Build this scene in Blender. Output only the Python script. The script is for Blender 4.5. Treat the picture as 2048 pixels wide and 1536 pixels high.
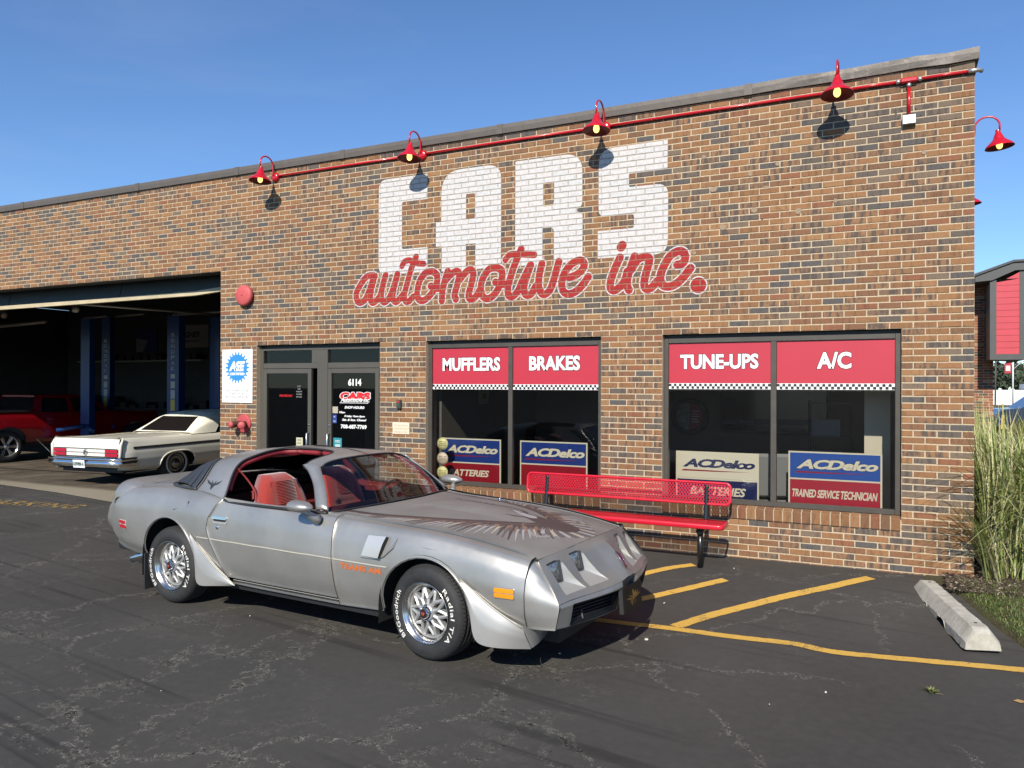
import bpy, bmesh, math, random
import numpy as np
from mathutils import Vector, Matrix
random.seed(7); np.random.seed(7)
R = math.radians; PI = math.pi
for o in list(bpy.data.objects): bpy.data.objects.remove(o)
SC = bpy.context.scene; COL = SC.collection

# ------------------------------------------------------------------ camera, world, sun
cam = bpy.data.objects.new('camera', bpy.data.cameras.new('camera')); COL.objects.link(cam); SC.camera = cam
YAW, PIT, ROL = R(25.907), R(0.164), R(0.209)
_fw = Vector((-math.sin(YAW)*math.cos(PIT), math.cos(YAW)*math.cos(PIT), math.sin(PIT)))
_r0 = Vector((math.cos(YAW), math.sin(YAW), 0)); _u0 = _r0.cross(_fw)
_rr = math.cos(ROL)*_r0 + math.sin(ROL)*_u0; _uu = -math.sin(ROL)*_r0 + math.cos(ROL)*_u0
cam.matrix_world = Matrix(((_rr.x, _uu.x, -_fw.x, -0.742), (_rr.y, _uu.y, -_fw.y, -8.309), (_rr.z, _uu.z, -_fw.z, 1.757), (0, 0, 0, 1)))
cam.data.sensor_width = 36; cam.data.lens = 36*1540/2048; cam.data.clip_end = 3000; cam.data.clip_start = 0.05

SUN_DIR = Vector((-0.17, 1.0, -0.74)).normalized()          # the way the light travels
SUN_EL = math.asin(-SUN_DIR.z)
W = bpy.data.worlds.new('World'); SC.world = W; W.use_nodes = True
nt = W.node_tree; nt.nodes.clear()
sky = nt.nodes.new('ShaderNodeTexSky'); sky.sky_type = 'NISHITA'; sky.sun_disc = False
sky.sun_elevation = SUN_EL; sky.sun_rotation = math.atan2(-SUN_DIR.x, -SUN_DIR.y); sky.altitude = 200
sky.air_density = 1.0; sky.dust_density = 0.0; sky.ozone_density = 3.0
bg = nt.nodes.new('ShaderNodeBackground'); bg.inputs[1].default_value = 0.085
wo = nt.nodes.new('ShaderNodeOutputWorld')
# thin wisps of cirrus low in the sky
tc = nt.nodes.new('ShaderNodeTexCoord'); mp = nt.nodes.new('ShaderNodeMapping'); mp.inputs['Scale'].default_value = (2.0, 2.0, 9.0)
mp.inputs['Rotation'].default_value = (0, R(12), 0)
ns = nt.nodes.new('ShaderNodeTexNoise'); ns.inputs['Scale'].default_value = 1.3; ns.inputs['Detail'].default_value = 7; ns.inputs['Roughness'].default_value = 0.6; ns.inputs['Distortion'].default_value = 0.6
cr = nt.nodes.new('ShaderNodeValToRGB'); cr.color_ramp.elements[0].position = 0.5; cr.color_ramp.elements[1].position = 0.8
cr.color_ramp.elements[1].color = (0.07, 0.07, 0.07, 1)
mxs = nt.nodes.new('ShaderNodeMix'); mxs.data_type = 'RGBA'; mxs.inputs[7].default_value = (6.5, 7.0, 7.8, 1)
nt.links.new(tc.outputs['Generated'], mp.inputs[0]); nt.links.new(mp.outputs[0], ns.inputs[0]); nt.links.new(ns.outputs[0], cr.inputs[0])
nt.links.new(cr.outputs[0], mxs.inputs[0]); tint = nt.nodes.new('ShaderNodeMix'); tint.data_type = 'RGBA'; tint.blend_type = 'MULTIPLY'; tint.inputs[0].default_value = 1; tint.inputs[7].default_value = (.90, 1.12, 1.38, 1); nt.links.new(sky.outputs[0], tint.inputs[6]); nt.links.new(tint.outputs[2], mxs.inputs[6]); nt.links.new(mxs.outputs[2], bg.inputs[0])
nt.links.new(bg.outputs[0], wo.inputs[0])

sl = bpy.data.lights.new('sun', 'SUN'); sl.energy = 4.6; sl.angle = R(0.5); sl.color = (1.0, 0.93, 0.82)
sun = bpy.data.objects.new('sun', sl); COL.objects.link(sun); sun.location = (3, -20, 20)
sun.rotation_euler = SUN_DIR.to_track_quat('-Z', 'Y').to_euler()
SC.view_settings.view_transform = 'Standard'; SC.view_settings.look = 'None'; SC.view_settings.gamma = 1
SC.view_settings.exposure = 0.4; SC.view_settings.use_curve_mapping = False
SC.render.engine = 'CYCLES'
try:
    SC.cycles.use_denoising = True; SC.cycles.denoiser = 'OPENIMAGEDENOISE'; SC.cycles.max_bounces = 7
    SC.cycles.transparent_max_bounces = 12; SC.cycles.caustics_reflective = False; SC.cycles.caustics_refractive = False
    SC.cycles.sample_clamp_indirect = 6
except Exception: pass

# ------------------------------------------------------------------ materials
def srgb(r, g, b):
    f = lambda c: (c/255/12.92) if c/255 <= 0.04045 else ((c/255+0.055)/1.055)**2.4
    return (f(r), f(g), f(b), 1)
MATS = {}
def mat(name, col=(0.5, 0.5, 0.5), rough=0.5, metal=0.0, coat=0.0, var=0.0, vscale=8.0, bump=0.0, bscale=60.0, emit=None, estr=0.0, spec=0.5, rvar=0.0):
    if name in MATS: return MATS[name]
    m = bpy.data.materials.new(name); m.use_nodes = True; t = m.node_tree; p = t.nodes['Principled BSDF']
    c = (col[0], col[1], col[2], 1)
    p.inputs['Base Color'].default_value = c; p.inputs['Roughness'].default_value = rough; p.inputs['Metallic'].default_value = metal
    p.inputs['Coat Weight'].default_value = coat; p.inputs['Coat Roughness'].default_value = 0.08; p.inputs['Specular IOR Level'].default_value = spec
    if emit: p.inputs['Emission Color'].default_value = (*emit, 1); p.inputs['Emission Strength'].default_value = estr
    if var or rvar or bump:
        g = t.nodes.new('ShaderNodeNewGeometry')
    if var or rvar:
        n = t.nodes.new('ShaderNodeTexNoise'); n.inputs['Scale'].default_value = vscale; n.inputs['Detail'].default_value = 6; n.inputs['Roughness'].default_value = 0.62
        t.links.new(g.outputs['Position'], n.inputs[0])
        mr = t.nodes.new('ShaderNodeMapRange'); mr.inputs[1].default_value = 0.3; mr.inputs[2].default_value = 0.7
        mr.inputs[3].default_value = 1-var; mr.inputs[4].default_value = 1+var
        t.links.new(n.outputs[0], mr.inputs[0])
        h = t.nodes.new('ShaderNodeVectorMath'); h.operation = 'SCALE'; h.inputs[0].default_value = c[:3]
        t.links.new(mr.outputs[0], h.inputs['Scale']); t.links.new(h.outputs[0], p.inputs['Base Color'])
        if rvar:
            m2 = t.nodes.new('ShaderNodeMapRange'); m2.inputs[1].default_value = 0.3; m2.inputs[2].default_value = 0.7
            m2.inputs[3].default_value = max(0, rough-rvar); m2.inputs[4].default_value = min(1, rough+rvar)
            t.links.new(n.outputs[0], m2.inputs[0]); t.links.new(m2.outputs[0], p.inputs['Roughness'])
    if bump:
        n2 = t.nodes.new('ShaderNodeTexNoise'); n2.inputs['Scale'].default_value = bscale; n2.inputs['Detail'].default_value = 4
        t.links.new(g.outputs['Position'], n2.inputs[0])
        b = t.nodes.new('ShaderNodeBump'); b.inputs['Strength'].default_value = bump; b.inputs['Distance'].default_value = 0.01
        t.links.new(n2.outputs[0], b.inputs['Height']); t.links.new(b.outputs[0], p.inputs['Normal'])
    MATS[name] = m; return m

class NT:
    """tiny node helper"""
    def __init__(s, name):
        s.m = bpy.data.materials.new(name); s.m.use_nodes = True; s.t = s.m.node_tree; s.p = s.t.nodes['Principled BSDF']; MATS[name] = s.m
        s.out = s.t.nodes['Material Output']
    def n(s, typ, **kw):
        x = s.t.nodes.new('ShaderNode'+typ)
        for k, v in kw.items(): setattr(x, k, v)
        return x
    def l(s, a, b): s.t.links.new(a, b)
    def val(s, sock, v):
        if hasattr(v, 'is_linked') or hasattr(v, 'links'): s.l(v, sock)
        else: sock.default_value = v
    def math(s, op, a, b=0.0, c=None, clamp=False):
        x = s.n('Math', operation=op); x.use_clamp = clamp; s.val(x.inputs[0], a); s.val(x.inputs[1], b)
        if c is not None: s.val(x.inputs[2], c)
        return x.outputs[0]
    def mix(s, f, a, b, blend='MIX'):
        x = s.n('Mix', data_type='RGBA', blend_type=blend); s.val(x.inputs[0], f); s.val(x.inputs[6], a); s.val(x.inputs[7], b); return x.outputs[2]
    def pos(s):
        g = s.n('NewGeometry'); return g.outputs['Position']
    def sep(s, v):
        x = s.n('SeparateXYZ'); s.l(v, x.inputs[0]); return x.outputs
    def comb(s, a, b, c=0.0):
        x = s.n('CombineXYZ'); s.val(x.inputs[0], a); s.val(x.inputs[1], b); s.val(x.inputs[2], c); return x.outputs[0]
    def noise(s, vec, scale, detail=4, rough=0.5, dist=0.0):
        x = s.n('TexNoise'); x.inputs['Scale'].default_value = scale; x.inputs['Detail'].default_value = detail
        x.inputs['Roughness'].default_value = rough; x.inputs['Distortion'].default_value = dist; s.l(vec, x.inputs[0]); return x.outputs
    def ramp(s, f, stops, interp='LINEAR'):
        x = s.n('ValToRGB'); x.color_ramp.interpolation = interp; e = x.color_ramp.elements
        while len(e) > 1: e.remove(e[-1])
        e[0].position = stops[0][0]; e[0].color = stops[0][1]
        for p_, c_ in stops[1:]:
            q = e.new(p_); q.color = c_
        s.val(x.inputs[0], f); return x.outputs[0]
    def mr(s, v, a, b, c=0.0, d=1.0):
        x = s.n('MapRange'); s.val(x.inputs[0], v); x.inputs[1].default_value = a; x.inputs[2].default_value = b; x.inputs[3].default_value = c; x.inputs[4].default_value = d; return x.outputs[0]
    def bump(s, h, strength=0.5, dist=0.01):
        b = s.n('Bump'); b.inputs['Strength'].default_value = strength; b.inputs['Distance'].default_value = dist; s.l(h, b.inputs['Height']); s.l(b.outputs[0], s.p.inputs['Normal'])
def g4(v, a=1): return (v, v, v, a)

# ------------------------------------------------------------------ flat print drawn in code (paint, decals)
class Canvas:
    def __init__(s, x0, x1, y0, y1, px):
        s.x0, s.y0, s.px = x0, y0, px; s.w = int(round((x1-x0)/px)); s.h = int(round((y1-y0)/px))
        s.a = np.zeros((s.h, s.w, 4), np.float32); s.x1 = x0+s.w*px; s.y1 = y0+s.h*px
    def win(s, xa, xb, ya, yb):
        i0 = max(0, int((xa-s.x0)/s.px)); i1 = min(s.w, int((xb-s.x0)/s.px)+2); j0 = max(0, int((ya-s.y0)/s.px)); j1 = min(s.h, int((yb-s.y0)/s.px)+2)
        if i1 <= i0 or j1 <= j0: return None
        X, Y = np.meshgrid(s.x0+(np.arange(i0, i1)+.5)*s.px, s.y0+(np.arange(j0, j1)+.5)*s.px); return (slice(j0, j1), slice(i0, i1)), X, Y
    def put(s, sl_, cov, col):
        c = cov[..., None]; s.a[sl_][..., :3] = s.a[sl_][..., :3]*(1-c)+np.array(col[:3], np.float32)*c; s.a[sl_][..., 3:] = s.a[sl_][..., 3:]*(1-c)+c*(col[3] if len(col) > 3 else 1)
    def stroke(s, pts, r0, col, r1=None):
        r1 = r0 if r1 is None else r1; pts = np.array(pts, float); M = max(r0, r1)+2*s.px
        w = s.win(pts[:, 0].min()-M, pts[:, 0].max()+M, pts[:, 1].min()-M, pts[:, 1].max()+M)
        if not w: return
        sl_, X, Y = w; D = np.full(X.shape, 1e9); n = len(pts)-1
        for i in range(n):
            a, b = pts[i], pts[i+1]; d = b-a; L = d@d+1e-12; t = np.clip(((X-a[0])*d[0]+(Y-a[1])*d[1])/L, 0, 1)
            rr = r0+(r1-r0)*(i+t)/n; D = np.minimum(D, np.hypot(X-a[0]-t*d[0], Y-a[1]-t*d[1])-rr)
        s.put(sl_, np.clip(.5-D/s.px, 0, 1).astype(np.float32), col)
    def poly(s, pts, col):
        pts = np.array(pts, float); w = s.win(pts[:, 0].min(), pts[:, 0].max(), pts[:, 1].min(), pts[:, 1].max())
        if not w: return
        sl_, X, Y = w; ins = np.zeros(X.shape, bool); D = np.full(X.shape, 1e9); n = len(pts)
        for i in range(n):
            a, b = pts[i], pts[(i+1) % n]; d = b-a; L = d@d+1e-12; t = np.clip(((X-a[0])*d[0]+(Y-a[1])*d[1])/L, 0, 1)
            D = np.minimum(D, np.hypot(X-a[0]-t*d[0], Y-a[1]-t*d[1]))
            c = ((a[1] > Y) != (b[1] > Y)) & (X < (b[0]-a[0])*(Y-a[1])/(b[1]-a[1]+1e-12)+a[0]); ins ^= c
        s.put(sl_, np.clip(.5+np.where(ins, D, -D)/s.px, 0, 1).astype(np.float32), col)
    def image(s, name):
        im = bpy.data.images.new(name, s.w, s.h, alpha=True, float_buffer=False); im.colorspace_settings.name = 'Non-Color'
        im.pixels.foreach_set(np.clip(s.a, 0, 1).ravel()); im.update(); im.pack(); return im
def smooth_line(pts, n=6):
    """Catmull-Rom through the points"""
    P = [np.array(p, float) for p in pts]; P = [2*P[0]-P[1]]+P+[2*P[-1]-P[-2]]; out = []
    for i in range(1, len(P)-2):
        for k in range(n):
            t = k/n; a, b, c, d = P[i-1], P[i], P[i+1], P[i+2]
            out.append(.5*((2*b)+(-a+c)*t+(2*a-5*b+4*c-d)*t*t+(-a+3*b-3*c+d)*t**3))
    out.append(P[-2]); return out

# ------------------------------------------------------------------ mesh builder
class G:
    def __init__(s): s.v = []; s.f = []; s.m = []; s.s = []
    def add(s, V, F, mi=0, sm=False):
        o = len(s.v); s.v.extend([tuple(map(float, p)) for p in V]); s.f.extend([tuple(o+i for i in f) for f in F]); s.m.extend([mi]*len(F)); s.s.extend([sm]*len(F)); return s
    def box(s, c, d, mi=0, rz=0.0, rx=0.0, ry=0.0, bev=0.0):
        hx, hy, hz = d[0]/2, d[1]/2, d[2]/2
        if bev <= 0:
            V = [(x, y, z) for x in (-hx, hx) for y in (-hy, hy) for z in (-hz, hz)]
            F = [(0, 1, 3, 2), (4, 6, 7, 5), (0, 4, 5, 1), (2, 3, 7, 6), (0, 2, 6, 4), (1, 5, 7, 3)]
        else:
            b = min(bev, hx*.98, hy*.98, hz*.98); V = []
            for sx in (-1, 1):
                for sy in (-1, 1):
                    for sz in (-1, 1):
                        V += [(sx*(hx-b), sy*(hy-b), sz*hz), (sx*(hx-b), sy*hy, sz*(hz-b)), (sx*hx, sy*(hy-b), sz*(hz-b))]
            I = lambda sx, sy, sz, k: (((sx > 0)*4)+((sy > 0)*2)+(sz > 0))*3+k
            F = []
            for sz in (-1, 1): F.append([I(-1, -1, sz, 0), I(1, -1, sz, 0), I(1, 1, sz, 0), I(-1, 1, sz, 0)][::sz])
            for sy in (-1, 1): F.append([I(-1, sy, -1, 1), I(1, sy, -1, 1), I(1, sy, 1, 1), I(-1, sy, 1, 1)][::-sy])
            for sx in (-1, 1): F.append([I(sx, -1, -1, 2), I(sx, 1, -1, 2), I(sx, 1, 1, 2), I(sx, -1, 1, 2)][::sx])
            for sy in (-1, 1):
                for sz in (-1, 1): F.append((I(-1, sy, sz, 0), I(1, sy, sz, 0), I(1, sy, sz, 1), I(-1, sy, sz, 1)))
            for sx in (-1, 1):
                for sz in (-1, 1): F.append((I(sx, -1, sz, 0), I(sx, 1, sz, 0), I(sx, 1, sz, 2), I(sx, -1, sz, 2)))
            for sx in (-1, 1):
                for sy in (-1, 1): F.append((I(sx, sy, -1, 1), I(sx, sy, 1, 1), I(sx, sy, 1, 2), I(sx, sy, -1, 2)))
            for sx in (-1, 1):
                for sy in (-1, 1):
                    for sz in (-1, 1): F.append((I(sx, sy, sz, 0), I(sx, sy, sz, 1), I(sx, sy, sz, 2)))
        if rz or rx or ry:
            M = Matrix.Rotation(rz, 3, 'Z') @ Matrix.Rotation(ry, 3, 'Y') @ Matrix.Rotation(rx, 3, 'X'); V = [tuple(M @ Vector(p)) for p in V]
        return s.add([(p[0]+c[0], p[1]+c[1], p[2]+c[2]) for p in V], F, mi)
    def bb(s, a, b, mi=0, bev=0.0):
        return s.box([(a[i]+b[i])/2 for i in range(3)], [abs(b[i]-a[i]) for i in range(3)], mi, bev=bev)
    def tube(s, pts, r, n=10, mi=0, caps=True, closed=False):
        P = [Vector(p) for p in pts]; N = len(P); rs = r if hasattr(r, '__len__') else [r]*N; V = []; prev = None
        for i, p in enumerate(P):
            if closed: d = (P[(i+1) % N]-P[i-1])
            else: d = P[min(i+1, N-1)]-P[max(i-1, 0)]
            d.normalize()
            if prev is None:
                a = d.cross(Vector((0, 0, 1)))
                if a.length < .2: a = d.cross(Vector((1, 0, 0)))
            else: a = prev-d*prev.dot(d)
            a.normalize(); prev = a; b = d.cross(a)
            V += [p+(a*math.cos(2*PI*k/n)+b*math.sin(2*PI*k/n))*rs[i] for k in range(n)]
        F = []
        for i in range(N if closed else N-1):
            j = (i+1) % N
            for k in range(n): F.append((i*n+k, i*n+(k+1) % n, j*n+(k+1) % n, j*n+k))
        s.add(V, F, mi, True)
        if caps and not closed: o = len(s.v)-N*n; s.f += [tuple(o+k for k in range(n))[::-1], tuple(o+(N-1)*n+k for k in range(n))]; s.m += [mi]*2; s.s += [False]*2
        return s
    def lathe(s, prof, n=24, mi=0, M=None, sm=True, a0=0.0, a1=2*PI):
        """prof: (radius, height) about local z; M: 4x4 placing"""
        full = abs(a1-a0-2*PI) < 1e-6; k_ = n if full else n+1; V = []
        for (r, h) in prof:
            for k in range(k_):
                a = a0+(a1-a0)*k/n; V.append(Vector((r*math.cos(a), r*math.sin(a), h)))
        if M is not None: V = [M @ p for p in V]
        F = []
        for i in range(len(prof)-1):
            for k in range(n):
                q = (k+1) % k_ if full else k+1
                F.append((i*k_+k, i*k_+q, (i+1)*k_+q, (i+1)*k_+k))
        return s.add(V, F, mi, sm)
    def prism(s, poly, depth, fn, mi=0, mi_side=None):
        """poly 2D, fn(x,y,d)->3D ; d 0..depth"""
        n = len(poly); V = [fn(p[0], p[1], 0) for p in poly]+[fn(p[0], p[1], depth) for p in poly]
        s.add(V, [tuple(range(n))[::-1], tuple(range(n, 2*n))], mi)
        return s.add(V, [(i, (i+1) % n, n+(i+1) % n, n+i) for i in range(n)], mi if mi_side is None else mi_side)
    def merge(s, g, fn=None):
        o = len(s.v); s.v += [fn(p) if fn else p for p in g.v]; s.f += [tuple(o+i for i in f) for f in g.f]; s.m += g.m; s.s += g.s; return s
    def mesh(s, name, mats, nrm=None, fixn=False):
        me = bpy.data.meshes.new(name); me.from_pydata(s.v, [], s.f)
        for m in mats: me.materials.append(m)
        me.polygons.foreach_set('material_index', s.m); me.polygons.foreach_set('use_smooth', s.s); me.update()
        if fixn:
            b = bmesh.new(); b.from_mesh(me); bmesh.ops.recalc_face_normals(b, faces=b.faces); b.to_mesh(me); b.free()
        if nrm is not None: me.normals_split_custom_set_from_vertices([tuple(x) for x in nrm])
        return me
    def obj(s, name, mats, parent=None, nrm=None, fixn=True, **tags):
        if not isinstance(mats, (list, tuple)): mats = [mats]
        return link(name, s.mesh(name, mats, nrm, fixn and nrm is None), parent, **tags)
def link(name, me, parent=None, **tags):
    o = bpy.data.objects.new(name, me); COL.objects.link(o)
    if parent: o.parent = parent
    for k, v in tags.items(): o[k] = v
    return o
def thing(name, label, cat, loc=(0, 0, 0), rz=0.0, group=None):
    o = bpy.data.objects.new(name, None); COL.objects.link(o); o.location = loc; o.rotation_euler = (0, 0, rz); o['label'] = label; o['category'] = cat
    o.empty_display_size = 0.2
    if group: o['group'] = group
    return o
def dup(o, parent=None, loc=None, rz=None, **tags):
    c = o.copy(); COL.objects.link(c)
    if parent: c.parent = parent
    if loc is not None: c.location = loc
    if rz is not None: c.rotation_euler = (0, 0, rz)
    for k, v in tags.items(): c[k] = v
    for ch in list(o.children): dup(ch, c)
    return c
def axmat(origin, z, x=None):
    """4x4 with local z along z"""
    z = Vector(z).normalized(); x = Vector(x) if x is not None else (Vector((0, 0, 1)).cross(z) if abs(z.z) < .9 else Vector((1, 0, 0)))
    x = (x-z*x.dot(z)).normalized(); y = z.cross(x)
    return Matrix(((x.x, y.x, z.x, origin[0]), (x.y, y.y, z.y, origin[1]), (x.z, y.z, z.z, origin[2]), (0, 0, 0, 1)))
_TX = {}
def text_geo(t, off=0.0, shear=0.0, space=1.0, ext=0.0):
    k = (t, off, shear, space, ext)
    if k in _TX: return _TX[k]
    cu = bpy.data.curves.new('t', 'FONT'); cu.body = t; cu.offset = off; cu.shear = shear; cu.space_character = space; cu.size = 1.0; cu.extrude = ext; cu.resolution_u = 3
    o = bpy.data.objects.new('t', cu); COL.objects.link(o); dg = bpy.context.evaluated_depsgraph_get(); ev = o.evaluated_get(dg); me = ev.to_mesh()
    V = [tuple(v.co) for v in me.vertices]; F = [tuple(p.vertices) for p in me.polygons]; ev.to_mesh_clear()
    bpy.data.objects.remove(o); bpy.data.curves.remove(cu); _TX[k] = (V, F); return V, F
def text(g, t, x0, x1, y0, y1, fn, mi=0, off=0.0, shear=0.0, space=1.0, ext=0.0, pad=0.0):
    """fit the text's box into [x0,x1]x[y0,y1]; fn(x,y,z)->3D"""
    V, F = text_geo(t, 0.0, shear, space, ext); xs = [v[0] for v in V]; ys = [v[1] for v in V]
    a, b, c, d = min(xs), max(xs), min(ys), max(ys); sx = (x1-x0)/(b-a); sy = (y1-y0)/(d-c)
    if off or pad: V, F = text_geo(t, off+pad, shear, space, ext)
    if off and not pad:
        xs = [v[0] for v in V]; ys = [v[1] for v in V]; a, b, c, d = min(xs), max(xs), min(ys), max(ys); sx = (x1-x0)/(b-a); sy = (y1-y0)/(d-c)
    if pad:
        V0, _ = text_geo(t, off, shear, space, ext); xs = [v[0] for v in V0]; ys = [v[1] for v in V0]; a, b, c, d = min(xs), max(xs), min(ys), max(ys); sx = (x1-x0)/(b-a); sy = (y1-y0)/(d-c)
    g.add([fn(x0+(v[0]-a)*sx, y0+(v[1]-c)*sy, v[2]) for v in V], F, mi)

black = mat('black', (0.012, 0.012, 0.013), 0.6)
rubber = mat('tyre_rubber', (0.022, 0.022, 0.023), 0.72, var=0.25, vscale=20, bump=0.15, bscale=200)
trim = mat('black_trim', (0.02, 0.02, 0.021), 0.45)
chrome = mat('chrome', (0.75, 0.75, 0.76), 0.12, 1.0)
white_ink = mat('white_ink', (0.78, 0.78, 0.76), 0.5)
dark_bronze = mat('bronze_frame', (0.085, 0.075, 0.062), 0.42, 0.3, var=0.12)
red_gloss = mat('red_gloss', (0.50, 0.006, 0.014), 0.28, coat=0.5, var=0.06)
faded_red = mat('faded_red', (0.42, 0.06, 0.065), 0.62, var=0.15, vscale=14)

# ================================================================== THE SETTING
def ground_z(y, x=0.0):
    t = min(1.0, max(0.0, -y/2.0)); z = -0.03-0.115*(t*t*(3-2*t)); k = min(1.0, max(0.0, (-8.6-x)/1.0)); return z*(1-k)+min(z, -.055)*k
def band(y): return [y]
YS = [-400, -120, -40, -16, -9, -6, -4.5, -3.2, -2.4, -2.0, -1.8, -1.6, -1.4, -1.2, -1.0, -.8, -.6, -.4, -.2, 0, .7]
def sheet(g, x0, x1, ys, dz=0.0, nx=1, mi=0):
    V = []; F = []
    for y in ys:
        for i in range(nx+1): x = x0+(x1-x0)*i/nx; V.append((x, y, ground_z(y, x)+dz))
    for j in range(len(ys)-1):
        for i in range(nx): a = j*(nx+1)+i; F.append((a, a+1, a+nx+2, a+nx+1))
    g.add(V, F, mi, True)

# asphalt: sealed, cracked, scuffed
a = NT('asphalt'); P = a.pos()
base = a.noise(P, 0.35, 5, .6)[0]; fine = a.noise(P, 260, 2, .6)[0]; mid = a.noise(P, 14, 5, .65)[0]
col = a.ramp(base, [(.3, (.047, .0445, .0405, 1)), (.55, (.061, .0575, .052, 1)), (.75, (.078, .073, .066, 1))])
col = a.mix(a.mr(mid, .35, .75, 0, .35), col, (.092, .086, .077, 1))
# cracks: irregular cells, gated so they come and go
wv = a.n('VectorMath', operation='ADD'); a.l(P, wv.inputs[0])
wn = a.n('TexNoise'); wn.inputs['Scale'].default_value = 1.7; wn.inputs['Detail'].default_value = 8; wn.inputs['Roughness'].default_value = .7; a.l(P, wn.inputs[0])
ws = a.n('VectorMath', operation='SCALE'); a.l(wn.outputs['Color'], ws.inputs[0]); ws.inputs['Scale'].default_value = .9; a.l(ws.outputs[0], wv.inputs[1])
def crack(scale):
    v = a.n('TexVoronoi', feature='DISTANCE_TO_EDGE'); v.inputs['Scale'].default_value = scale; v.inputs['Randomness'].default_value = 1.0; a.l(wv.outputs[0], v.inputs['Vector']); return v.outputs['Distance']
X, Y, Z_ = a.sep(P)[0:3]
c1 = crack(.62); c2 = crack(1.5)
zone = a.noise(P, .45, 3, .5)[0]
# more broken up towards the camera and on the left
near = a.math('ADD', a.mr(Y, -3.2, -6.5, 0, .24), a.mr(X, 0.5, -5, 0, .10), clamp=False)
gate = a.math('ADD', zone, near)
g1 = a.mr(gate, .42, .52); g2 = a.mr(gate, .58, .68)
line1 = a.math('MULTIPLY', a.mr(c1, .0045, .001, 0, 1), g1); line2 = a.math('MULTIPLY', a.mr(c2, .0075, .002, 0, 1), g2)
brk = a.noise(P, 9, 3, .6)[0]
dark = a.math('MULTIPLY', a.math('MAXIMUM', line1, line2), a.mr(brk, .50, .58), clamp=True)
halo = a.math('MAXIMUM', a.math('MULTIPLY', a.mr(c1, .017, .005, 0, 1), a.math('MULTIPLY', g1, a.mr(brk, .36, .52))), a.math('MULTIPLY', a.math('MULTIPLY', a.mr(c2, .024, .006, 0, 1), g2), a.mr(brk, .40, .56)))
chip = a.n('TexVoronoi'); chip.inputs['Scale'].default_value = 150; a.l(P, chip.inputs['Vector'])
chips = a.math('MULTIPLY', a.mr(chip.outputs['Distance'], .62, .42), a.mr(a.noise(P, 34, 5, .75)[0], .42, .56), clamp=True)
worn = a.math('MULTIPLY', a.mr(a.noise(P, .9, 7, .75)[0], .55, .70), a.mr(gate, .40, .6), clamp=True)
lt = a.math('MULTIPLY', chips, a.math('MAXIMUM', a.math('MULTIPLY', halo, .95), a.math('MULTIPLY', worn, .30)), clamp=True)
spk = a.math('MULTIPLY', a.mr(a.noise(P, 330, 1, .5)[0], .70, .80), .12)
col = a.mix(a.math('MAXIMUM', lt, spk), col, (.30, .28, .23, 1))
# faint tyre sweeps running across the lot
tw = a.n('TexNoise'); tw.inputs['Scale'].default_value = 1.0; tw.inputs['Detail'].default_value = 3
mpx = a.comb(a.math('MULTIPLY', X, .12), a.math('ADD', a.math('MULTIPLY', Y, 9.0), a.math('MULTIPLY', X, 1.4)), 0); a.l(mpx, tw.inputs[0])
sweep = a.math('MULTIPLY', a.mr(tw.outputs[0], .56, .66), a.mr(a.noise(P, .5, 2, .5)[0], .42, .55), clamp=True)
col = a.mix(a.math('MULTIPLY', sweep, .6), col, (.026, .025, .023, 1))
col = a.mix(dark, col, (.006, .006, .006, 1))
a.l(col, a.p.inputs['Base Color'])
a.l(a.mr(base, .3, .7, .62, .80), a.p.inputs['Roughness']); a.p.inputs['Specular IOR Level'].default_value = .18
hh = a.math('SUBTRACT', a.math('ADD', a.math('MULTIPLY', fine, .25), a.math('ADD', a.math('MULTIPLY', mid, .35), a.math('MULTIPLY', lt, .15))), a.math('MULTIPLY', dark, .7))
a.bump(hh, .55, .007)
g = G(); sheet(g, -400, -10.4, YS, nx=1); sheet(g, -10.4, -8.0, YS, nx=8); sheet(g, -8.0, .35, YS, nx=1); sheet(g, .35, 400, [y for y in YS if y <= -3.2], nx=1)
g.obj('asphalt_lot', MATS['asphalt'], kind='structure', fixn=False)

# dirt and grass beside the building's corner
gr = NT('lawn_soil'); P = gr.pos()
gr.l(gr.ramp(gr.noise(P, 6, 6, .7)[0], [(.3, (.05, .035, .022, 1)), (.5, (.085, .075, .03, 1)), (.7, (.07, .09, .025, 1))]), gr.p.inputs['Base Color']); gr.p.inputs['Roughness'].default_value = .95
gr.bump(gr.noise(P, 40, 5, .7)[0], 1.0, .03)
def lawn_edge(y): return -.23+(-.43-y)*.31
g = G(); ys = [-3.2, -2.4, -2.0, -1.6, -1.2, -.8, -.4, -.2, 0, .0]
V = []; F = []
for y in [-3.2, -2.6, -2.2, -1.8, -1.5, -1.2, -.9, -.6, -.35, -.12]:
    e = lawn_edge(y)+.012*math.sin(y*17)+.01*math.sin(y*41)-(.10 if y > -.3 else 0); V += [(e, y, ground_z(y)-.03), (e+.02, y, ground_z(y)+.035), (e+.6, y, ground_z(y)+.06), (420, y, ground_z(y)+.05)]
for j in range(9):
    for i in range(3): q = j*4+i; F.append((q, q+1, q+5, q+4))
g.add(V, F, 0, True)
g.add([(-.04, -.12, -.0), (.6, -.12, .03), (420, -.12, .02), (420, 500, .0), (.6, 500, 0), (.003, 500, 0), (.003, .0, 0)], [(0, 1, 2, 3, 4, 5, 6)], 0, False)
g.obj('lawn', MATS['lawn_soil'], kind='structure', fixn=False)

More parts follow.
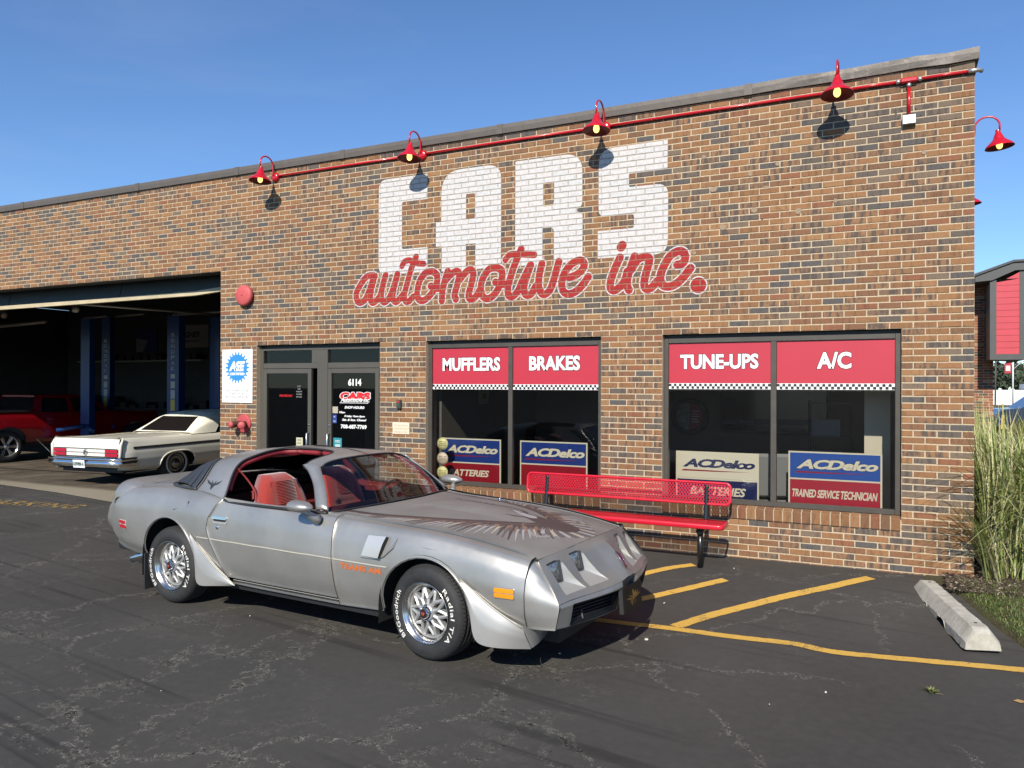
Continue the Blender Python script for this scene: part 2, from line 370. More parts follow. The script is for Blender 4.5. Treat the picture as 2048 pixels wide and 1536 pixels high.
# concrete floor of the garage with its bare front edge
cf = NT('garage_concrete'); P = cf.pos(); s_ = cf.sep(P)
st = cf.noise(P, 1.6, 6, .65)[0]; st2 = cf.noise(P, 11, 4, .6)[0]
cc = cf.ramp(st, [(.3, (.045, .034, .024, 1)), (.5, (.095, .075, .052, 1)), (.7, (.15, .12, .085, 1))])
cc = cf.mix(cf.mr(st2, .55, .75, 0, .5), cc, (.025, .02, .015, 1))
edge = cf.math('MULTIPLY', cf.mr(s_[1], .62, .42), .8, clamp=True)
cc = cf.mix(edge, cc, (.30, .26, .19, 1))
cf.l(cc, cf.p.inputs['Base Color']); cf.p.inputs['Roughness'].default_value = .7; cf.bump(st2, .4, .01)
g = G(); g.add([(-30, .30, -.048), (-22, .28, -.048), (-15.2, .15, -.046), (-13.2, -.05, -.046), (-11.5, -.33, -.046), (-9.6, -.40, -.046), (-9.6, 14, -.04), (-30, 14, -.04)], [tuple(range(8))], 0)
g.add([(-30, .65, -.0425), (-13.5, 2.15, -.0425), (-13.5, 2.25, -.0425), (-30, .75, -.0425)], [(0, 1, 2, 3)], 1)
g.obj('garage_floor', [cf.m, trim], kind='structure', fixn=False)

# painted markings, a few millimetres proud of the asphalt
yp = NT('yellow_paint'); P = yp.pos()
w1 = yp.noise(P, 60, 5, .7)[0]; w2 = yp.noise(P, 5, 5, .6)[0]
wear = yp.math('MAXIMUM', yp.mr(w1, .56, .70, 0, .85), yp.math('MULTIPLY', yp.mr(w1, .5, .6), yp.mr(w2, .52, .62)), clamp=True)
yp.l(yp.mix(wear, (.62, .37, .065, 1), (.13, .105, .065, 1)), yp.p.inputs['Base Color']); yp.p.inputs['Roughness'].default_value = .75; yp.bump(w1, .5, .004)
def marking(pts, w, ends=None):
    g = G(); L = smooth_line(pts, 10); V = []; F = []; n = len(L)
    for i, p in enumerate(L):
        d = L[min(i+1, n-1)]-L[max(i-1, 0)]; d = d/np.hypot(*d); nx_, ny_ = -d[1], d[0]
        wl = w/2*(1+.05*math.sin(i*2.3)+random.uniform(-.05, .05)); wr = w/2*(1+random.uniform(-.07, .07))
        for sgn, ww in ((1, wl), (-1, wr)):
            x, y = p[0]+sgn*nx_*ww, p[1]+sgn*ny_*ww; V.append((x, y, ground_z(y)+.004))
    for i in range(n-1): F.append((2*i, 2*i+1, 2*i+3, 2*i+2))
    g.add(V, F, 0, True); return g
for nm, pts, w in (('a', [(-3.9, -2.45), (-2.79, -2.36), (-2.27, -2.31), (-1.8, -2.30), (-1.36, -2.26), (-1.15, -2.31), (-.97, -2.31), (-.5, -2.23), (.097, -2.13), (1.2, -1.98)], .10),
                   ('b', [(-2.24, -2.25), (-2.045, -1.82), (-1.76, -1.40), (-1.50, -1.06), (-1.2, -.72), (-.87, -.30)], .11),
                   ('c', [(-3.1, -2.2), (-2.69, -1.62), (-2.42, -1.25), (-2.11, -.84)], .10),
                   ('d', [(-3.3, -1.6), (-2.77, -.78), (-2.49, -.48)], .10)):
    marking(pts, w).obj('painted_line', yp.m, kind='structure', fixn=False)
yw = NT('worn_yellow_paint'); P = yw.pos(); w1 = yw.noise(P, 30, 6, .75)[0]
yw.l(yw.mix(yw.mr(w1, .42, .58), (.38, .24, .05, 1), (.045, .043, .038, 1)), yw.p.inputs['Base Color']); yw.p.inputs['Roughness'].default_value = .8
g = G()
def lay(x, y, z):
    ux, uy = .995, .10; X_, Y_ = -14.45+x*ux-y*uy*.3, -1.22+x*uy+y; return (X_, Y_, ground_z(Y_, X_)+.004)
text(g, 'NO PARKING', 0, 2.95, 0, .26, lay, off=.02, shear=.15, space=1.1)
g.obj('painted_letters', yw.m, kind='structure', fixn=False)

# ================================================================== THE SHOP BUILDING
BW, BH, HEAD, TOPZ = .2032, .065, 2.325, 4.815
W2 = (-14.5*BW, -3*BW, .505, HEAD); W1 = (-29.5*BW, -18*BW, .505, HEAD); DR = (-43.5*BW, -33*BW, -.2, HEAD); GD = (-30.0, -47*BW, -.2, 2.325+17*BH)
shop = thing('brick_garage', 'long brown brick car repair shop with big painted white letters and an open bay', 'building')
shop2 = shop

# paint on the brickwork: white block letters, red script with a white outline
cv = Canvas(-7.35, -2.4, 2.72, 4.55, .003)
WHT = (.64, .65, .655, 1); RED = (.36, .010, .018, 1)
def rnd(pts, rads, n=6):
    out = []
    for i, p in enumerate(pts):
        r = rads[i] if i < len(rads) else 0; a_ = np.array(pts[i-1], float); b_ = np.array(p, float); c_ = np.array(pts[(i+1) % len(pts)], float)
        if r <= 0: out.append(tuple(b_)); continue
        u = (a_-b_)/np.linalg.norm(a_-b_); v = (c_-b_)/np.linalg.norm(c_-b_)
        for k in range(n+1):
            t = k/n; out.append(tuple((1-t)**2*(b_+u*r)+2*t*(1-t)*b_+t*t*(b_+v*r)))
    return out
CUT = (0, 0, 0, 0)
cv.poly(rnd([(-6.73, 4.45), (-5.98, 4.45), (-5.98, 4.13), (-6.365, 4.13), (-6.365, 3.52), (-5.975, 3.52), (-5.975, 3.205), (-6.73, 3.205)], [.13, 0, 0, .03, .03, 0, 0, .13]), WHT)
cv.poly(rnd([(-5.775, 4.45), (-4.933, 4.45), (-4.933, 3.195), (-5.29, 3.195), (-5.29, 3.512), (-5.417, 3.512), (-5.417, 3.195), (-5.768, 3.195), (-5.768, 3.512), (-5.853, 3.512), (-5.853, 3.82), (-5.775, 3.82)], [.28, .19]), WHT)
cv.poly(rnd([(-5.418, 4.13), (-5.294, 4.13), (-5.294, 3.825), (-5.418, 3.825)], [.02]*4), CUT)
cv.poly(rnd([(-4.744, 4.45), (-3.888, 4.45), (-3.888, 3.81), (-3.95, 3.81), (-3.95, 3.77), (-3.883, 3.77), (-3.883, 3.195), (-4.241, 3.195), (-4.241, 3.625), (-4.385, 3.625), (-4.385, 3.195), (-4.744, 3.195)], [0, .22, .07, .01, .01, .06, 0, 0, .07]), WHT)
cv.poly(rnd([(-4.378, 4.15), (-4.241, 4.15), (-4.241, 3.875), (-4.378, 3.875)], [0, .02, .06, 0]), CUT)
cv.poly(rnd([(-3.69, 4.455), (-2.895, 4.46), (-2.895, 4.14), (-3.332, 4.137), (-3.332, 3.99), (-2.887, 3.985), (-2.89, 3.213), (-3.70, 3.213), (-3.70, 3.527), (-3.274, 3.527), (-3.274, 3.68), (-3.69, 3.69)], [.17, 0, 0, .02, .02, .13, .15, 0, 0, .03, .03, .08]), WHT)
STROKES = [[(-6.813,3.207),(-6.917,3.198),(-7.021,3.095),(-7.087,2.982),(-7.072,2.888),(-7.02,2.858),(-6.944,2.897),(-6.878,3.01),(-6.822,3.146),(-6.785,3.198)],[(-6.789,3.198),(-6.84,3.031),(-6.858,2.916),(-6.83,2.853),(-6.774,2.866),(-6.699,2.94),(-6.672,3.03),(-6.622,3.188)],[(-6.617,3.196),(-6.672,3.023),(-6.685,2.908),(-6.643,2.849),(-6.579,2.88),(-6.515,2.976),(-6.434,3.2)],[(-6.434,3.2),(-6.488,3.013),(-6.506,2.9),(-6.46,2.845),(-6.405,2.872),(-6.333,2.945)],[(-6.148,3.404),(-6.218,3.262),(-6.28,3.078),(-6.324,2.929),(-6.306,2.845),(-6.252,2.843),(-6.19,2.9)],[(-6.362,3.301),(-6.326,3.352),(-6.246,3.368),(-6.139,3.324),(-6.033,3.31)],[(-5.91,3.205),(-6.006,3.189),(-6.093,3.09),(-6.128,2.957),(-6.11,2.866),(-6.039,2.841),(-5.952,2.889),(-5.875,2.974),(-5.832,3.075),(-5.841,3.164),(-5.91,3.205)],[(-5.927,3.021),(-5.875,2.989),(-5.754,2.982)],[(-5.678,3.191),(-5.72,3.083),(-5.754,2.938),(-5.762,2.828)],[(-5.72,3.069),(-5.619,3.158),(-5.543,3.183),(-5.51,3.13),(-5.543,3.015),(-5.576,2.893),(-5.559,2.837)],[(-5.503,3.078),(-5.41,3.171),(-5.345,3.191),(-5.312,3.132),(-5.344,3.004),(-5.376,2.892),(-5.362,2.834),(-5.288,2.847),(-5.224,2.933)],[(-4.989,3.193),(-5.088,3.183),(-5.17,3.092),(-5.206,2.981),(-5.187,2.867),(-5.114,2.823),(-5.024,2.867),(-4.952,2.967),(-4.917,3.077),(-4.926,3.157),(-4.989,3.193)],[(-5.006,3.018),(-4.935,2.99),(-4.846,2.985)],[(-4.663,3.392),(-4.741,3.232),(-4.802,3.07),(-4.837,2.945),(-4.827,2.849),(-4.766,2.838),(-4.696,2.906),(-4.653,2.998),(-4.541,3.196)],[(-4.537,3.195),(-4.601,3.027),(-4.626,2.918),(-4.6,2.846),(-4.531,2.851),(-4.472,2.941)],[(-4.392,3.201),(-4.429,3.048),(-4.429,2.924),(-4.386,2.844),(-4.319,2.856),(-4.26,2.946),(-4.178,3.21)],[(-4.873,3.281),(-4.812,3.336),(-4.715,3.337),(-4.49,3.313)],[(-4.045,3.018),(-3.948,3.05),(-3.875,3.114),(-3.867,3.174),(-3.916,3.208),(-4.013,3.176),(-4.095,3.09),(-4.136,2.985),(-4.127,2.877),(-4.061,2.828),(-3.963,2.853),(-3.874,2.932),(-3.814,3.012)],[(-3.435,3.208),(-3.494,3.086),(-3.54,2.962),(-3.546,2.873),(-3.506,2.84),(-3.447,2.868),(-3.382,2.94),(-3.349,3.045)],[(-3.266,3.209),(-3.304,3.105),(-3.343,2.982),(-3.349,2.888),(-3.329,2.837)],[(-3.304,3.061),(-3.227,3.169),(-3.144,3.194),(-3.099,3.173),(-3.105,3.111),(-3.137,3.001),(-3.155,2.896),(-3.13,2.839),(-3.073,2.849),(-3.01,2.919)],[(-2.786,3.084),(-2.725,3.098),(-2.701,3.157),(-2.719,3.213),(-2.781,3.23),(-2.867,3.181),(-2.935,3.075),(-2.972,2.967),(-2.953,2.879),(-2.885,2.851),(-2.798,2.877),(-2.713,2.951),(-2.643,3.038)],[(-3.422,3.324),(-3.409,3.342)],[(-2.558,2.849),(-2.557,2.848)]]
SR = [.046]*len(STROKES); SR[4] = SR[5] = .043; SR[-2] = .052; SR[-1] = .085
for i, s_ in enumerate(STROKES):
    rr_ = SR[i]; n_ = len(s_); L = smooth_line(s_, 5) if n_ > 2 else s_
    if i in (5, 16): rr_ = .040
    if i != len(STROKES)-2: cv.stroke(L, rr_+.0135, WHT)
for i, s_ in enumerate(STROKES):
    L = smooth_line(s_, 5) if len(s_) > 2 else s_; rr_ = .040 if i in (5, 16) else SR[i]; cv.stroke(L, rr_, RED)
# thin white cuts that keep neighbouring strokes readable
paint_img = cv.image('wall_paint')

def paint_over(nt_, colsock, strength, dim=1.0):
    P = nt_.pos(); s3 = nt_.sep(P)
    u = nt_.mr(s3[0], cv.x0, cv.x1, 0, 1); v = nt_.mr(s3[2], cv.y0, cv.y1, 0, 1)
    t = nt_.n('TexImage', extension='CLIP'); t.image = paint_img; nt_.l(nt_.comb(u, v, 0), t.inputs[0])
    wear = nt_.noise(P, 22, 6, .7)[0]; w2_ = nt_.noise(P, 120, 3, .7)[0]
    k = nt_.math('MULTIPLY', nt_.mr(wear, .34, .60, .74, 1.0), nt_.mr(w2_, .32, .54, .74, 1.0))
    inwall = nt_.math('LESS_THAN', s3[1], .05)
    return nt_.mix(nt_.math('MULTIPLY', nt_.math('MULTIPLY', t.outputs['Alpha'], k), nt_.math('MULTIPLY', inwall, strength)), colsock, nt_.mix(1.0, t.outputs['Color'], (dim, dim*.97, dim*.95, 1), 'MULTIPLY'))
BRICKM = []
TONES = [((.250, .130, .062), 0), ((.222, .114, .056), 0), ((.272, .148, .072), 0), ((.190, .098, .054), 0), ((.218, .120, .064), 1), ((.235, .130, .070), 1), ((.165, .092, .054), 0), ((.215, .095, .052), 0), ((.175, .110, .070), 1), ((.108, .088, .074), 0), ((.092, .083, .078), 0), ((.13, .10, .08), 1), ((.16, .118, .085), 0)]
for i, (c, streak) in enumerate(TONES):
    b = NT('brick_tone_%d' % i); P = b.pos()
    n1 = b.noise(P, 38, 6, .72)[0]; s3 = b.sep(P); sv = b.comb(b.math('MULTIPLY', b.math('ADD', s3[0], s3[1]), 1), 0, b.math('MULTIPLY', s3[2], .22)); n2 = b.noise(sv, 26, 2, .5)[0]
    base = (*c, 1); dk = (c[0]*.55, c[1]*.58, c[2]*.68, 1); lt = (min(1, c[0]*1.28), c[1]*1.25, c[2]*1.2, 1)
    cc = b.mix(b.mr(n1, .35, .7), base, lt)
    if streak: cc = b.mix(b.mr(n2, .45, .58, 0, .9), cc, (.085, .07, .062, 1))
    else: cc = b.mix(b.mr(n2, .52, .66, 0, .5), cc, dk)
    cc = b.mix(b.mr(b.noise(P, 190, 3, .7)[0], .6, .72, 0, .55), cc, dk)
    # faint rusty run-off under the parapet and soot
    cc = b.mix(b.mr(b.noise(P, .8, 4, .6)[0], .45, .75, 0, .22), cc, dk)
    b.l(paint_over(b, cc, .97), b.p.inputs['Base Color']); b.p.inputs['Roughness'].default_value = .86; b.p.inputs['Specular IOR Level'].default_value = .25
    b.bump(b.math('ADD', n1, b.math('MULTIPLY', b.noise(P, 150, 4, .7)[0], .6)), .55, .006); BRICKM.append(b.m)
mo = NT('mortar'); P = mo.pos()
mo.l(paint_over(mo, mo.ramp(mo.noise(P, 50, 5, .7)[0], [(.3, (.38, .30, .20, 1)), (.6, (.54, .44, .30, 1))]), .80, .50), mo.p.inputs['Base Color']); mo.p.inputs['Roughness'].default_value = .95
mo.bump(mo.noise(P, 240, 4, .7)[0], .6, .004)
WEI = [13, 12, 8, 9, 11, 10, 6, 4, 5, 3, 3, 4, 4]

def brick_geo(g, x0, x1, z0, z1, y0, y1, mi, jig=True):
    """one brick, front face at y0 with softened arrises; joints already taken off"""
    q = .0035; j = (lambda s: random.uniform(-s, s)) if jig else (lambda s: 0)
    yf = y0+j(.0016); a, b, c, d = x0+j(.0012), x1+j(.0012), z0+j(.0008), z1+j(.0008); t1, t2 = j(.0012), j(.0012)
    V = [(a, y1, c), (b, y1, c), (b, y1, d), (a, y1, d), (a, yf+q, c), (b, yf+q, c), (b, yf+q, d), (a, yf+q, d), (a+q, yf+t1, c+q), (b-q, yf+t2, c+q), (b-q, yf+t2, d-q), (a+q, yf+t1, d-q)]
    F = [(8, 9, 10, 11), (4, 5, 9, 8), (5, 6, 10, 9), (6, 7, 11, 10), (7, 4, 8, 11), (0, 1, 5, 4), (1, 2, 6, 5), (2, 3, 7, 6), (3, 0, 4, 7)]
    g.add(V, F, mi)
J = .0105
rows = []   # (x0,x1,z0,z1)
def subtract(seg, ops):
    out = [seg]
    for o in ops:
        nx_ = []
        for s_ in out:
            if o[1] <= s_[0]+1e-6 or o[0] >= s_[1]-1e-6: nx_.append(s_)
            else:
                if s_[0] < o[0]-1e-6: nx_.append((s_[0], o[0]))
                if s_[1] > o[1]+1e-6: nx_.append((o[1], s_[1]))
        out = nx_
    return out
r = -37
while HEAD+r*BH < TOPZ-.001:
    z0 = HEAD+r*BH; z1 = min(z0+BH, TOPZ+.02); zc = (z0+z1)/2; off = 0 if r % 2 else .5
    ops = [o for o in (W2, W1, DR, GD) if o[2]-.02 < zc < o[3]]
    # rowlock sills take two courses under each window
    ops += [(o[0], o[1]) for o in (W2, W1) if o[2]-2*BH-.001 < zc < o[2]]
    k = 0; xr = 0.0; edges = [0.0]; x = -(off*BW) if off else -BW
    while x > -25: edges.append(x); x -= BW
    for i in range(len(edges)-1):
        for s_ in subtract((edges[i+1], edges[i]), ops):
            if s_[1]-s_[0] > .02: rows.append((s_[0], s_[1], z0, z1))
    r += 1
camp = Vector((-0.742, -8.309, 1.757))
rows.sort(key=lambda q: (q[0]+.95)**2*1.15+(q[2]-1.35)**2)
N_IND = 232
cache = {}
def tone_at(x, z):
    k = random.choices(range(len(TONES)), WEI)[0]
    # dark bricks come in little runs
    if math.sin(x*2.1+z*3.7)+math.sin(x*.9-z*5.3) > 1.3 and random.random() < .5: k = random.choice((9, 10, 11, 12))
    return k
stuff = G()
for i, (x0, x1, z0, z1) in enumerate(rows):
    w = x1-x0; h = z1-z0; k = tone_at(x0, z0)
    if i < N_IND:
        key = (round(w, 3), round(h, 3), k)
        if key not in cache:
            gg = G(); brick_geo(gg, J/2-w/2, w/2-J/2, J/2, h-J/2, 0, .095, 0); cache[key] = gg.mesh('brick', [BRICKM[k]], fixn=True)
        o = link('brick', cache[key], shop); o.location = ((x0+x1)/2, random.uniform(-.0012, .0012), z0); o.rotation_euler = (0, 0, random.uniform(-.006, .006))
    else: brick_geo(stuff, x0+J/2, x1-J/2, z0+J/2, z1-J/2, 0, .095, k)
# side wall bricks, running back from the corner, laid as headers and stretchers
z = HEAD-37*BH; r = 0
while z < TOPZ-.001:
    h = min(BH, TOPZ+.02-z); y = .101 if r % 2 else .101+BW/2
    ye = [.101]+([.101+BW/2] if r % 2 == 0 else [])
    while ye[-1] < 9: ye.append(ye[-1]+BW)
    for i in range(len(ye)-1):
        k = tone_at(ye[i], z); gg = G(); brick_geo(gg, ye[i]+J/2, ye[i+1]-J/2, z+J/2, z+h-J/2, 0, .09, k); stuff.merge(gg, lambda p: (-p[1], p[0], p[2]))
    z += BH; r += 1
stuff.obj('brick_courses', BRICKM, shop, kind='stuff')
# rowlock sills, each brick its own piece
for (xa, xb, zs, zt) in (W2, W1):
    n = 26; w = (xb-xa)/n
    g = G(); g.box(((xa+xb)/2, .038, zs-.060), (xb-xa-.01, .115, .108), 0, rx=R(9)); g.obj('sill_mortar', mo.m, shop)
    for i in range(n):
        k = random.choice((0, 1, 2, 3, 6, 7)); gg = G(); ww = w-.012
        gg.box((0, .035, -.062), (ww, .125, .118), 0, rx=R(9), bev=.003)
        o = gg.obj('brick', BRICKM[k], shop); o.location = (xa+(i+.5)*w, random.uniform(-.003, .003), zs+.004)
# mortar body of the wall, openings left free
g = G(); y0, y1 = .0042, .27
def blk(xa, xb, za, zb): g.bb((xa, y0, za), (xb, y1, zb))
e = .003
blk(W2[1]+e, -.0042, -.3, HEAD); blk(W1[1]+e, W2[0]-e, -.3, HEAD); blk(DR[1]+e, W1[0]-e, -.3, HEAD); blk(GD[1]+e, DR[0]-e, -.3, HEAD)
blk(W2[0]-e, W2[1]+e, -.3, .505-BH*.4); blk(W1[0]-e, W1[1]+e, -.3, .505-BH*.4)
blk(GD[1]+e, -.0042, HEAD+e, TOPZ+.02); blk(-30, GD[1]+e, GD[3]+e, TOPZ+.02)
g.bb((-.27, .27, -.3), (-.0042, 12, TOPZ+.02)); g.bb((-30, 11.7, -.3), (-.3, 12, TOPZ))
g.obj('wall', mo.m, shop)
g = G(); g.bb((-30, .2, 4.70), (-.02, 12, 4.80)); g.obj('roof', mat('roof_felt', (.05, .05, .05), .9), shop)
g = G(); st_ = mat('lintel_steel', (.03, .027, .025), .6)
for o in (W2, W1, DR, GD): g.bb((o[0]-.1 if o is not GD else -30, .012, o[3]+.0015), (o[1]+.1 if o is not GD else o[1]+.1, .26, o[3]+.0025))
g.obj('lintel', st_, shop)
# metal coping in lengths, some dented near the corner
cop = NT('coping_metal'); P = cop.pos()
cn = cop.noise(P, 2.2, 5, .6)[0]; cs = cop.noise(cop.comb(cop.sep(P)[0], 0, cop.math('MULTIPLY', cop.sep(P)[2], .1)), 9, 5, .7)[0]
patch = cop.math('MULTIPLY', cop.mr(cop.sep(P)[0], -2.1, -.9), cop.mr(cop.noise(P, 7, 6, .7)[0], .5, .62), clamp=True)
cc = cop.mix(cop.mr(cs, .35, .7, 0, .35), (.125, .108, .092, 1), (.085, .074, .065, 1)); cc = cop.mix(cop.math('MULTIPLY', patch, .55), cc, (.26, .235, .20, 1))
cop.l(cc, cop.p.inputs['Base Color']); cop.p.inputs['Roughness'].default_value = .55; cop.p.inputs['Metallic'].default_value = .15; cop.bump(cn, .5, .03)
xs = [0.03, -2.03, -4.93, -7.3, -9.2, -11.3, -14.2, -17.3, -20.4, -23.5]
for i in range(len(xs)-1):
    gg = G(); a_, b_ = xs[i+1], xs[i]; n = 8; V = []; F = []; dent = i == 0
    for k in range(n+1):
        x = a_+(b_-a_)*k/n; d = (random.uniform(-.012, .012) if dent and 0 < k < n else 0); e2 = (random.uniform(-.01, .012) if dent else random.uniform(-.001, .001))
        V += [(x, -.028+d, TOPZ-.012+e2*.7), (x, -.034+d*.6, TOPZ+.05), (x, -.030, TOPZ+.096+e2), (x, .30, TOPZ+.085), (x, .30, TOPZ+.0), (x, .02, TOPZ-.0)]
    for k in range(n):
        for m_ in range(6): q = k*6+m_; p_ = k*6+(m_+1) % 6; F.append((q, p_, p_+6, q+6))
    F += [(0, 1, 2, 3, 4, 5)[::-1], tuple(n*6+m_ for m_ in range(6))]
    gg.add(V, F, 0, False)
    if i: gg.bb((b_-.05, -.038, TOPZ-.015), (b_+.03, .31, TOPZ+.101))
    gg.obj('coping', cop.m, shop)
gg = G(); gg.bb((-.28, .3, TOPZ-.01), (.034, 12, TOPZ+.095)); gg.obj('coping', cop.m, shop)

# ---------------------------------------------------------------- glass
gl = NT('window_glass'); gl.t.nodes.remove(gl.p)
tr = gl.n('BsdfTransparent'); tr.inputs[0].default_value = (.78, .79, .78, 1); gs = gl.n('BsdfGlossy'); gs.inputs['Roughness'].default_value = .015; gs.inputs[0].default_value = (.9, .9, .9, 1)
fr = gl.n('Fresnel'); fr.inputs[0].default_value = 1.45; ms = gl.n('MixShader'); gl.l(gl.math('MULTIPLY', fr.outputs[0], 1.0), ms.inputs[0]); gl.l(tr.outputs[0], ms.inputs[1]); gl.l(gs.outputs[0], ms.inputs[2]); gl.l(ms.outputs[0], gl.out.inputs[0])
glass = gl.m
cg = NT('windscreen_glass'); cg.t.nodes.remove(cg.p)
tr = cg.n('BsdfTransparent'); tr.inputs[0].default_value = (.48, .52, .52, 1); gs = cg.n('BsdfGlossy'); gs.inputs['Roughness'].default_value = .01
fr = cg.n('Fresnel'); fr.inputs[0].default_value = 1.5; ms = cg.n('MixShader'); cg.l(cg.math('MULTIPLY', fr.outputs[0], 1.25, clamp=True), ms.inputs[0]); cg.l(tr.outputs[0], ms.inputs[1]); cg.l(gs.outputs[0], ms.inputs[2]); cg.l(ms.outputs[0], cg.out.inputs[0])
carglass = cg.m

ban_red = mat('banner_red', (.44, .022, .042), .5, coat=.15, var=.04, vscale=3); ban_white = mat('banner_white', (.80, .79, .78), .55)
ban_dark = mat('banner_outline', (.05, .012, .02), .5)
def wallf(y): return lambda x, z, d=0: (x, y-d, z)
def banner(win, x0, x1, z0, z1, word, tx0, tx1, tz0, tz1):
    g = G(); g.bb((x0, .083, z0), (x1, .089, z1)); b = g.obj('banner', ban_red, win)
    g = G(); zc = z0; s = .0275; n = int(round((x1-x0)/s)); s = (x1-x0)/n
    g.bb((x0, .084, zc-.064), (x1, .088, zc-.0005), 0); k = G()
    for i in range(n):
        for j in range(2):
            if (i+j) % 2: k.bb((x0+i*s, .0815, zc-.059+j*.0265), (x0+(i+1)*s, .0838, zc-.059+(j+1)*.0265), 0)
    g.obj('checker_strip', ban_white, b); k.obj('checker_square', black, b, kind='stuff')
    g = G(); text(g, word, tx0, tx1, tz0, tz1, lambda x, z, d: (x, .0822, z), 0, off=.038, space=1.0, pad=.030); g.obj('lettering_edge', ban_dark, b)
    g = G(); text(g, word, tx0, tx1, tz0, tz1, lambda x, z, d: (x, .0808, z), 0, off=.038, space=1.0); g.obj('lettering', ban_white, b)
def window(o, mx, words, grp_label):
    f = G(); xa, xb, za, zb = o; yf, yb = .062, .125
    f.bb((xa+.004, yf, za+.012), (xa+.052, yb, zb-.035), bev=.003); f.bb((xb-.052, yf, za+.012), (xb-.004, yb, zb-.035), bev=.003)
    f.bb((xa+.052, yf+.001, zb-.09), (xb-.052, yb-.001, zb-.036), bev=.003); f.bb((xa+.052, yf+.001, za+.011), (xb-.052, yb-.001, za+.062), bev=.003); f.bb((mx-.029, yf+.002, za+.062), (mx+.029, yb-.002, zb-.09), bev=.003)
    f.bb((xa+.0, .10, zb-.035), (xb-.0, .13, zb-.0), 1)
    win = f.obj('window', [dark_bronze, trim], shop, label=grp_label)
    for (pa, pb) in ((xa+.052, mx-.029), (mx+.029, xb-.052)):
        g = G(); g.add([(pa, .0905, za+.062), (pb, .0905, za+.062), (pb, .0905, zb-.09), (pa, .0905, zb-.09)], [(0, 1, 2, 3)]); g.obj('pane', glass, win, fixn=False)
    return win
w2 = window(W2, -1.792, None, 'right hand window with tune-ups and a/c banners')
banner(w2, -2.893, -1.823, 1.797, 2.231, 'TUNE-UPS', -2.77, -1.945, 1.95, 2.11); banner(w2, -1.761, -.664, 1.797, 2.231, 'A/C', -1.374, -1.053, 1.944, 2.114)
w1 = window(W1, -4.833, None, 'left hand window with mufflers and brakes banners')
banner(w1, -5.94, -4.864, 1.78, 2.231, 'MUFFLERS', -5.796, -4.979, 1.945, 2.112); banner(w1, -4.802, -3.712, 1.78, 2.231, 'BRAKES', -4.59, -3.94, 1.945, 2.118)

# ---------------------------------------------------------------- entrance: two glass doors either side of a blank panel
panel_m = mat('bronze_panel', (.105, .095, .078), .45, .25, var=.06, vscale=2)
f = G(); yf, yb = .075, .135
f.bb((DR[0]+.003, yf, -.03), (DR[0]+.055, yb, HEAD-.04), bev=.003); f.bb((DR[1]-.055, yf, -.03), (DR[1]-.003, yb, HEAD-.04), bev=.003); f.bb((DR[0]+.055, yf+.001, HEAD-.075), (DR[1]-.055, yb, HEAD-.041), bev=.002)
f.bb((DR[0]+.0, .10, HEAD-.04), (DR[1]-.0, .14, HEAD-.0), 1)
f.bb((-7.80, yf-.004, -.03), (-7.622, yb, HEAD-.076), bev=.003)
f.bb((DR[0]+.056, yf+.002, 1.995), (-7.801, yb-.002, 2.07), bev=.003); f.bb((-7.621, yf+.002, 1.995), (DR[1]-.056, yb-.002, 2.07), bev=.003)
f.bb((-7.90, yf+.002, 2.071), (-7.801, yb, HEAD-.076), 0)
fr_ = f.obj('entrance_frame', [panel_m, trim], shop)
for (a_, b_) in ((DR[0]+.056, -7.90), (-7.621, DR[1]-.056)):
    g = G(); g.add([(a_, .105, 2.07), (b_, .105, 2.07), (b_, .105, HEAD-.075), (a_, .105, HEAD-.075)], [(0, 1, 2, 3)]); g.obj('transom_pane', glass, fr_, fixn=False)
def door(xa, xb, hx, lab):
    g = G(); t = .062
    g.bb((xa, .070, .0), (xa+t, .115, 1.99), bev=.003); g.bb((xb-t, .070, .0), (xb, .115, 1.99), bev=.003); g.bb((xa+t, .071, 1.925), (xb-t, .114, 1.99), bev=.003); g.bb((xa+t, .071, .0), (xb-t, .114, .18), bev=.003)
    for z in (.35, 1.15, 1.75): g.bb((xa-.012 if hx > (xa+xb)/2 else xb, .078, z), (xa if hx > (xa+xb)/2 else xb+.012, .1, z+.10))
    d = g.obj('door', panel_m, shop, label=lab)
    g = G(); g.add([(xa+t, .092, .18), (xb-t, .092, .18), (xb-t, .092, 1.925), (xa+t, .092, 1.925)], [(0, 1, 2, 3)]); g.obj('pane', glass, d, fixn=False)
    g = G(); g.tube([(hx, .07, .78), (hx, .02, .80), (hx, .02, 1.09), (hx, .07, 1.11)], .012, 8); g.obj('handle', mat('steel', (.55, .55, .54), .3, .9), d)
    g = G(); g.lathe([(0, .0), (.016, 0), (.016, -.006), (.008, -.010), (0, -.010)], 16, M=axmat((hx, .070, 1.215), (0, 1, 0))); g.obj('lock_cylinder', chrome, d)
    return d
dl = door(DR[0]+.060, -7.905, -7.94, 'left hand glass entrance door'); dr = door(-7.617, DR[1]-.060, -7.585, 'right hand glass entrance door with white opening hours')
def door_text(t, x0, x1, z0, z1, m=white_ink, off=.04, shear=0, y=.089, pad=0):
    g = G(); text(g, t, x0, x1, z0, z1, lambda x, z, d: (x, y, z), 0, off=off, shear=shear, pad=pad); return g.obj('lettering', m, dr)
ink_red = mat('ink_red', (.62, .015, .02), .5)
door_text('6114', -7.285, -7.065, 1.755, 1.85, off=.05)
door_text('CARS', -7.42, -6.92, 1.565, 1.668, white_ink, off=.07, pad=.05, y=.0893, shear=.05); door_text('CARS', -7.42, -6.92, 1.565, 1.668, ink_red, off=.07, y=.0885, shear=.05)
door_text('Automotive Inc.', -7.41, -6.93, 1.535, 1.60, white_ink, off=.02, shear=.5, y=.0878)
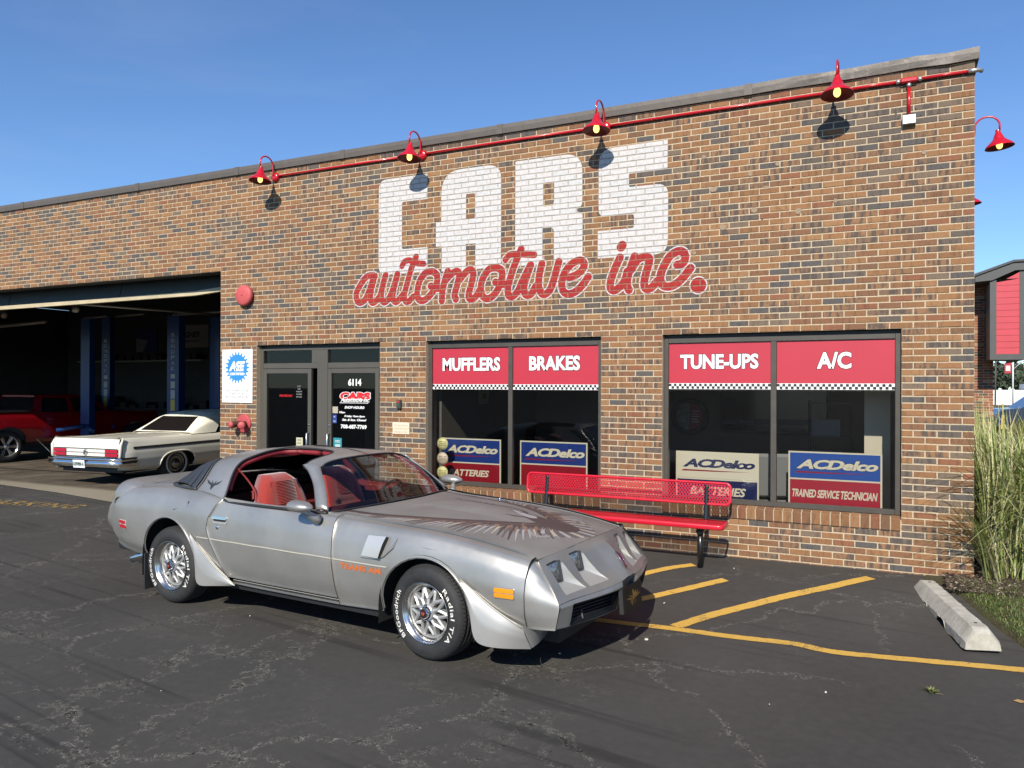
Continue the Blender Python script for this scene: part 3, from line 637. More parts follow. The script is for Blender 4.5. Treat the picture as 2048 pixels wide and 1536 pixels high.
g = G(); g.bb((-7.425, .0883, 1.520), (-6.95, .0893, 1.527)); g.obj('lettering', white_ink, dr)
door_text('SHOP HOURS:', -7.345, -7.01, 1.445, 1.48, shear=.3); door_text('Mon-', -7.435, -7.33, 1.38, 1.41, shear=.3)
door_text('Friday 7am-5pm', -7.35, -7.005, 1.325, 1.357, shear=.3); door_text('Sat. & Sun. Closed', -7.385, -6.98, 1.28, 1.31, shear=.3)
door_text('708-687-7769', -7.405, -6.975, 1.175, 1.232, off=.045)
g = G(); g.bb((-7.546, .0885, 1.38), (-7.455, .0895, 1.47)); g.obj('sticker', mat('sticker_tan', (.40, .36, .28), .7), dr)
g = G(); g.bb((-7.546, .0885, 1.245), (-7.475, .0895, 1.36)); sb_ = g.obj('sticker', mat('sticker_blue', (.02, .05, .22), .6), dr)
g = G(); text(g, '<', -7.525, -7.498, 1.322, 1.345, lambda x, z, d: (x, .0880, z)); text(g, 'VISA', -7.535, -7.488, 1.262, 1.28, lambda x, z, d: (x, .0880, z)); g.obj('lettering', white_ink, sb_)
g = G(); g.bb((-7.53, .0885, .905), (-7.388, .0895, 1.045)); st2_ = g.obj('sticker', mat('sticker_teal', (.02, .22, .25), .6), dr)
g = G(); [g.bb((-7.50, .0878, z), (-7.415, .0884, z+.006)) for z in (1.005, .985, .950, .938, .926)]; g.obj('print', white_ink, st2_)
g = G(); g.bb((-8.183, .0885, .885), (-8.066, .0895, 1.027)); st3_ = g.obj('sticker', mat('sticker_yellowed', (.50, .48, .33), .7), dl)
g = G(); [g.bb((-8.165, .0878, z), (-8.09, .0884, z+.005)) for z in (1.0, .985, .955, .94)]; g.obj('print', trim, st3_)
g = G(); text(g, 'EMPLOYEES ONLY', -8.49, -8.255, 1.598, 1.626, lambda x, z, d: (x, .0885, z), off=.03); g.obj('lettering', ink_red, dl)
g = G()
for i, (t, w_) in enumerate((('SHOP', .06), ('HRS', .05), ('MON-FRI', .10), ('CLOSED', .10), ('SAT-SUN', .10))): text(g, t, -8.135-w_/2, -8.135+w_/2, 1.755-i*.037-.02, 1.755-i*.037, lambda x, z, d: (x, .0885, z), off=.02)
g.obj('lettering', mat('pale_ink', (.25, .25, .24), .6), dl)

# ================================================================== INSIDE THE OFFICE AND THE BAY
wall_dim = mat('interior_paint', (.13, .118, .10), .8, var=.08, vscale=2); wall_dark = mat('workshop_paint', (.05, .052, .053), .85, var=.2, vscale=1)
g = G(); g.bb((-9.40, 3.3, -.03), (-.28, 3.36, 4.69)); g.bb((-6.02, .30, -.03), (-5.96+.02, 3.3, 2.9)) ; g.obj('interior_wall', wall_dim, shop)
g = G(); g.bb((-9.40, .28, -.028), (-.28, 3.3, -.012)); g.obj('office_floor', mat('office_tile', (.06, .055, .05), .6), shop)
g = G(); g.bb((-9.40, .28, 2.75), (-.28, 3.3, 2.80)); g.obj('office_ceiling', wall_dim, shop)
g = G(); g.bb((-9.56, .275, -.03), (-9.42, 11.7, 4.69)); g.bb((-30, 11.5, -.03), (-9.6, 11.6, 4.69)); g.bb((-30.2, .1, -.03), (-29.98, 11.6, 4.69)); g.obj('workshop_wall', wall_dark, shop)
g = G(); g.bb((-.95, .75, -.012), (-.70, .9, 2.745)); g.obj('office_column', mat('column_beige', (.62, .56, .43), .7), shop)
# sectional door, drawn up under the lintel
t = thing('overhead_door', 'dark sectional overhead door raised above the open bay with a pale bottom rail', 'door', (-19.7, .35, 3.25))
dm = mat('door_green_grey', (.042, .052, .052), .5, var=.1, vscale=3)
for k in range(3):
    for i in range(7):
        gg = G(); gg.box((-9+i*3.0, .045+k*.33, .075+k*.10), (2.98, .05, .26 if k == 0 else .10), 0, rx=R(-14 if k == 0 else -55)); gg.obj('panel', dm, t)
g = G()
n = 24; pts = []
for k in range(n+1):
    x = -10.0+20.1*k/n; sag = -.055*(1-((k-n*.45)/(n*.55))**2); pts.append((x, -.02, -.055+sag*.7+(.05 if k == n else 0)))
for k in range(n):
    a_, b_ = pts[k], pts[k+1]; g.add([(a_[0], -.03, a_[2]-.035), (b_[0], -.03, b_[2]-.035), (b_[0], -.03, b_[2]+.03), (a_[0], -.03, a_[2]+.03), (a_[0], .04, a_[2]-.035), (b_[0], .04, b_[2]-.035), (b_[0], .04, b_[2]+.03), (a_[0], .04, a_[2]+.03)], [(0, 1, 2, 3), (7, 6, 5, 4), (4, 5, 1, 0), (3, 2, 6, 7)])
g.obj('bottom_rail', mat('rail_cream', (.50, .42, .27), .6, var=.15, vscale=3), t)
lt = mat('galvanised', (.33, .32, .28), .5, .4)
g = G(); g.tube([(-14.40, .9, 3.27), (-14.3, 4.6, 3.35)], .028, 6); tag_o = g.obj('door_track', lt, None, label='pale steel overhead door track sloping into the dark bay', category='door track')
g = G(); g.tube([(-23.6, 5, 3.40), (-21.3, 5, 3.46)], .05, 6); g.obj('ceiling_tube_light', lt, None, label='unlit tube light hanging low at the left of the bay', category='light fitting', group='tube lights in the bay')
g = G(); g.tube([(-17.6, 6, 3.60), (-15.6, 6, 3.62)], .04, 6); g.obj('ceiling_tube_light', lt, None, label='unlit tube light behind the tallest blue lift post', category='light fitting', group='tube lights in the bay')
g = G(); g.tube([(-24.0, 8, 3.9), (-22.9, 8, 3.92)], .04, 6); g.tube([(-22.5, 8, 3.9), (-21.2, 8, 3.93)], .04, 6); g.obj('ceiling_tube_light', lt, None, label='two small unlit tubes far back in the dark bay', category='light fitting', group='tube lights in the bay')
def flood(loc, r, lab):
    t = thing('round_ceiling_lamp', lab, 'light fitting', loc, 0, 'round lamps under the bay ceiling')
    g = G(); g.lathe([(r*.3, .10), (r*.9, .05), (r, 0), (r*.92, -.01), (r*.6, .03), (0, .035)], 18, M=axmat((0, 0, 0), (.1, -1, -.25))); g.obj('reflector', lt, t)
    g = G(); g.lathe([(r*.25, -.02), (r*.25, .03), (0, .05)], 10, M=axmat((0, 0, 0), (.1, -1, -.25))); g.obj('bulb', black, t)
flood((-14.99, 1.5, 3.245), .085, 'round galvanised lamp hanging just under the door rail'); flood((-19.8, 3.0, 3.44), .10, 'round galvanised lamp further left in the bay')
# blue two-post lifts
blue = mat('lift_blue', (.006, .035, .13), .45, coat=.1, var=.12)
def lift_post(x, y, h, w, lab, lettered):
    t = thing('lift_post', lab, 'car lift', (x, y, -.04), R(8), 'blue lift posts in the bay')
    g = G(); g.bb((-w/2, -w*.35, 0), (w/2, -w*.28, h)); g.bb((-w/2, -w*.28, 0), (-w/2+.03, w*.30, h)); g.bb((w/2-.03, -w*.28, 0), (w/2, w*.30, h)); g.obj('column', blue, t)
    g = G(); g.bb((-w*.7, -w*.6, 0), (w*.7, w*.6, .025)); g.obj('base_plate', blue, t)
    g = G(); g.bb((-w*.38, -w*.2, .75), (w*.38, w*.3, 1.35)); g.obj('carriage', trim, t)
    g = G(); g.tube([(0, -w*.4, .80), (-.5, -w*1.6, .70)], .05, 8); g.tube([(.1, -w*.4, .80), (.55, -w*1.4, .70)], .05, 8); g.obj('swing_arm', blue, t)
    if lettered:
        g = G()
        for i, c in enumerate('BENDPAK'): text(g, c, -.05, .05, 3.0-i*.13-.09, 3.0-i*.13, lambda a, b, d: (a, -w*.36, b), off=.02)
        g.obj('lettering', mat('lift_letters', (.30, .32, .36), .6), t)
        for z, hh, m_ in ((1.95, .10, 0), (1.72, .16, 0), (1.48, .20, 0), (1.20, .26, 1), (.98, .18, 0)):
            g = G(); g.bb((-.06, -w*.36, z), (.06, -w*.352, z+hh)); g.obj('decal', (mat('decal_grey', (.42, .42, .40), .6), mat('decal_yellow', (.5, .42, .08), .6))[m_], t)
lift_post(-18.22, 4.05, 3.4, .27, 'plain blue lift post beside the red pickup, its foot in sun', False)
lift_post(-19.45, 5.5, 3.6, .27, 'blue lift post with white letters just right of the foot-lit one', True)
lift_post(-15.60, 4.4, 3.4, .33, 'widest blue lift post with white letters above the cream soft top', True)
lift_post(-15.05, 5.1, 3.4, .28, 'blue lift post nearest the brick pier', False)
# wall signs deep in the bay
t = thing('wall_sign', 'pale rectangular workshop sign reading wagner on the far wall', 'sign', (-23.2, 11.46, 3.45)); g = G(); g.bb((-.95, -.02, -.35), (.95, .02, .45)); g.obj('board', mat('sign_grey', (.38, .38, .37), .7), t)
g = G(); text(g, 'WAGNER', -.7, .55, 0, .22, lambda a, b, d: (a, -.024, b), off=.03, shear=.15); text(g, 'BRAKE PRODUCTS', -.6, .5, -.16, -.08, lambda a, b, d: (a, -.024, b), off=.02); g.obj('lettering', black, t)
t = thing('wall_sign', 'dark blue banner sign with a pale corner on the far wall', 'sign', (-25.4, 11.46, 3.4)); g = G(); g.bb((-.55, -.02, -.42), (.55, .02, .42)); g.obj('board', mat('sign_navy', (.02, .03, .12), .7), t)
g = G(); g.add([(-.55, -.024, -.42), (-.2, -.024, -.42), (.1, -.024, .0), (-.55, -.024, .1)], [(0, 1, 2, 3)]); g.obj('stripe', mat('sign_grey2', (.3, .3, .33), .7), t)
t = thing('wall_shelf', 'long shelf of small parts along the far wall of the bay', 'shelf', (-24.5, 11.2, 2.62)); g = G(); g.bb((-4.2, -.2, -.02), (2.4, .25, .03)); g.obj('board', lt, t)
g = G(); [g.bb((-4+i*.42, -.15, .03), (-4+i*.42+random.uniform(.15, .33), .15, random.uniform(.12, .34))) for i in range(15)]; g.obj('parts_box', black, t, kind='stuff')
t = thing('workbench', 'dark workbench with clutter against the far wall', 'workbench', (-24.5, 10.9, -.01)); g = G(); g.bb((-4.5, -.35, .88), (4.0, .4, .94)); g.obj('top', trim, t); 
for x in (-4.4, -1.5, 1.2, 3.8): g = G(); g.bb((x, -.3, 0), (x+.08, .35, .88)); g.obj('leg', trim, t)
g = G(); [g.bb((-4.3+i*.5, -.25, .94), (-4.3+i*.5+random.uniform(.15, .4), .2, .94+random.uniform(.1, .45))) for i in range(16)]; g.obj('clutter', black, t, kind='stuff')

# office furnishings glimpsed through the glass
t = thing('wall_television', 'large dark wall-mounted television with a pale line of text', 'television', (-2.2, 3.25, 1.42)); g = G(); g.bb((-.74, -.05, -.33), (.74, .03, .45), bev=.01); g.obj('case', trim, t)
g = G(); g.bb((-.71, -.053, -.29), (.71, -.051, .42)); g.obj('screen', mat('screen_black', (.006, .007, .012), .12), t); g = G(); g.bb((-.68, -.0545, -.20), (.68, -.0535, -.12)); g.obj('caption_bar', mat('caption', (.03, .04, .09), .5), t)
g = G(); text(g, 'GUITAR WORLD  CHAMPIONSHIP  12:29', -.45, .62, -.185, -.14, lambda a, b, d: (a, -.0552, b)); g.obj('lettering', mat('caption_text', (.15, .17, .22), .6), t)
t = thing('tyre_wall_sign', 'round tyre-framed wall sign half red behind the tune-ups pane', 'sign', (-3.10, 2.0, 1.36)); Mx = axmat((0, 0, 0), (0, -1, 0))
g = G(); g.lathe([(.18, .0), (.185, .05), (.22, .07), (.25, .04), (.25, -.04), (.18, -.04)], 32, M=Mx); g.obj('tyre', rubber, t)
g = G(); g.lathe([(0, .03), (.18, .03)], 24, M=Mx, a0=-PI/2, a1=PI/2); g.obj('disc', mat('sign_red2', (.22, .012, .02), .5), t); g = G(); g.lathe([(0, .03), (.18, .03)], 24, M=Mx, a0=PI/2, a1=3*PI/2); g.obj('picture', mat('sign_photo', (.16, .17, .15), .6, var=.6, vscale=25), t)
g = G(); [g.bb((.03, -.034, .07-i*.035), (.13-(i % 2)*.02, -.032, .078-i*.035)) for i in range(5)]; g.obj('print', ban_white, t)
t = thing('display_rack', 'black wire display rack of car mats by the beige column', 'rack', (-1.32, 1.25, -.012)); g = G()
for x in (-.22, .22):
    for y in (-.12, .12): g.tube([(x, y, 0), (x, y, 1.62)], .008, 5)
for z in (.5, .85, 1.2, 1.58): g.bb((-.23, -.13, z), (.23, .13, z+.01))
g.obj('frame', trim, t); g = G(); [g.bb((-.19, -.1, z+.012), (.19-random.random()*.1, .08, z+.2)) for z in (.5, .85, 1.2)]; g.obj('goods', mat('rack_goods', (.05, .06, .08), .4), t)
t = thing('wall_clock', 'yellowed square wall clock behind the mufflers pane', 'clock', (-5.88, 1.3, 1.62)); g = G(); g.bb((0, -.1, -.09), (.03, .12, .10)); g.bb((.028, -.12, -.11), (.035, .14, .12)); g.obj('case', mat('clock_yellow', (.42, .38, .22), .6), t)
g = G(); g.bb((.036, -.04, -.04), (.04, .05, .03)); g.obj('face', trim, t)
for i, (x, z, w_, h_, lb) in enumerate(((-4.55, 1.66, .22, .16, 'framed certificate high on the wall behind the brakes pane'), (-4.5, 1.42, .15, .10, 'small framed notice under the larger certificate'), (-3.98, 1.30, .13, .12, 'small square frame at the right of the brakes pane'), (-3.2, 1.83, .35, .12, 'wide pale frame above the tyre sign'))):
    t = thing('picture_frame', lb, 'picture frame', (x, 3.27, z), 0, 'frames on the office wall'); g = G(); g.bb((-w_/2-.015, -.01, -h_/2-.015), (w_/2+.015, .02, h_/2+.015)); g.obj('frame', trim, t); g = G(); g.bb((-w_/2, -.013, -h_/2), (w_/2, -.011, h_/2)); g.obj('print', mat('frame_paper', (.30, .30, .28), .7), t)
t = thing('office_chair', 'grey waiting room chair behind the tune-ups signs', 'chair', (-1.95, .95, -.012), R(200)); lm = mat('chair_grey', (.22, .22, .22), .6)
g = G(); g.bb((-.25, -.25, .42), (.25, .25, .50), bev=.03); g.obj('seat', lm, t); g = G(); g.box((0, .25, .78), (.5, .06, .5), rx=R(-8), bev=.03); g.obj('backrest', lm, t)
for sx in (-1, 1):
    for sy in (-1, 1): g = G(); g.tube([(sx*.22, sy*.22, 0), (sx*.22, sy*.22, .42)], .013, 6); g.obj('leg', chrome, t)

# tin dealer signs leaning inside the windows
sb = mat('tin_blue', (.010, .035, .20), .35, coat=.3); srd = mat('tin_red', (.26, .008, .018), .35, coat=.3); scr = mat('tin_cream', (.66, .61, .47), .4, coat=.2); sd = mat('tin_navy', (.008, .014, .075), .4)
def tin_sign(x0, x1, z0, z1, split, up, low, word, logo_m, low_m, lab, lx, lz, wx, wz, tilt=0.0):
    y = .35; t = thing('tin_sign', lab, 'sign', ((x0+x1)/2, y, z0), R(tilt), 'dealer signs standing inside the windows'); w = (x1-x0)/2; h = z1-z0; cx = (x0+x1)/2
    g = G(); g.bb((-w, -.006, 0), (w, .012, h)); g.obj('frame', scr, t)
    g = G(); g.bb((-w+.017, -.009, split+.009-z0), (w-.017, -.0061, h-.016)); g.obj('upper_field', up, t); g = G(); g.bb((-w+.017, -.009, .016), (w-.017, -.0061, split-.009-z0)); g.obj('lower_field', low, t)
    F = lambda yy: (lambda a, b, d: (a-cx, yy, b-z0))
    g = G(); text(g, 'ACDelco', lx[0], lx[1], lz[0], lz[1], F(-.0098), off=.045, shear=.28, pad=.03, space=.92); g.obj('logo_edge', sd if logo_m is not sd else scr, t)
    g = G(); text(g, 'ACDelco', lx[0], lx[1], lz[0], lz[1], F(-.0106), off=.045, shear=.28, space=.92); g.obj('logo', logo_m, t)
    q = lz[0]-.032; g = G(); g.add([F(-.0098)(lx[0]-.02, q-.012, 0), F(-.0098)(lx[0]+.35, q-.010, 0), F(-.0098)(lx[1]-.04, q+.000, 0), F(-.0098)(lx[0]+.01, q+.006, 0)], [(0, 1, 2, 3)]); g.obj('swoosh', srd, t)
    g = G(); text(g, word, wx[0], wx[1], wz[0], wz[1], F(-.0098), off=.03, shear=.25, space=.95); g.obj('lettering', low_m, t); return t
tin_sign(-5.989, -5.098, .503, 1.083, .772, sb, srd, 'BATTERIES', scr, scr, 'blue over red tin battery sign standing behind the mufflers pane', (-5.89, -5.14), (.895, .995), (-5.85, -5.26), (.60, .685))
tin_sign(-4.83, -3.942, .503, 1.083, .80, sb, srd, 'QUALITY PARTS', scr, scr, 'blue over red tin quality parts sign behind the brakes pane', (-4.755, -3.975), (.895, 1.0), (-4.75, -3.98), (.60, .69))
tin_sign(-2.878, -1.975, .455, 1.036, .733, scr, sd, 'BATTERIES', sd, scr, 'cream over navy tin battery sign behind the tune-ups pane', (-2.80, -2.015), (.86, .955), (-2.72, -2.11), (.555, .65))
tin_sign(-1.674, -.774, .495, 1.082, .793, mat('tin_blue_bright', (.012, .07, .34), .35, coat=.3), mat('tin_red_bright', (.36, .010, .028), .35, coat=.3), 'TRAINED SERVICE TECHNICIAN', scr, scr, 'bright blue over red trained technician sign behind the a/c pane', (-1.595, -.81), (.90, 1.0), (-1.635, -.815), (.60, .685))
gold = mat('sticker_gold', (.42, .39, .16), .6)
for i, (z, lb, m_) in enumerate(((1.025, 'topmost round gold award sticker on the mufflers pane', gold), (.838, 'middle round award sticker with a star on the mufflers pane', mat('sticker_bronze', (.40, .33, .22), .6)), (.662, 'lowest round gold award sticker on the mufflers pane', gold))):
    t = thing('award_sticker', lb, 'sticker', (-5.797, .0888, z), 0, 'round award stickers on the left window'); Mx = axmat((0, 0, 0), (0, -1, 0))
    g = G(); g.lathe([(0, .0), (.080, .0), (.080, -.001)], 28, M=Mx); g.obj('disc', m_, t); g = G(); g.lathe([(.070, .0008), (.074, .0008)], 28, M=Mx); g.obj('ring', trim, t)
    g = G()
    for j, w_ in enumerate(('BEST OF', 'CHICAGO', 'SOUTHLAND')): text(g, w_, -.052, .052, .018-j*.022, .033-j*.022, lambda a, b, d: (a, -.0009, b), off=.02)
    g.obj('lettering', trim, t)

# ================================================================== THINGS FIXED TO THE FRONT WALL
bulb_m = mat('lit_bulb', (.9, .8, .4), .4, emit=(1.0, .78, .20), estr=1.6)
def gooseneck():
    t = thing('gooseneck_lamp', '', 'wall lamp', (0, 0, 0), 0, 'red gooseneck lamps on the building')
    M0 = axmat((0, 0, 0), (0, -1, 0)); g = G(); g.lathe([(0, .045), (.04, .045), (.062, .03), (.066, .005), (.066, -.0), (0, 0)], 24, M=M0); g.obj('canopy', red_gloss, t)
    g = G(); pts = []
    for k in range(15):
        a_ = PI*k/14; pts.append((0, -.06-.125+.125*math.cos(a_), .13+.115*math.sin(a_)))
    pts = smooth_line([(0, -.03, 0), (0, -.055, .035), (0, -.062, .09)], 4)+[np.array(p) for p in pts[1:]]+[np.array((0, -.31, .07))]
    g.tube(pts, .0105, 10); g.obj('arm', red_gloss, t)
    Ms = axmat((0, -.31, -.125), (0, .10, 1))
    prof = [(.024, .205), (.026, .175), (.034, .165), (.034, .15), (.043, .145), (.043, .13), (.05, .125), (.052, .112), (.062, .095), (.085, .07), (.115, .045), (.142, .018), (.150, .0)]
    g = G(); g.lathe(prof, 36, M=Ms); g.lathe([(r-.002, h-.002) for r, h in prof[::-1]], 36, mi=1, M=Ms); g.lathe([(.150, 0), (.1515, -.003), (.148, -.002)], 36, M=Ms); g.obj('shade', [red_gloss, mat('shade_inside', (.10, .003, .008), .45)], t, fixn=False)
    g = G(); g.lathe([(.014, .09), (.02, .07), (.031, .045), (.034, .02), (.028, -.004), (.015, -.018), (0, -.021)], 16, M=Ms); g.obj('bulb', bulb_m, t); return t
LMP = ['leftmost red gooseneck lamp, above the door side of the wall', 'red gooseneck lamp casting its shadow on the white letter C', 'red gooseneck lamp casting its shadow on the white letter S', 'red gooseneck lamp nearest the right corner of the front']
L0 = gooseneck(); L0['label'] = LMP[0]; L0.location = (-8.49, 0, 4.69)
for x, lb in zip((-6.05, -3.61, -1.17), LMP[1:]): dup(L0, loc=(x, 0, 4.69), label=lb)
dup(L0, loc=(.13, 2.2, 4.68), rz=R(90), label='red gooseneck lamp sticking out past the corner against the sky'); dup(L0, loc=(.09, 5.2, 4.66), rz=R(90), label='red lamp shade just showing round the corner, lower in view')
g = G(); g.bb((0, 2.12, 4.60), (.13, 2.28, 4.76), bev=.01); g.bb((0, 5.12, 4.58), (.09, 5.28, 4.74), bev=.01); g.obj('lamp_block', red_gloss, shop, kind='stuff')
t = thing('conduit_pipe', 'long red painted conduit running under the parapet between the lamps', 'pipe', (0, 0, 4.70))
segs = [(-8.43, -6.11), (-5.99, -3.67), (-3.55, -1.23), (-1.11, -.66), (-.44, -.06)]
for a_, b_ in segs: g = G(); g.tube([(a_, -.022, 0), ((a_+b_)/2, -.022, .003), (b_, -.022, 0)], .0155, 10); g.obj('pipe_length', red_gloss, t)
galv = mat('galvanised_fitting', (.48, .48, .46), .35, .7)
g = G(); g.tube([(-.66, -.022, 0), (-.625, -.022, 0)], .021, 10); g.tube([(-.475, -.022, 0), (-.44, -.022, 0)], .021, 10); g.tube([(-.55, -.022, -.028), (-.55, -.022, -.065)], .021, 10); g.tube([(-.06, -.022, 0), (-.02, -.022, .002), (.03, -.02, .004), (.05, .02, .004)], .021, 10); g.obj('coupling', galv, t)
g = G(); g.bb((-.625, -.055, -.025), (-.475, -.004, .025), bev=.012); g.obj('conduit_body', red_gloss, t)
g = G(); g.tube([(-.55, -.022, -.065), (-.55, -.022, -.335)], .0155, 10); g.obj('pipe_length', red_gloss, t)
t = thing('junction_box', 'small grey metal junction box under the short red drop pipe', 'junction box', (-.548, 0, 4.32)); g = G(); g.bb((-.058, -.055, -.045), (.058, -.004, .045), bev=.004); g.obj('box', galv, t)
g = G(); g.bb((-.052, -.058, -.039), (.052, -.0555, .039)); g.obj('cover', mat('galv_light', (.6, .6, .58), .4, .5), t)
# brick holes left by old fixings
g = G(); [g.lathe([(0, 0), (.008, 0)], 8, M=axmat((x, -.0035, z), (0, -1, 0))) for x, z in ((-.66, 4.41), (-.61, 4.43), (-.49, 4.43), (-.45, 4.36), (-.64, 4.36), (-7.5, 3.3), (-3.3, 2.42), (-6.7, 3.9), (-1.6, 3.8), (-1.9, 3.5), (-2.3, 4.1))]; g.obj('anchor_hole', black, shop, kind='stuff')
chipm = mat('mortar_smear', (.30, .22, .15), .95)
g = G()
for x, z, s_ in ((-2.02, 3.98, .02), (-2.4, 3.86, .03), (-1.86, 3.82, .022), (-1.55, 3.55, .03), (-1.98, 3.6, .025), (-2.5, 4.22, .02), (-2.3, 3.45, .03), (-1.2, 3.62, .02), (-2.6, 3.2, .02), (-1.75, 4.05, .018), (-.42, 4.0, .02)):
    n = 9; P_ = [(x+s_*(1+.5*random.random())*math.cos(2*PI*k/n), -.0045, z+s_*.8*(1+.6*random.random())*math.sin(2*PI*k/n)) for k in range(n)]; g.add(P_, [tuple(range(n))])
g.obj('mortar_patch', chipm, shop, kind='stuff')

t = thing('alarm_bell', 'round faded red alarm bell between the open bay and the door', 'bell', (-9.03, 0, 3.045)); M0 = axmat((0, 0, 0), (0, -1, 0))
g = G(); g.lathe([(.03, 0), (.03, .035)], 16, M=M0); g.obj('mount', faded_red, t)
g = G(); g.lathe([(.148, .035), (.150, .06), (.143, .078), (.12, .09), (.05, .097), (0, .098)], 36, M=M0); g.lathe([(.148, .035), (.03, .035)], 36, M=M0); g.obj('gong', mat('bell_red', (.50, .085, .085), .6, var=.08, vscale=20), t)
g = G(); g.lathe([(.008, .098), (.008, .103), (0, .104)], 10, M=M0); g.obj('screw', trim, t)
t = thing('fire_hydrant_inlet', 'faded red twin fire brigade inlet on a round wall plate', 'fire inlet', (-9.07, 0, 1.205)); g = G(); g.lathe([(.135, 0), (.135, .018), (.12, .025), (0, .03)], 30, M=M0); g.obj('wall_plate', faded_red, t)
for sx in (-1, 1):
    d = Vector((sx*.55, -1, -.12)).normalized(); g = G(); Md = axmat((sx*.03, -.02, 0), d); g.lathe([(.042, 0), (.042, .10), (.048, .105), (.048, .14)], 20, M=Md, mi=0); g.lathe([(.050, .14), (.052, .17), (.044, .18), (0, .182)], 20, M=Md, mi=1); g.obj('inlet', [mat('old_brass', (.13, .07, .05), .6, .4), mat('bell_red', ())], t)
t = thing('bell_push', 'small grey key box with a red light beside the door', 'keypad', (-6.385, 0, 1.52)); g = G(); g.bb((-.032, -.04, -.058), (.032, -.004, .058), bev=.006); g.obj('case', mat('case_dark', (.05, .05, .05), .5), t)
g = G(); g.bb((-.018, -.046, -.03), (.018, -.0405, .01)); g.obj('button', mat('button_green', (.04, .08, .06), .4), t); g = G(); g.bb((-.015, -.044, .022), (.015, -.0405, .044)); g.obj('light', mat('button_red', (.5, .03, .02), .4), t)
t = thing('notice_plate', 'small cream notice plate with worn red lettering beside the door', 'notice', (-6.362, 0, 1.21)); g = G(); g.bb((-.128, -.010, -.075), (.128, -.004, .075), bev=.001); g.obj('plate', mat('notice_cream', (.70, .60, .45), .6), t)
g = G()
for i, w_ in enumerate(('NO SOLICITING', 'VIOLATORS WILL BE', 'PROSECUTED')): text(g, w_, -.10, .10, .025-i*.042, .045-i*.042, lambda a, b, d: (a, -.0108, b))
g.obj('lettering', mat('faded_ink', (.50, .22, .15), .7), t); g = G(); [g.lathe([(.005, .0), (.004, .003), (0, .0035)], 8, M=axmat((sx*.115, -.0105, 0), (0, -1, 0))) for sx in (-1, 1)]; g.obj('screw', chrome, t)
# certified sign with a cog wheel
t = thing('certification_sign', 'white metal sign with a blue cog wheel beside the entrance', 'sign', (-9.2, 0, 1.504)); g = G(); g.bb((-.295, -.012, 0), (.293, -.006, .772), bev=.001); g.obj('board', mat('sign_white', (.82, .82, .80), .4, coat=.2), t)
g = G(); pts = []; n = 22
for k in range(n):
    for f_, r in ((-.27, .190), (-.17, .228), (.17, .228), (.27, .190)): a_ = 2*PI*(k+f_)/n; pts.append((r*math.cos(a_), r*math.sin(a_)))
g.add([(x, -.0128, .508+y) for x, y in pts], [tuple(range(len(pts)))]); g.obj('cog', mat('cog_blue', (.035, .24, .80), .5), t)
g = G(); text(g, 'ASE', -.165, .15, .455, .60, lambda a, b, d: (a, -.0134, b), off=.06, shear=.22, space=.88); text(g, 'CERTIFIED', -.148, .145, .398, .435, lambda a, b, d: (a, -.0134, b), off=.06); g.obj('lettering', white_ink, t)
ink = mat('sign_ink', (.06, .06, .07), .6); g = G()
for w_, a_, b_, c_, d_ in (('AUTOMOTIVE', -.216, .214, .158, .187), ('SERVICE', -.14, .131, .115, .142), ('EXCELLENCE', -.215, .205, .07, .098)): text(g, w_, a_, b_, c_, d_, lambda a, b, d: (a, -.0128, b))
text(g, 'WE EMPLOY TECHNICIANS CERTIFIED BY THE', -.215, .214, .237, .246, lambda a, b, d: (a, -.0128, b)); text(g, 'NATIONAL INSTITUTE FOR', -.12, .12, .212, .220, lambda a, b, d: (a, -.0128, b)); text(g, "LET'S KEEP ALL THE BEST WORKING", -.183, .175, .042, .051, lambda a, b, d: (a, -.0128, b)); g.obj('small_print', ink, t)
g = G(); [g.lathe([(.007, .0), (.005, .004), (0, .004)], 8, M=axmat((sx*.27, -.0122, zz), (0, -1, 0))) for sx in (-1, 1) for zz in (.03, .745)]; g.obj('screw', chrome, t)

# ================================================================== BENCH
bench_red = mat('bench_red', (.58, .012, .03), .33, coat=.5, var=.04); bench_blk = mat('bench_black', (.010, .011, .012), .3, coat=.3)
t = thing('mesh_bench', 'long red expanded metal bench on black pipe legs in front of the windows', 'bench', (-3.315, -.40, -.06)); L = 1.155
def diamond_panel(w0, w1, h0, h1, fn, cw=.0315, ch=.0148, th=.0042):
    """expanded metal: a lattice of slanted strands"""
    g = G(); nx_ = int((w1-w0)/cw); ny_ = int(round((h1-h0)/ch)); cw = (w1-w0)/nx_; ch = (h1-h0)/ny_
    for j in range(ny_):
        for i in range(nx_):
            for s_ in ((0, 1), (1, 0)):
                # each cell: one strand rising, mirrored on alternate cells
                up = (i+j) % 2
            xa, xb = w0+i*cw/1, w0+(i+1)*cw; ya, yb = h0+j*ch, h0+(j+1)*ch
            if (i+j) % 2: p, q = (xa, ya), (xb, yb)
            else: p, q = (xa, yb), (xb, ya)
            dx, dy = q[0]-p[0], q[1]-p[1]; l_ = math.hypot(dx, dy); ox, oy = -dy/l_*th/2, dx/l_*th/2
            V = [fn(p[0]-ox, p[1]-oy, -.0016), fn(q[0]-ox, q[1]-oy, -.0016), fn(q[0]+ox, q[1]+oy, -.0016), fn(p[0]+ox, p[1]+oy, -.0016), fn(p[0]-ox, p[1]-oy, .0016), fn(q[0]-ox, q[1]-oy, .0016), fn(q[0]+ox, q[1]+oy, .0016), fn(p[0]+ox, p[1]+oy, .0016)]
            g.add(V, [(0, 1, 2, 3), (7, 6, 5, 4), (0, 4, 5, 1), (3, 2, 6, 7)])
    return g
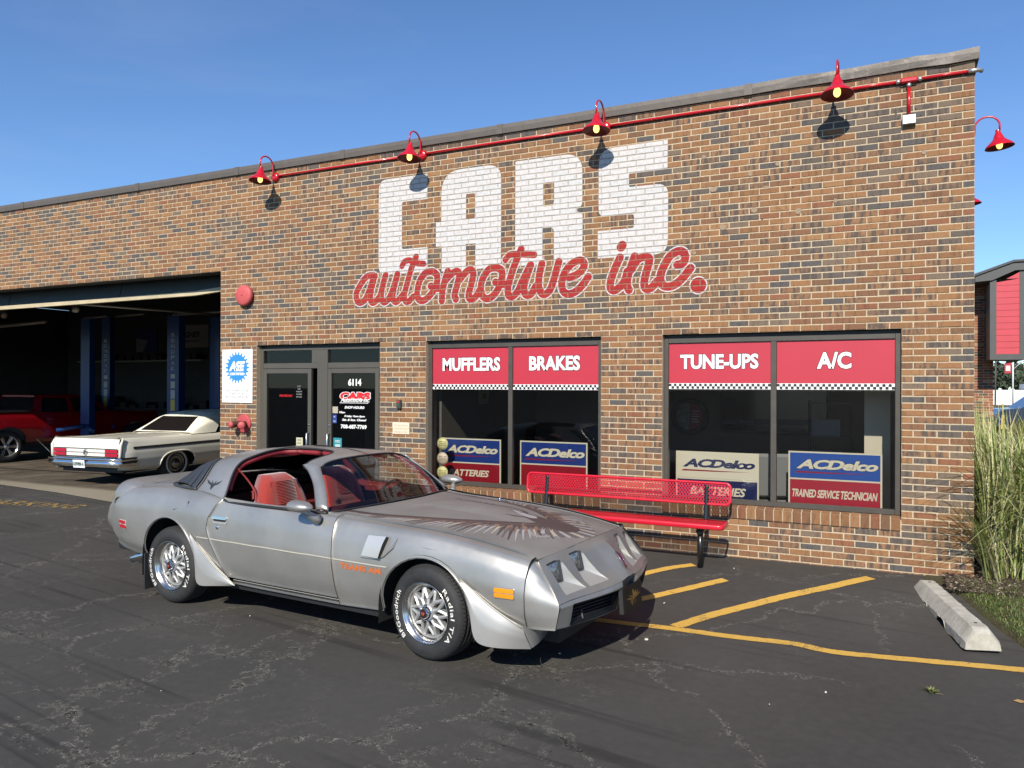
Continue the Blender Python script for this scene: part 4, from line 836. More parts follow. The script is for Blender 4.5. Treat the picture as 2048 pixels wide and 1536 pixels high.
def ring(w0, w1, h0, h1, r, rt, fn, n=6):
    pts = []
    for cx_, cy_, a0 in ((w1-r, h1-r, 0), (w0+r, h1-r, 90), (w0+r, h0+r, 180), (w1-r, h0+r, 270)):
        for k in range(n+1): a_ = R(a0+90*k/n); pts.append(fn(cx_+r*math.cos(a_), cy_+r*math.sin(a_), 0))
    g = G(); g.tube(pts, rt, 10, closed=True); return g
tb = R(7); by = .155
fb = lambda w, h, d: (w, by+math.sin(tb)*(h-.615)+d, h)       # backrest plane, leaning back a little
g = diamond_panel(-L+.025, L-.025, .61, .815, fb, cw=.0158, ch=.0205, th=.0075); g.obj('backrest_mesh', bench_red, t, kind='stuff', fixn=False)
ring(-L+.012, L-.012, .605, .822, .05, .0135, fb).obj('backrest_rim', bench_red, t)
fs = lambda w, h, d: (w, h, .455+d)
g = diamond_panel(-L+.03, L-.03, -.225, .045, fs, cw=.0158, ch=.0208, th=.0075); g.obj('seat_mesh', bench_red, t, kind='stuff', fixn=False)
g = G(); sr = [(-L+.02, L-.02, -.235, .055)]
for w0, w1, h0, h1 in sr:
    pts = []; r = .04
    for cx_, cy_, a0 in ((w1-r, h1-r, 0), (w0+r, h1-r, 90), (w0+r, h0+r, 180), (w1-r, h0+r, 270)):
        for k in range(7): a_ = R(a0+90*k/6); pts.append((cx_+r*math.cos(a_), cy_+r*math.sin(a_)))
    n = len(pts); prof = [(0, .462), (.012, .458), (.016, .448), (.016, .420), (.010, .412), (-.004, .414)]
    cen = (0, (h0+h1)/2); V = []
    for (o_, z_) in prof:
        for k, (x, y) in enumerate(pts):
            p0, p1 = pts[k-1], pts[(k+1) % n]; tx, ty = p1[0]-p0[0], p1[1]-p0[1]; l_ = math.hypot(tx, ty); V.append((x+ty/l_*o_, y-tx/l_*o_, z_))
    F = [(j*n+k, j*n+(k+1) % n, (j+1)*n+(k+1) % n, (j+1)*n+k) for j in range(len(prof)-1) for k in range(n)]
    g.add(V, F, 0, True)
g.obj('seat_rim', bench_red, t)
for sx in (-1, 1):
    x = sx*(L-.255); g = G(); g.tube([(x, -.13, 0), (x, -.13, .385)], .030, 14); g.lathe([(.05, 0), (.05, .006), (.031, .008)], 16, M=Matrix.Translation((x, -.13, 0))); g.obj('leg', bench_blk, t)
    g = G(); g.tube([(x, -.19, .375), (x, .08, .375)], .032, 14); g.obj('cross_tube', bench_blk, t)
    g = G(); g.tube(smooth_line([(x, .06, .375), (x, .115, .40), (x, .140, .50), (x, .178, .70), (x, .19, .80)], 4), .025, 12); g.obj('back_post', bench_blk, t)
    g = G(); g.box((x, -.09, .408), (.05, .27, .008)); g.obj('seat_bracket', bench_blk, t)

# ================================================================== WHEEL STOP
cs = NT('precast_concrete'); P = cs.pos(); n1 = cs.noise(P, 9, 6, .65)[0]; n2 = cs.noise(P, 120, 4, .7)[0]
cs.l(cs.mix(cs.mr(n2, .62, .72, 0, .5), cs.ramp(n1, [(.3, (.33, .305, .245, 1)), (.55, (.47, .445, .37, 1)), (.75, (.56, .53, .46, 1))]), (.20, .19, .17, 1)), cs.p.inputs['Base Color']); cs.p.inputs['Roughness'].default_value = .92
cs.bump(cs.math('ADD', n1, cs.math('MULTIPLY', n2, .6)), .7, .01)
t = thing('wheel_stop', 'pale concrete wheel stop with two pin holes by the lawn edge', 'wheel stop', (-.265, -1.13, -.118), R(11.5))
g = G(); ns_ = 40; prof = [(-.125, 0), (-.120, .055), (-.055, .145), (.050, .147), (.115, .06), (.122, 0)]; V = []; F = []; hl = .765
for i in range(ns_+1):
    s_ = -hl+2*hl*i/ns_; e_ = min(1, (hl-abs(s_))/.05); dz = .0
    for k, (x, z) in enumerate(prof):
        j_ = random.uniform(-.0025, .0025); zz = z*(.78+.22*e_) if z else 0
        if k in (0, 5):   # broken lower edge with two drain notches
            zz = .006+.012*abs(math.sin(s_*9+k))+(.035 if (-.28 < s_ < -.10 or .22 < s_ < .42) else -.02)+random.uniform(0, .006)
        V.append((x*(.93+.07*e_)+j_, s_, zz+j_*.6))
for i in range(ns_):
    for k in range(5): F.append((i*6+k, i*6+k+1, (i+1)*6+k+1, (i+1)*6+k))
F += [tuple(range(6))[::-1], tuple(ns_*6+k for k in range(6))]
g.add(V, F, 0, False); g.bb((-.08, -hl+.10, -.03), (.08, hl-.10, .03)); g.obj('block', cs.m, t)
for s_ in (-.60, .62): g = G(); g.lathe([(.0, .149), (.013, .1492)], 12, M=Matrix.Translation((0, s_, 0))); g.obj('pin_hole', black, t)

# ================================================================== PLANTING AND LITTER
gm = NT('grass_blades'); P = gm.pos(); oi = gm.n('NewGeometry'); ri = oi.outputs['Random Per Island']
gm.l(gm.ramp(ri, [(0, (.13, .18, .04, 1)), (.35, (.27, .32, .09, 1)), (.6, (.42, .44, .18, 1)), (.82, (.52, .50, .26, 1)), (1, (.58, .50, .30, 1))]), gm.p.inputs['Base Color']); gm.p.inputs['Roughness'].default_value = .55
def blade(g, base, az, h, lean, w, droop, n=6, tw=0.0):
    """arching leaf, folded ribbon"""
    V = []; dx, dy = math.cos(az), math.sin(az); sx, sy = -dy, dx
    for k in range(n+1):
        t_ = k/n; rr_ = lean*t_+droop*t_*t_*t_; z = h*t_-droop*.75*t_**3.2; ww = w*(1-t_**2.2)*.5+.0006
        c = (base[0]+dx*rr_, base[1]+dy*rr_, base[2]+z); V += [(c[0]-sx*ww, c[1]-sy*ww, c[2]), (c[0]+sx*ww, c[1]+sy*ww, c[2]+ww*.3)]
    g.add(V, [(2*k, 2*k+1, 2*k+3, 2*k+2) for k in range(n)], 0, True)
rs = random.Random(5)
g = G()
for i in range(4200):
    x = .09+abs(rs.gauss(0, 1))*.85; y = rs.uniform(-.12 if rs.random() < .3 else .03, 1.9)
    if x > 2.6: continue
    az = rs.uniform(0, 2*PI); h = rs.uniform(.9, 1.78); ln = rs.uniform(.04, .34); dr_ = rs.uniform(.15, 1.15)**1.0
    if x < .35 and math.cos(az) < 0: ln *= .3; dr_ *= .35
    blade(g, (x, y, 0), az, h, ln, rs.uniform(.010, .023), dr_, 7)
for i in range(60):   # long leaves flopping out over the corner of the wall
    z0 = rs.uniform(.2, .75); az = R(rs.uniform(165, 235)); blade(g, (rs.uniform(.06, .2), rs.uniform(-.22, .0), 0), az, z0+rs.uniform(.3, .5), rs.uniform(.10, .26), rs.uniform(.010, .017), rs.uniform(.25, .62), 9)
for i in range(260):
    az = R(rs.uniform(200, 330)); blade(g, (rs.uniform(.1, 1.6), rs.uniform(-.1, .25), 0), az, rs.uniform(.5, 1.1), rs.uniform(.1, .3), rs.uniform(.008, .015), rs.uniform(.2, .5), 8)
t = thing('ornamental_grass', 'tall pale green ornamental grass clump spilling round the brick corner', 'ornamental grass', (0, 0, 0)); g.obj('leaves', gm.m, t, kind='stuff', fixn=False)
st = NT('dry_stems'); st.p.inputs['Base Color'].default_value = (.26, .20, .10, 1); st.p.inputs['Roughness'].default_value = .8
g = G()
for i in range(420): x, y = rs.uniform(.08, 1.6), rs.uniform(-.05, 1.0); blade(g, (x, y, 0), rs.uniform(0, 6.3), rs.uniform(.3, .75), rs.uniform(.0, .06), .009, 0, 2)
g.obj('stems', st.m, t, kind='stuff', fixn=False)
lg = NT('lawn_blades'); oi = lg.n('NewGeometry'); lg.l(lg.ramp(oi.outputs['Random Per Island'], [(0, (.045, .085, .015, 1)), (.5, (.10, .15, .03, 1)), (.8, (.17, .19, .05, 1)), (1, (.28, .24, .11, 1))]), lg.p.inputs['Base Color']); lg.p.inputs['Roughness'].default_value = .6
g = G()
for i in range(15000):
    y = rs.uniform(-2.7, -.25); e_ = lawn_edge(y); x = e_+.03+abs(rs.gauss(0, .6))
    if x > 2.0: continue
    fringe = min(1, (x-e_)/.15)
    if rs.random() > .35+.65*fringe: continue
    blade(g, (x, y, ground_z(y)+.03), rs.uniform(0, 6.3), rs.uniform(.02, .055)*(.6+.4*fringe), rs.uniform(0, .03), .0045, rs.uniform(0, .03), 2)
g.obj('lawn_grass', lg.m, kind='stuff', fixn=False)
mu = NT('mulch_chips'); oi = mu.n('NewGeometry'); mu.l(mu.ramp(oi.outputs['Random Per Island'], [(0, (.03, .02, .014, 1)), (.6, (.07, .045, .03, 1)), (.9, (.14, .10, .06, 1)), (1, (.42, .38, .32, 1))]), mu.p.inputs['Base Color']); mu.p.inputs['Roughness'].default_value = .9
g = G()
for i in range(2600):
    y = rs.uniform(-.62, .5); x = (-.26 if y < -.05 else .02)+abs(rs.gauss(0, .5))
    if y > -.02 and x < .03: continue
    s_ = rs.uniform(.006, .022); g.box((x, y, .022+rs.uniform(0, .012)+(ground_z(y)+.03 if y < 0 else 0)), (s_*1.8, s_*.6, .004), rz=rs.uniform(0, 6.3), rx=rs.uniform(-.4, .4), ry=rs.uniform(-.4, .4))
g.obj('mulch', mu.m, kind='stuff', fixn=False)
pl = mat('pebble_pale', (.62, .60, .52), .8)
g = G()
for i in range(14):
    x, y = rs.uniform(-6, .3), rs.uniform(-5.5, -.1); s_ = rs.uniform(.003, .009); g.box((x, y, ground_z(y)+s_*.35), (s_*2, s_*1.3, s_), rz=rs.uniform(0, 6), bev=s_*.3)
g.obj('grit', pl, kind='stuff', fixn=False)
t = thing('pale_pebble', 'small white pebble on the asphalt in front of the silver car', 'pebble', (-2.353, -2.67, -.145)); g = G(); g.box((0, 0, .008), (.028, .018, .014), rz=.4, bev=.005); g.obj('stone', pl, t)
t = thing('weed', 'tiny green weed growing from the asphalt at the right', 'weed', (-.48, -2.833, -.143)); g = G()
for i in range(46): blade(g, (rs.uniform(-.02, .02), rs.uniform(-.02, .02), 0), rs.uniform(0, 6.3), rs.uniform(.01, .04), rs.uniform(.01, .05), .008, .01, 3)
g.obj('leaves', lg.m, t, kind='stuff', fixn=False)
t = thing('fallen_leaf', 'dry tan fallen leaf on the asphalt at the right edge', 'leaf', (-.009, -2.769, -.143)); g = G(); g.add([(-.035, 0, .004), (-.01, .02, .010), (.03, .012, .006), (.04, -.01, .012), (0, -.022, .004)], [(0, 1, 2, 3, 4)]); g.obj('blade', mat('leaf_tan', (.35, .22, .09), .8), t, fixn=False)

# ================================================================== NEIGHBOUR AND DISTANCE, RIGHT OF THE CORNER
t = thing('neighbouring_building', 'red brick shop wall with a boxed red clapboard canopy beyond the corner', 'building', (1.5, 13.9, 0), R(0))
nb = [NT('neighbour_brick_%d' % i) for i in range(4)]
for b_, c in zip(nb, ((.26, .095, .055), (.32, .12, .07), (.10, .075, .065), (.38, .25, .16))):
    n1 = b_.noise(b_.pos(), 30, 4, .6)[0]; b_.l(b_.mix(b_.mr(n1, .35, .65), (c[0]*.75, c[1]*.75, c[2]*.75, 1), (*c, 1)), b_.p.inputs['Base Color']); b_.p.inputs['Roughness'].default_value = .9
nbm = [b_.m for b_ in nb]; g = G(); ang = R(0); z = 0; r = 0; first = []
while z < 4.35:
    x = -1.6-(BW/2 if r % 2 else 0)
    while x < .12:
        xb_ = min(x+BW, .14); k = rs.choices(range(4), (5, 5, 4, 1))[0]; gg = G()
        if x > -1.7: brick_geo(g, x+J/2, xb_-J/2, z+J/2, z+BH-J/2, 0, .09, k)
        x += BW
    z += BH; r += 1
g.obj('brick_courses', nbm, t, kind='stuff')
g = G(); g.bb((-1.75, .006, -.1), (.134, 6, 4.35)); g.obj('wall', mo.m, t)
fr_m = mat('canopy_charcoal', (.075, .078, .078), .6, var=.08, vscale=6); rd_m = mat('clapboard_red', (.50, .055, .075), .6, var=.05, vscale=5)
# boxed canopy: a charcoal frame holding thirteen red boards, raked top
g = G(); px0, px1, zb, zl, zr = .02, .62, 2.42, 4.24, 4.46
ya = -.95
g.bb((px0-.06, ya, zb), (px0+.07, ya+.05, zl+.05)); g.bb((px1-.07, ya, zb), (px1+.07, ya+.05, zr+.05)); g.bb((px0+.07, ya+.001, zb), (px1-.07, ya+.05, zb+.13)); g.obj('frame', fr_m, t)
g = G(); g.bb((px0+.06, ya+.033, zb+.1), (px1-.06, ya+.045, zl)); g.obj('shadow_backing', black, t)  # black panel standing in for the shadow lines between the boards
nb_ = 13
for i in range(nb_):
    z0 = zb+.13+i*(zr-zb-.13)/nb_; z1 = z0+(zr-zb-.13)/nb_; zt_l = min(z1, zl); gg = G()
    if z0 > zl: V = [(px0+.07+(px1-px0)*(z0-zl)/(zr-zl), z0), (px1-.07, z0), (px1-.07, z1)]
    else: V = [(px0+.07, z0+.002), (px1-.07, z0+.002), (px1-.07, z1-.004), (px0+.07, min(z1-.004, zl+.0))]
    gg.prism(V, .02, lambda a, b, d: (a, ya+.012-.006*0+d*1.0+(.0), b)); gg.obj('clapboard', rd_m, t)
g = G(); g.add([(px0-.06, ya, zb), (px1+.07, ya, zb), (px1+.07, ya+1.6, zb), (.13, .05, zb+.0), (px0-.06, 0, zb)], [(0, 1, 2, 3, 4)]); g.add([(px1+.07, ya, zb), (px1+.07, ya, zr), (px1+.07, 2.5, zr), (px1+.07, 2.5, zb)], [(0, 1, 2, 3)]); g.add([(px0-.06, ya, zb), (px0-.06, ya, zl), (px0-.06, 0, zl), (px0-.06, 0, zb)], [(0, 1, 2, 3)]); g.obj('soffit', fr_m, t, fixn=False)
g = G(); V = [(-.34, 4.27), (-.34, 4.42), (.42, 4.70), (1.6, 4.70), (1.6, 4.50), (.46, 4.50), (px0-.02, 4.29)]
g.prism(V, 4.0, lambda a, b, d: (a, ya-.05+d, b)); g.obj('roof', fr_m, t)
g = G(); V = [(-.36, 4.40), (-.36, 4.46), (.42, 4.74), (1.6, 4.74), (1.6, 4.69), (.43, 4.69)]; g.prism(V, 4.05, lambda a, b, d: (a, ya-.09+d, b)); g.obj('fascia', mat('fascia_dark', (.05, .052, .052), .55), t)

fd = mat('far_foliage', (.055, .075, .04), .9, var=.5, vscale=.6)
def far_tree(x, y, h, w, lab, seed):
    r_ = random.Random(seed); t = thing('distant_tree', lab, 'tree', (x, y, 0), 0, 'trees on the skyline'); g = G(); g.tube([(0, 0, 0), (.1, 0, h*.5), (0, .1, h*.8)], [w*.04, w*.03, w*.01], 6); g.obj('trunk', mat('bark', (.06, .05, .04), .9), t)
    g = G()
    for i in range(420):
        a_, b_, rr_ = r_.uniform(0, 2*PI), r_.uniform(-.5, 1), r_.uniform(.35, 1)**.5*(1+.15*math.sin(i)); lx = w/2*rr_*math.cos(a_)*math.sqrt(max(.05, 1-b_*b_*.8)); ly = w/2*rr_*math.sin(a_)*math.sqrt(max(.05, 1-b_*b_*.8)); lz = h*.58+b_*h*.42*rr_; s_ = w*.055*r_.uniform(.6, 1.4)
        q = [Vector((r_.uniform(-1, 1), r_.uniform(-1, 1), r_.uniform(-1, 1)))*s_ for _ in range(4)]; c = Vector((lx, ly, lz)); g.add([c+k for k in q], [(0, 1, 2), (0, 2, 3)])
    g.obj('crown', fd, t, fixn=False)
TL = ['low rounded tree behind the dark flagpole', 'taller tree right of the dark pole on the skyline', 'bushy tree behind the hanging red banner', 'wide tree at the far right edge behind the flag', 'small tree nearest the neighbouring wall']
for i, (u, hh, ww) in enumerate(((9.2, 4.2, 7), (10.8, 4.9, 7), (13.1, 4.4, 6.5), (15.5, 4.7, 8), (7.0, 3.2, 5))): far_tree(u, 96+i*1.5, hh, ww, TL[i], i+3)
wht = mat('far_white', (.70, .70, .68), .6)
t = thing('white_showroom', 'long low white building with blue letters in the far distance', 'building', (14, 84, 0)); g = G(); g.bb((-6, 0, 0), (1.6, 8, 1.55)); g.obj('hall', wht, t); g = G(); g.bb((-1.6, -.3, 0), (9, 8, 2.2)); g.obj('entrance_block', wht, t); g = G(); text(g, 'AUTO MALL', -1.0, 4.0, 1.65, 2.05, lambda a, b, d: (a, -.34, b), off=.02); g.obj('lettering', mat('far_blue', (.03, .12, .4), .6), t)
t = thing('flag_pole', 'white lamp and flag pole with a striped flag and hanging banner', 'pole', (8.15, 62.7, 0)); g = G(); g.tube([(0, 0, 0), (0, 0, 5.35)], .06, 8); g.obj('pole', wht, t)
g = G(); g.bb((-.55, -.02, 2.9), (-.1, .02, 3.75)); g.obj('banner', mat('far_red', (.4, .03, .04), .6), t); g = G(); g.bb((-.47, -.03, 3.1), (-.18, -.021, 3.5)); g.obj('badge', wht, t); g = G(); g.tube([(0, 0, 3.2), (.95, 0, 4.15)], .025, 6); g.obj('flag_staff', wht, t)
g = G(); n = 9
for k in range(n):
    z1_, z0_ = 4.05-k*.085, 4.05-(k+1)*.085; V = [(.62+k*.015, .02*math.sin(k), z1_), (.98+.02*math.sin(k*2), .0, z1_-.05), (.98, 0, z0_-.05), (.62+k*.015, 0, z0_)]; g.add(V, [(0, 1, 2, 3)], k % 2)
g.obj('flag', [mat('far_red', ()), wht], t, fixn=False)
t = thing('dark_light_pole', 'tall dark thin lamp pole between the trees', 'pole', (6.9, 62, 0)); g = G(); g.tube([(0, 0, 0), (.05, 0, 5.1)], .055, 8); g.obj('pole', mat('pole_dark', (.09, .08, .07), .7), t)
t = thing('flag_pole', 'pale pole right beside the neighbouring brick wall', 'pole', (5.25, 61.5, 0)); g = G(); g.tube([(0, 0, 0), (0, 0, 4.4)], .07, 8); g.obj('pole', wht, t); g = G(); g.tube([(0, 0, 2.3), (.8, 0, 3.0)], .02, 5); g.obj('flag_staff', wht, t); g = G(); [g.add([(.15+k*.02, 0, 2.75-k*.07), (.62, 0, 2.85-k*.07), (.62, 0, 2.78-k*.07), (.15+k*.02, 0, 2.68-k*.07)], [(0, 1, 2, 3)], k % 2) for k in range(6)]; g.obj('flag', [mat('far_red', ()), wht], t, fixn=False)
t = thing('marker_post', 'small white square sign on a yellow post beyond the tall grass', 'sign', (1.45, 10.6, 0)); g = G(); g.tube([(0, 0, 0), (0, 0, 1.5)], .012, 6); g.add([(-.02, -.02, 1.2), (.02, -.02, 1.2), (.045, -.02, .9), (-.045, -.02, .9)], [(0, 1, 2, 3)]); g.obj('post', mat('post_yellow', (.5, .4, .12), .7), t); g = G(); g.bb((-.045, -.025, 1.42), (.045, -.013, 1.55)); g.obj('plate', wht, t)
fg = mat('rough_grass', (.13, .11, .045), .95, var=.4, vscale=1.5)
g = G()
for i in range(2600): x, y = rs.uniform(1.2, 14), rs.uniform(24, 58); blade(g, (x, y, 0), rs.uniform(0, 6.3), rs.uniform(.25, .7), rs.uniform(0, .2), .16, 0, 2)
g.obj('verge_grass', fg, kind='stuff', fixn=False)
t = thing('parked_car', 'dark blue hatchback just showing at the right edge beyond the grass', 'car', (5.0, 27.0, 0), R(8)); cb = mat('far_car_paint', (.02, .03, .06), .25, coat=.6)
g = G(); prof = [(-2.1, .30), (-2.15, .75), (-1.9, .95), (-1.3, 1.0), (-.75, 1.42), (.6, 1.45), (1.3, .98), (2.0, .85), (2.1, .5), (2.05, .30)]
for k in range(len(prof)-1):
    a_, b_ = prof[k], prof[k+1]; g.add([(a_[0], -.85, a_[1]), (b_[0], -.85, b_[1]), (b_[0], .85, b_[1]), (a_[0], .85, a_[1])], [(0, 1, 2, 3)])
g.add([(p[0], -.85, p[1]) for p in prof], [tuple(range(len(prof)))]); g.add([(p[0], .85, p[1]) for p in prof], [tuple(range(len(prof)))]); g.obj('body', cb, t)
g = G(); g.add([(-1.2, -.855, 1.02), (1.15, -.855, 1.02), (.55, -.855, 1.37), (-.7, -.855, 1.36)], [(0, 1, 2, 3)]); g.obj('side_window', black, t, fixn=False)
for sx in (-1.3, 1.3):
    for sy in (-.78, .78): g = G(); g.lathe([(0, -.1), (.2, -.1), (.31, -.09), (.32, 0), (.31, .09), (.2, .1), (0, .1)], 20, M=axmat((sx, sy, .32), (0, 1, 0))); g.obj('wheel', rubber, t)

# ================================================================== THE SILVER COUPE (main subject)
sv = NT('silver_paint'); P = sv.n('TexCoord').outputs['Object']; sx_ = sv.sep(P)
n1 = sv.noise(P, 2.2, 5, .6)[0]; n2 = sv.noise(P, 14, 4, .6)[0]; fl = sv.noise(P, 900, 1, .5)[0]
cc = sv.mix(sv.mr(n1, .35, .65), (.345, .34, .32, 1), (.41, .40, .375, 1)); cc = sv.mix(sv.mr(sv.noise(P, 7, 6, .75)[0], .60, .70, 0, .35), cc, (.36, .36, .35, 1))
sv.l(cc, sv.p.inputs['Base Color']); sv.p.inputs['Metallic'].default_value = .62
sv.l(sv.math('ADD', sv.mr(n1, .3, .7, .33, .44), sv.mr(n2, .3, .7, -.03, .03)), sv.p.inputs['Roughness']); sv.p.inputs['Coat Weight'].default_value = .12; sv.p.inputs['Coat Roughness'].default_value = .22
sv.bump(fl, .04, .001); silver = sv.m
# bonnet: duller, sun-struck, with the great bird printed on it
cv2 = Canvas(-1.0, 1.0, -.74, .74, .0028)
DKB = (.050, .033, .032, 1); MID = (.105, .085, .083, 1); LGT = (.33, .315, .31, 1); ORG = (.22, .13, .085, 1); EDG = (.016, .010, .010, 1); PAL = (.40, .35, .27, 1)
rb = random.Random(3)
for s_ in (1, -1):
    spine = smooth_line([(.54, .04*s_), (.44, .15*s_), (.28, .275*s_), (.04, .40*s_), (-.22, .495*s_), (-.55, .585*s_), (-.95, .655*s_)], 14); N_ = len(spine)
    for layer, (frac, cols) in enumerate(((1.0, (MID, LGT, DKB, LGT, PAL, DKB, LGT)), (.62, (DKB, MID, DKB, ORG)), (.36, (DKB, DKB, ORG)))):
        for i in range(N_-2, 0, -2):
            p = spine[i]; t_ = i/N_; ang = R(34+116*min(1, t_*1.2)**.7); ln = (.36*(1-t_)**.55*min(1, .55+t_*2.2)+.035)*frac*(1+.10*math.sin(i*2.7))
            ex = 1.0+1.1*t_; q = (p[0]+ln*ex*math.cos(ang), p[1]+s_*ln*math.sin(ang)); sc_ = min(1.0, (.685-abs(p[1]))/max(1e-3, abs(q[1])-abs(p[1]))); ln *= sc_; q = (p[0]+ln*ex*math.cos(ang), p[1]+s_*ln*math.sin(ang)); m_ = (p[0]+ln*ex*.5*math.cos(ang+R(9)), p[1]+s_*ln*.5*math.sin(ang+R(9)))
            c_ = cols[i % len(cols)]; r_ = (.034, .030, .026)[layer]
            cv2.stroke([p, m_, m_, q], r_*.75+.003, EDG, .0055); cv2.stroke([p, m_, m_, q], r_*.72, c_, .0045)
    cv2.stroke(spine, .052, DKB, .014); cv2.stroke([(x+.004, y-s_*.03) for x, y in spine], .0035, EDG, .002); cv2.stroke([(x-.01, y+s_*.020) for x, y in spine[8:]], .003, ORG, .002)
    cv2.stroke(smooth_line([(.60, .22*s_), (.64, .31*s_), (.56, .36*s_), (.50, .30*s_)], 5), .022, (.26, .247, .225, 1), .012)
# tail fan opening towards the nose
for k in range(-8, 9):
    a_ = R(k*9.2); c_, s_ = math.cos(a_), math.sin(a_); L_ = .35-.010*abs(k); b0 = (.50, .02*k/8)
    for w_, cl in ((.020, EDG), (.0165, (LGT, MID, PAL, MID)[k % 4])):
        cv2.stroke([(b0[0]+.10*c_, b0[1]+.10*s_), (b0[0]+L_*.7*c_, b0[1]+L_*.7*s_), (b0[0]+L_*c_+.01, b0[1]+L_*s_-.012*(1 if k > 0 else -1))], w_*.6, cl, w_)
    cv2.stroke([(b0[0]+.02*c_, b0[1]+.02*s_), (b0[0]+.17*c_, b0[1]+.17*s_)], .016, DKB, .006)
    if k % 2: cv2.stroke([(b0[0]+.09*c_, b0[1]+.09*s_), (b0[0]+.2*c_, b0[1]+.2*s_)], .003, ORG, .002)
# body, neck, head and the plume behind it
cv2.stroke(smooth_line([(.62, 0), (.50, .0), (.38, .02), (.29, .035)], 5), .125, DKB, .06)
cv2.stroke(smooth_line([(.33, .03), (.26, .03), (.20, .06)], 5), .045, LGT, .038); cv2.stroke([(.20, .06), (.115, .085)], .034, LGT, .006)
cv2.stroke(smooth_line([(.36, -.03), (.27, -.015), (.20, .02), (.15, .055), (.108, .088)], 5), .004, EDG); cv2.stroke(smooth_line([(.30, .08), (.22, .095), (.16, .10), (.108, .088)], 5), .004, EDG)
for i in range(5): cv2.stroke([(.33-.02*i, -.03-.012*i), (.27-.02*i, -.05-.01*i), (.235-.02*i, -.035-.01*i)], .006, EDG, .002)
cv2.stroke([(.205, .075), (.225, .07)], .006, EDG)
cv2.stroke(smooth_line([(.24, .10), (.14, .19), (-.04, .235), (-.24, .235), (-.40, .215)], 6), .024, DKB, .004); cv2.stroke(smooth_line([(.22, .10), (.10, .19), (-.06, .222), (-.3, .22)], 6), .004, ORG, .002)
cv2.stroke(smooth_line([(.42, -.10), (.38, -.20), (.46, -.26), (.55, -.20)], 5), .006, ORG); cv2.stroke(smooth_line([(.42, .10), (.38, .20), (.46, .26), (.55, .20)], 5), .006, ORG)
bird_img = cv2.image('bonnet_print')
hp = NT('bonnet_paint'); P = hp.n('TexCoord').outputs['Object']; s3 = hp.sep(P)
n1 = hp.noise(P, 2.5, 5, .6)[0]; base = hp.mix(hp.mr(n1, .35, .68), (.20, .19, .175, 1), (.26, .247, .225, 1)); base = hp.mix(hp.mr(hp.noise(P, 30, 5, .7)[0], .6, .75, 0, .25), base, (.20, .19, .175, 1))
t_ = hp.n('TexImage', extension='CLIP'); t_.image = bird_img; hp.l(hp.comb(hp.mr(s3[0], cv2.x0, cv2.x1), hp.mr(s3[1], cv2.y0, cv2.y1), 0), t_.inputs[0])
hp.l(hp.mix(hp.math('MULTIPLY', t_.outputs['Alpha'], .93), base, t_.outputs['Color']), hp.p.inputs['Base Color'])
hp.l(hp.math('MULTIPLY', hp.math('SUBTRACT', 1.0, hp.math('MULTIPLY', t_.outputs['Alpha'], .85)), .35), hp.p.inputs['Metallic']); hp.l(hp.mr(n1, .3, .7, .46, .58), hp.p.inputs['Roughness']); bonnet = hp.m
fasc = mat('fascia_paint', (.255, .250, .235), .42, .5, var=.10, vscale=5, coat=.1)

CH = R(-4.32)
coupe = thing('silver_coupe', 'weathered silver 1980s muscle coupe with a huge bird on its bonnet and roof panels out', 'car', (-3.605+.89*.0753, -3.774+.89*.99716, -.145), CH)

def gsm(A, s, axis):
    if s <= 0: return A
    n = int(3*s)+1; k = np.exp(-.5*(np.arange(-n, n+1)/s)**2); k /= k.sum(); A = np.moveaxis(A, axis, 0)
    pad = np.concatenate([2*A[:1]-A[n:0:-1], A, 2*A[-1:]-A[-2:-n-2:-1]]); out = np.zeros_like(A)
    for i, w in enumerate(k): out += w*pad[i:i+len(A)]
    return np.moveaxis(out, 0, axis)
class Sheet:
    """a smooth sheet through rows of points; u runs along the stations, v across the lines"""
    def __init__(s, us, rows, du=.02, dv=.08, su=.07, sv_=.22):
        rows = np.array(rows, float); us = np.array(us, float); s.u0, s.u1 = us[0], us[-1]; nu = int(round((s.u1-s.u0)/du))+1; K = rows.shape[1]; nv = int(round((K-1)/dv))+1
        U = np.linspace(s.u0, s.u1, nu); V = np.linspace(0, K-1, nv); s.v1 = K-1; A = np.zeros((nu, K, 3))
        for k in range(K):
            for c in range(3): A[:, k, c] = np.interp(U, us, rows[:, k, c])
        B = np.zeros((nu, nv, 3))
        for c in range(3):
            for i in range(nu): B[i, :, c] = np.interp(V, np.arange(K), A[i, :, c])
        B = gsm(gsm(B, su/((s.u1-s.u0)/(nu-1)), 0), sv_/((K-1)/(nv-1)), 1)
        s.B = B; s.nu, s.nv = nu, nv
        Tu = np.gradient(B, axis=0); Tv = np.gradient(B, axis=1); N = np.cross(Tu, Tv); N /= np.linalg.norm(N, axis=2, keepdims=True)+1e-12; s.N = N
    def at(s, u, v, F=None):
        F = s.B if F is None else F; a = np.clip((np.asarray(u, float)-s.u0)/(s.u1-s.u0)*(s.nu-1), 0, s.nu-1-1e-6); b = np.clip(np.asarray(v, float)/s.v1*(s.nv-1), 0, s.nv-1-1e-6)
        i = a.astype(int); j = b.astype(int); fa = (a-i)[..., None]; fb = (b-j)[..., None]
        return (F[i, j]*(1-fa)*(1-fb)+F[i+1, j]*fa*(1-fb)+F[i, j+1]*(1-fa)*fb+F[i+1, j+1]*fa*fb)
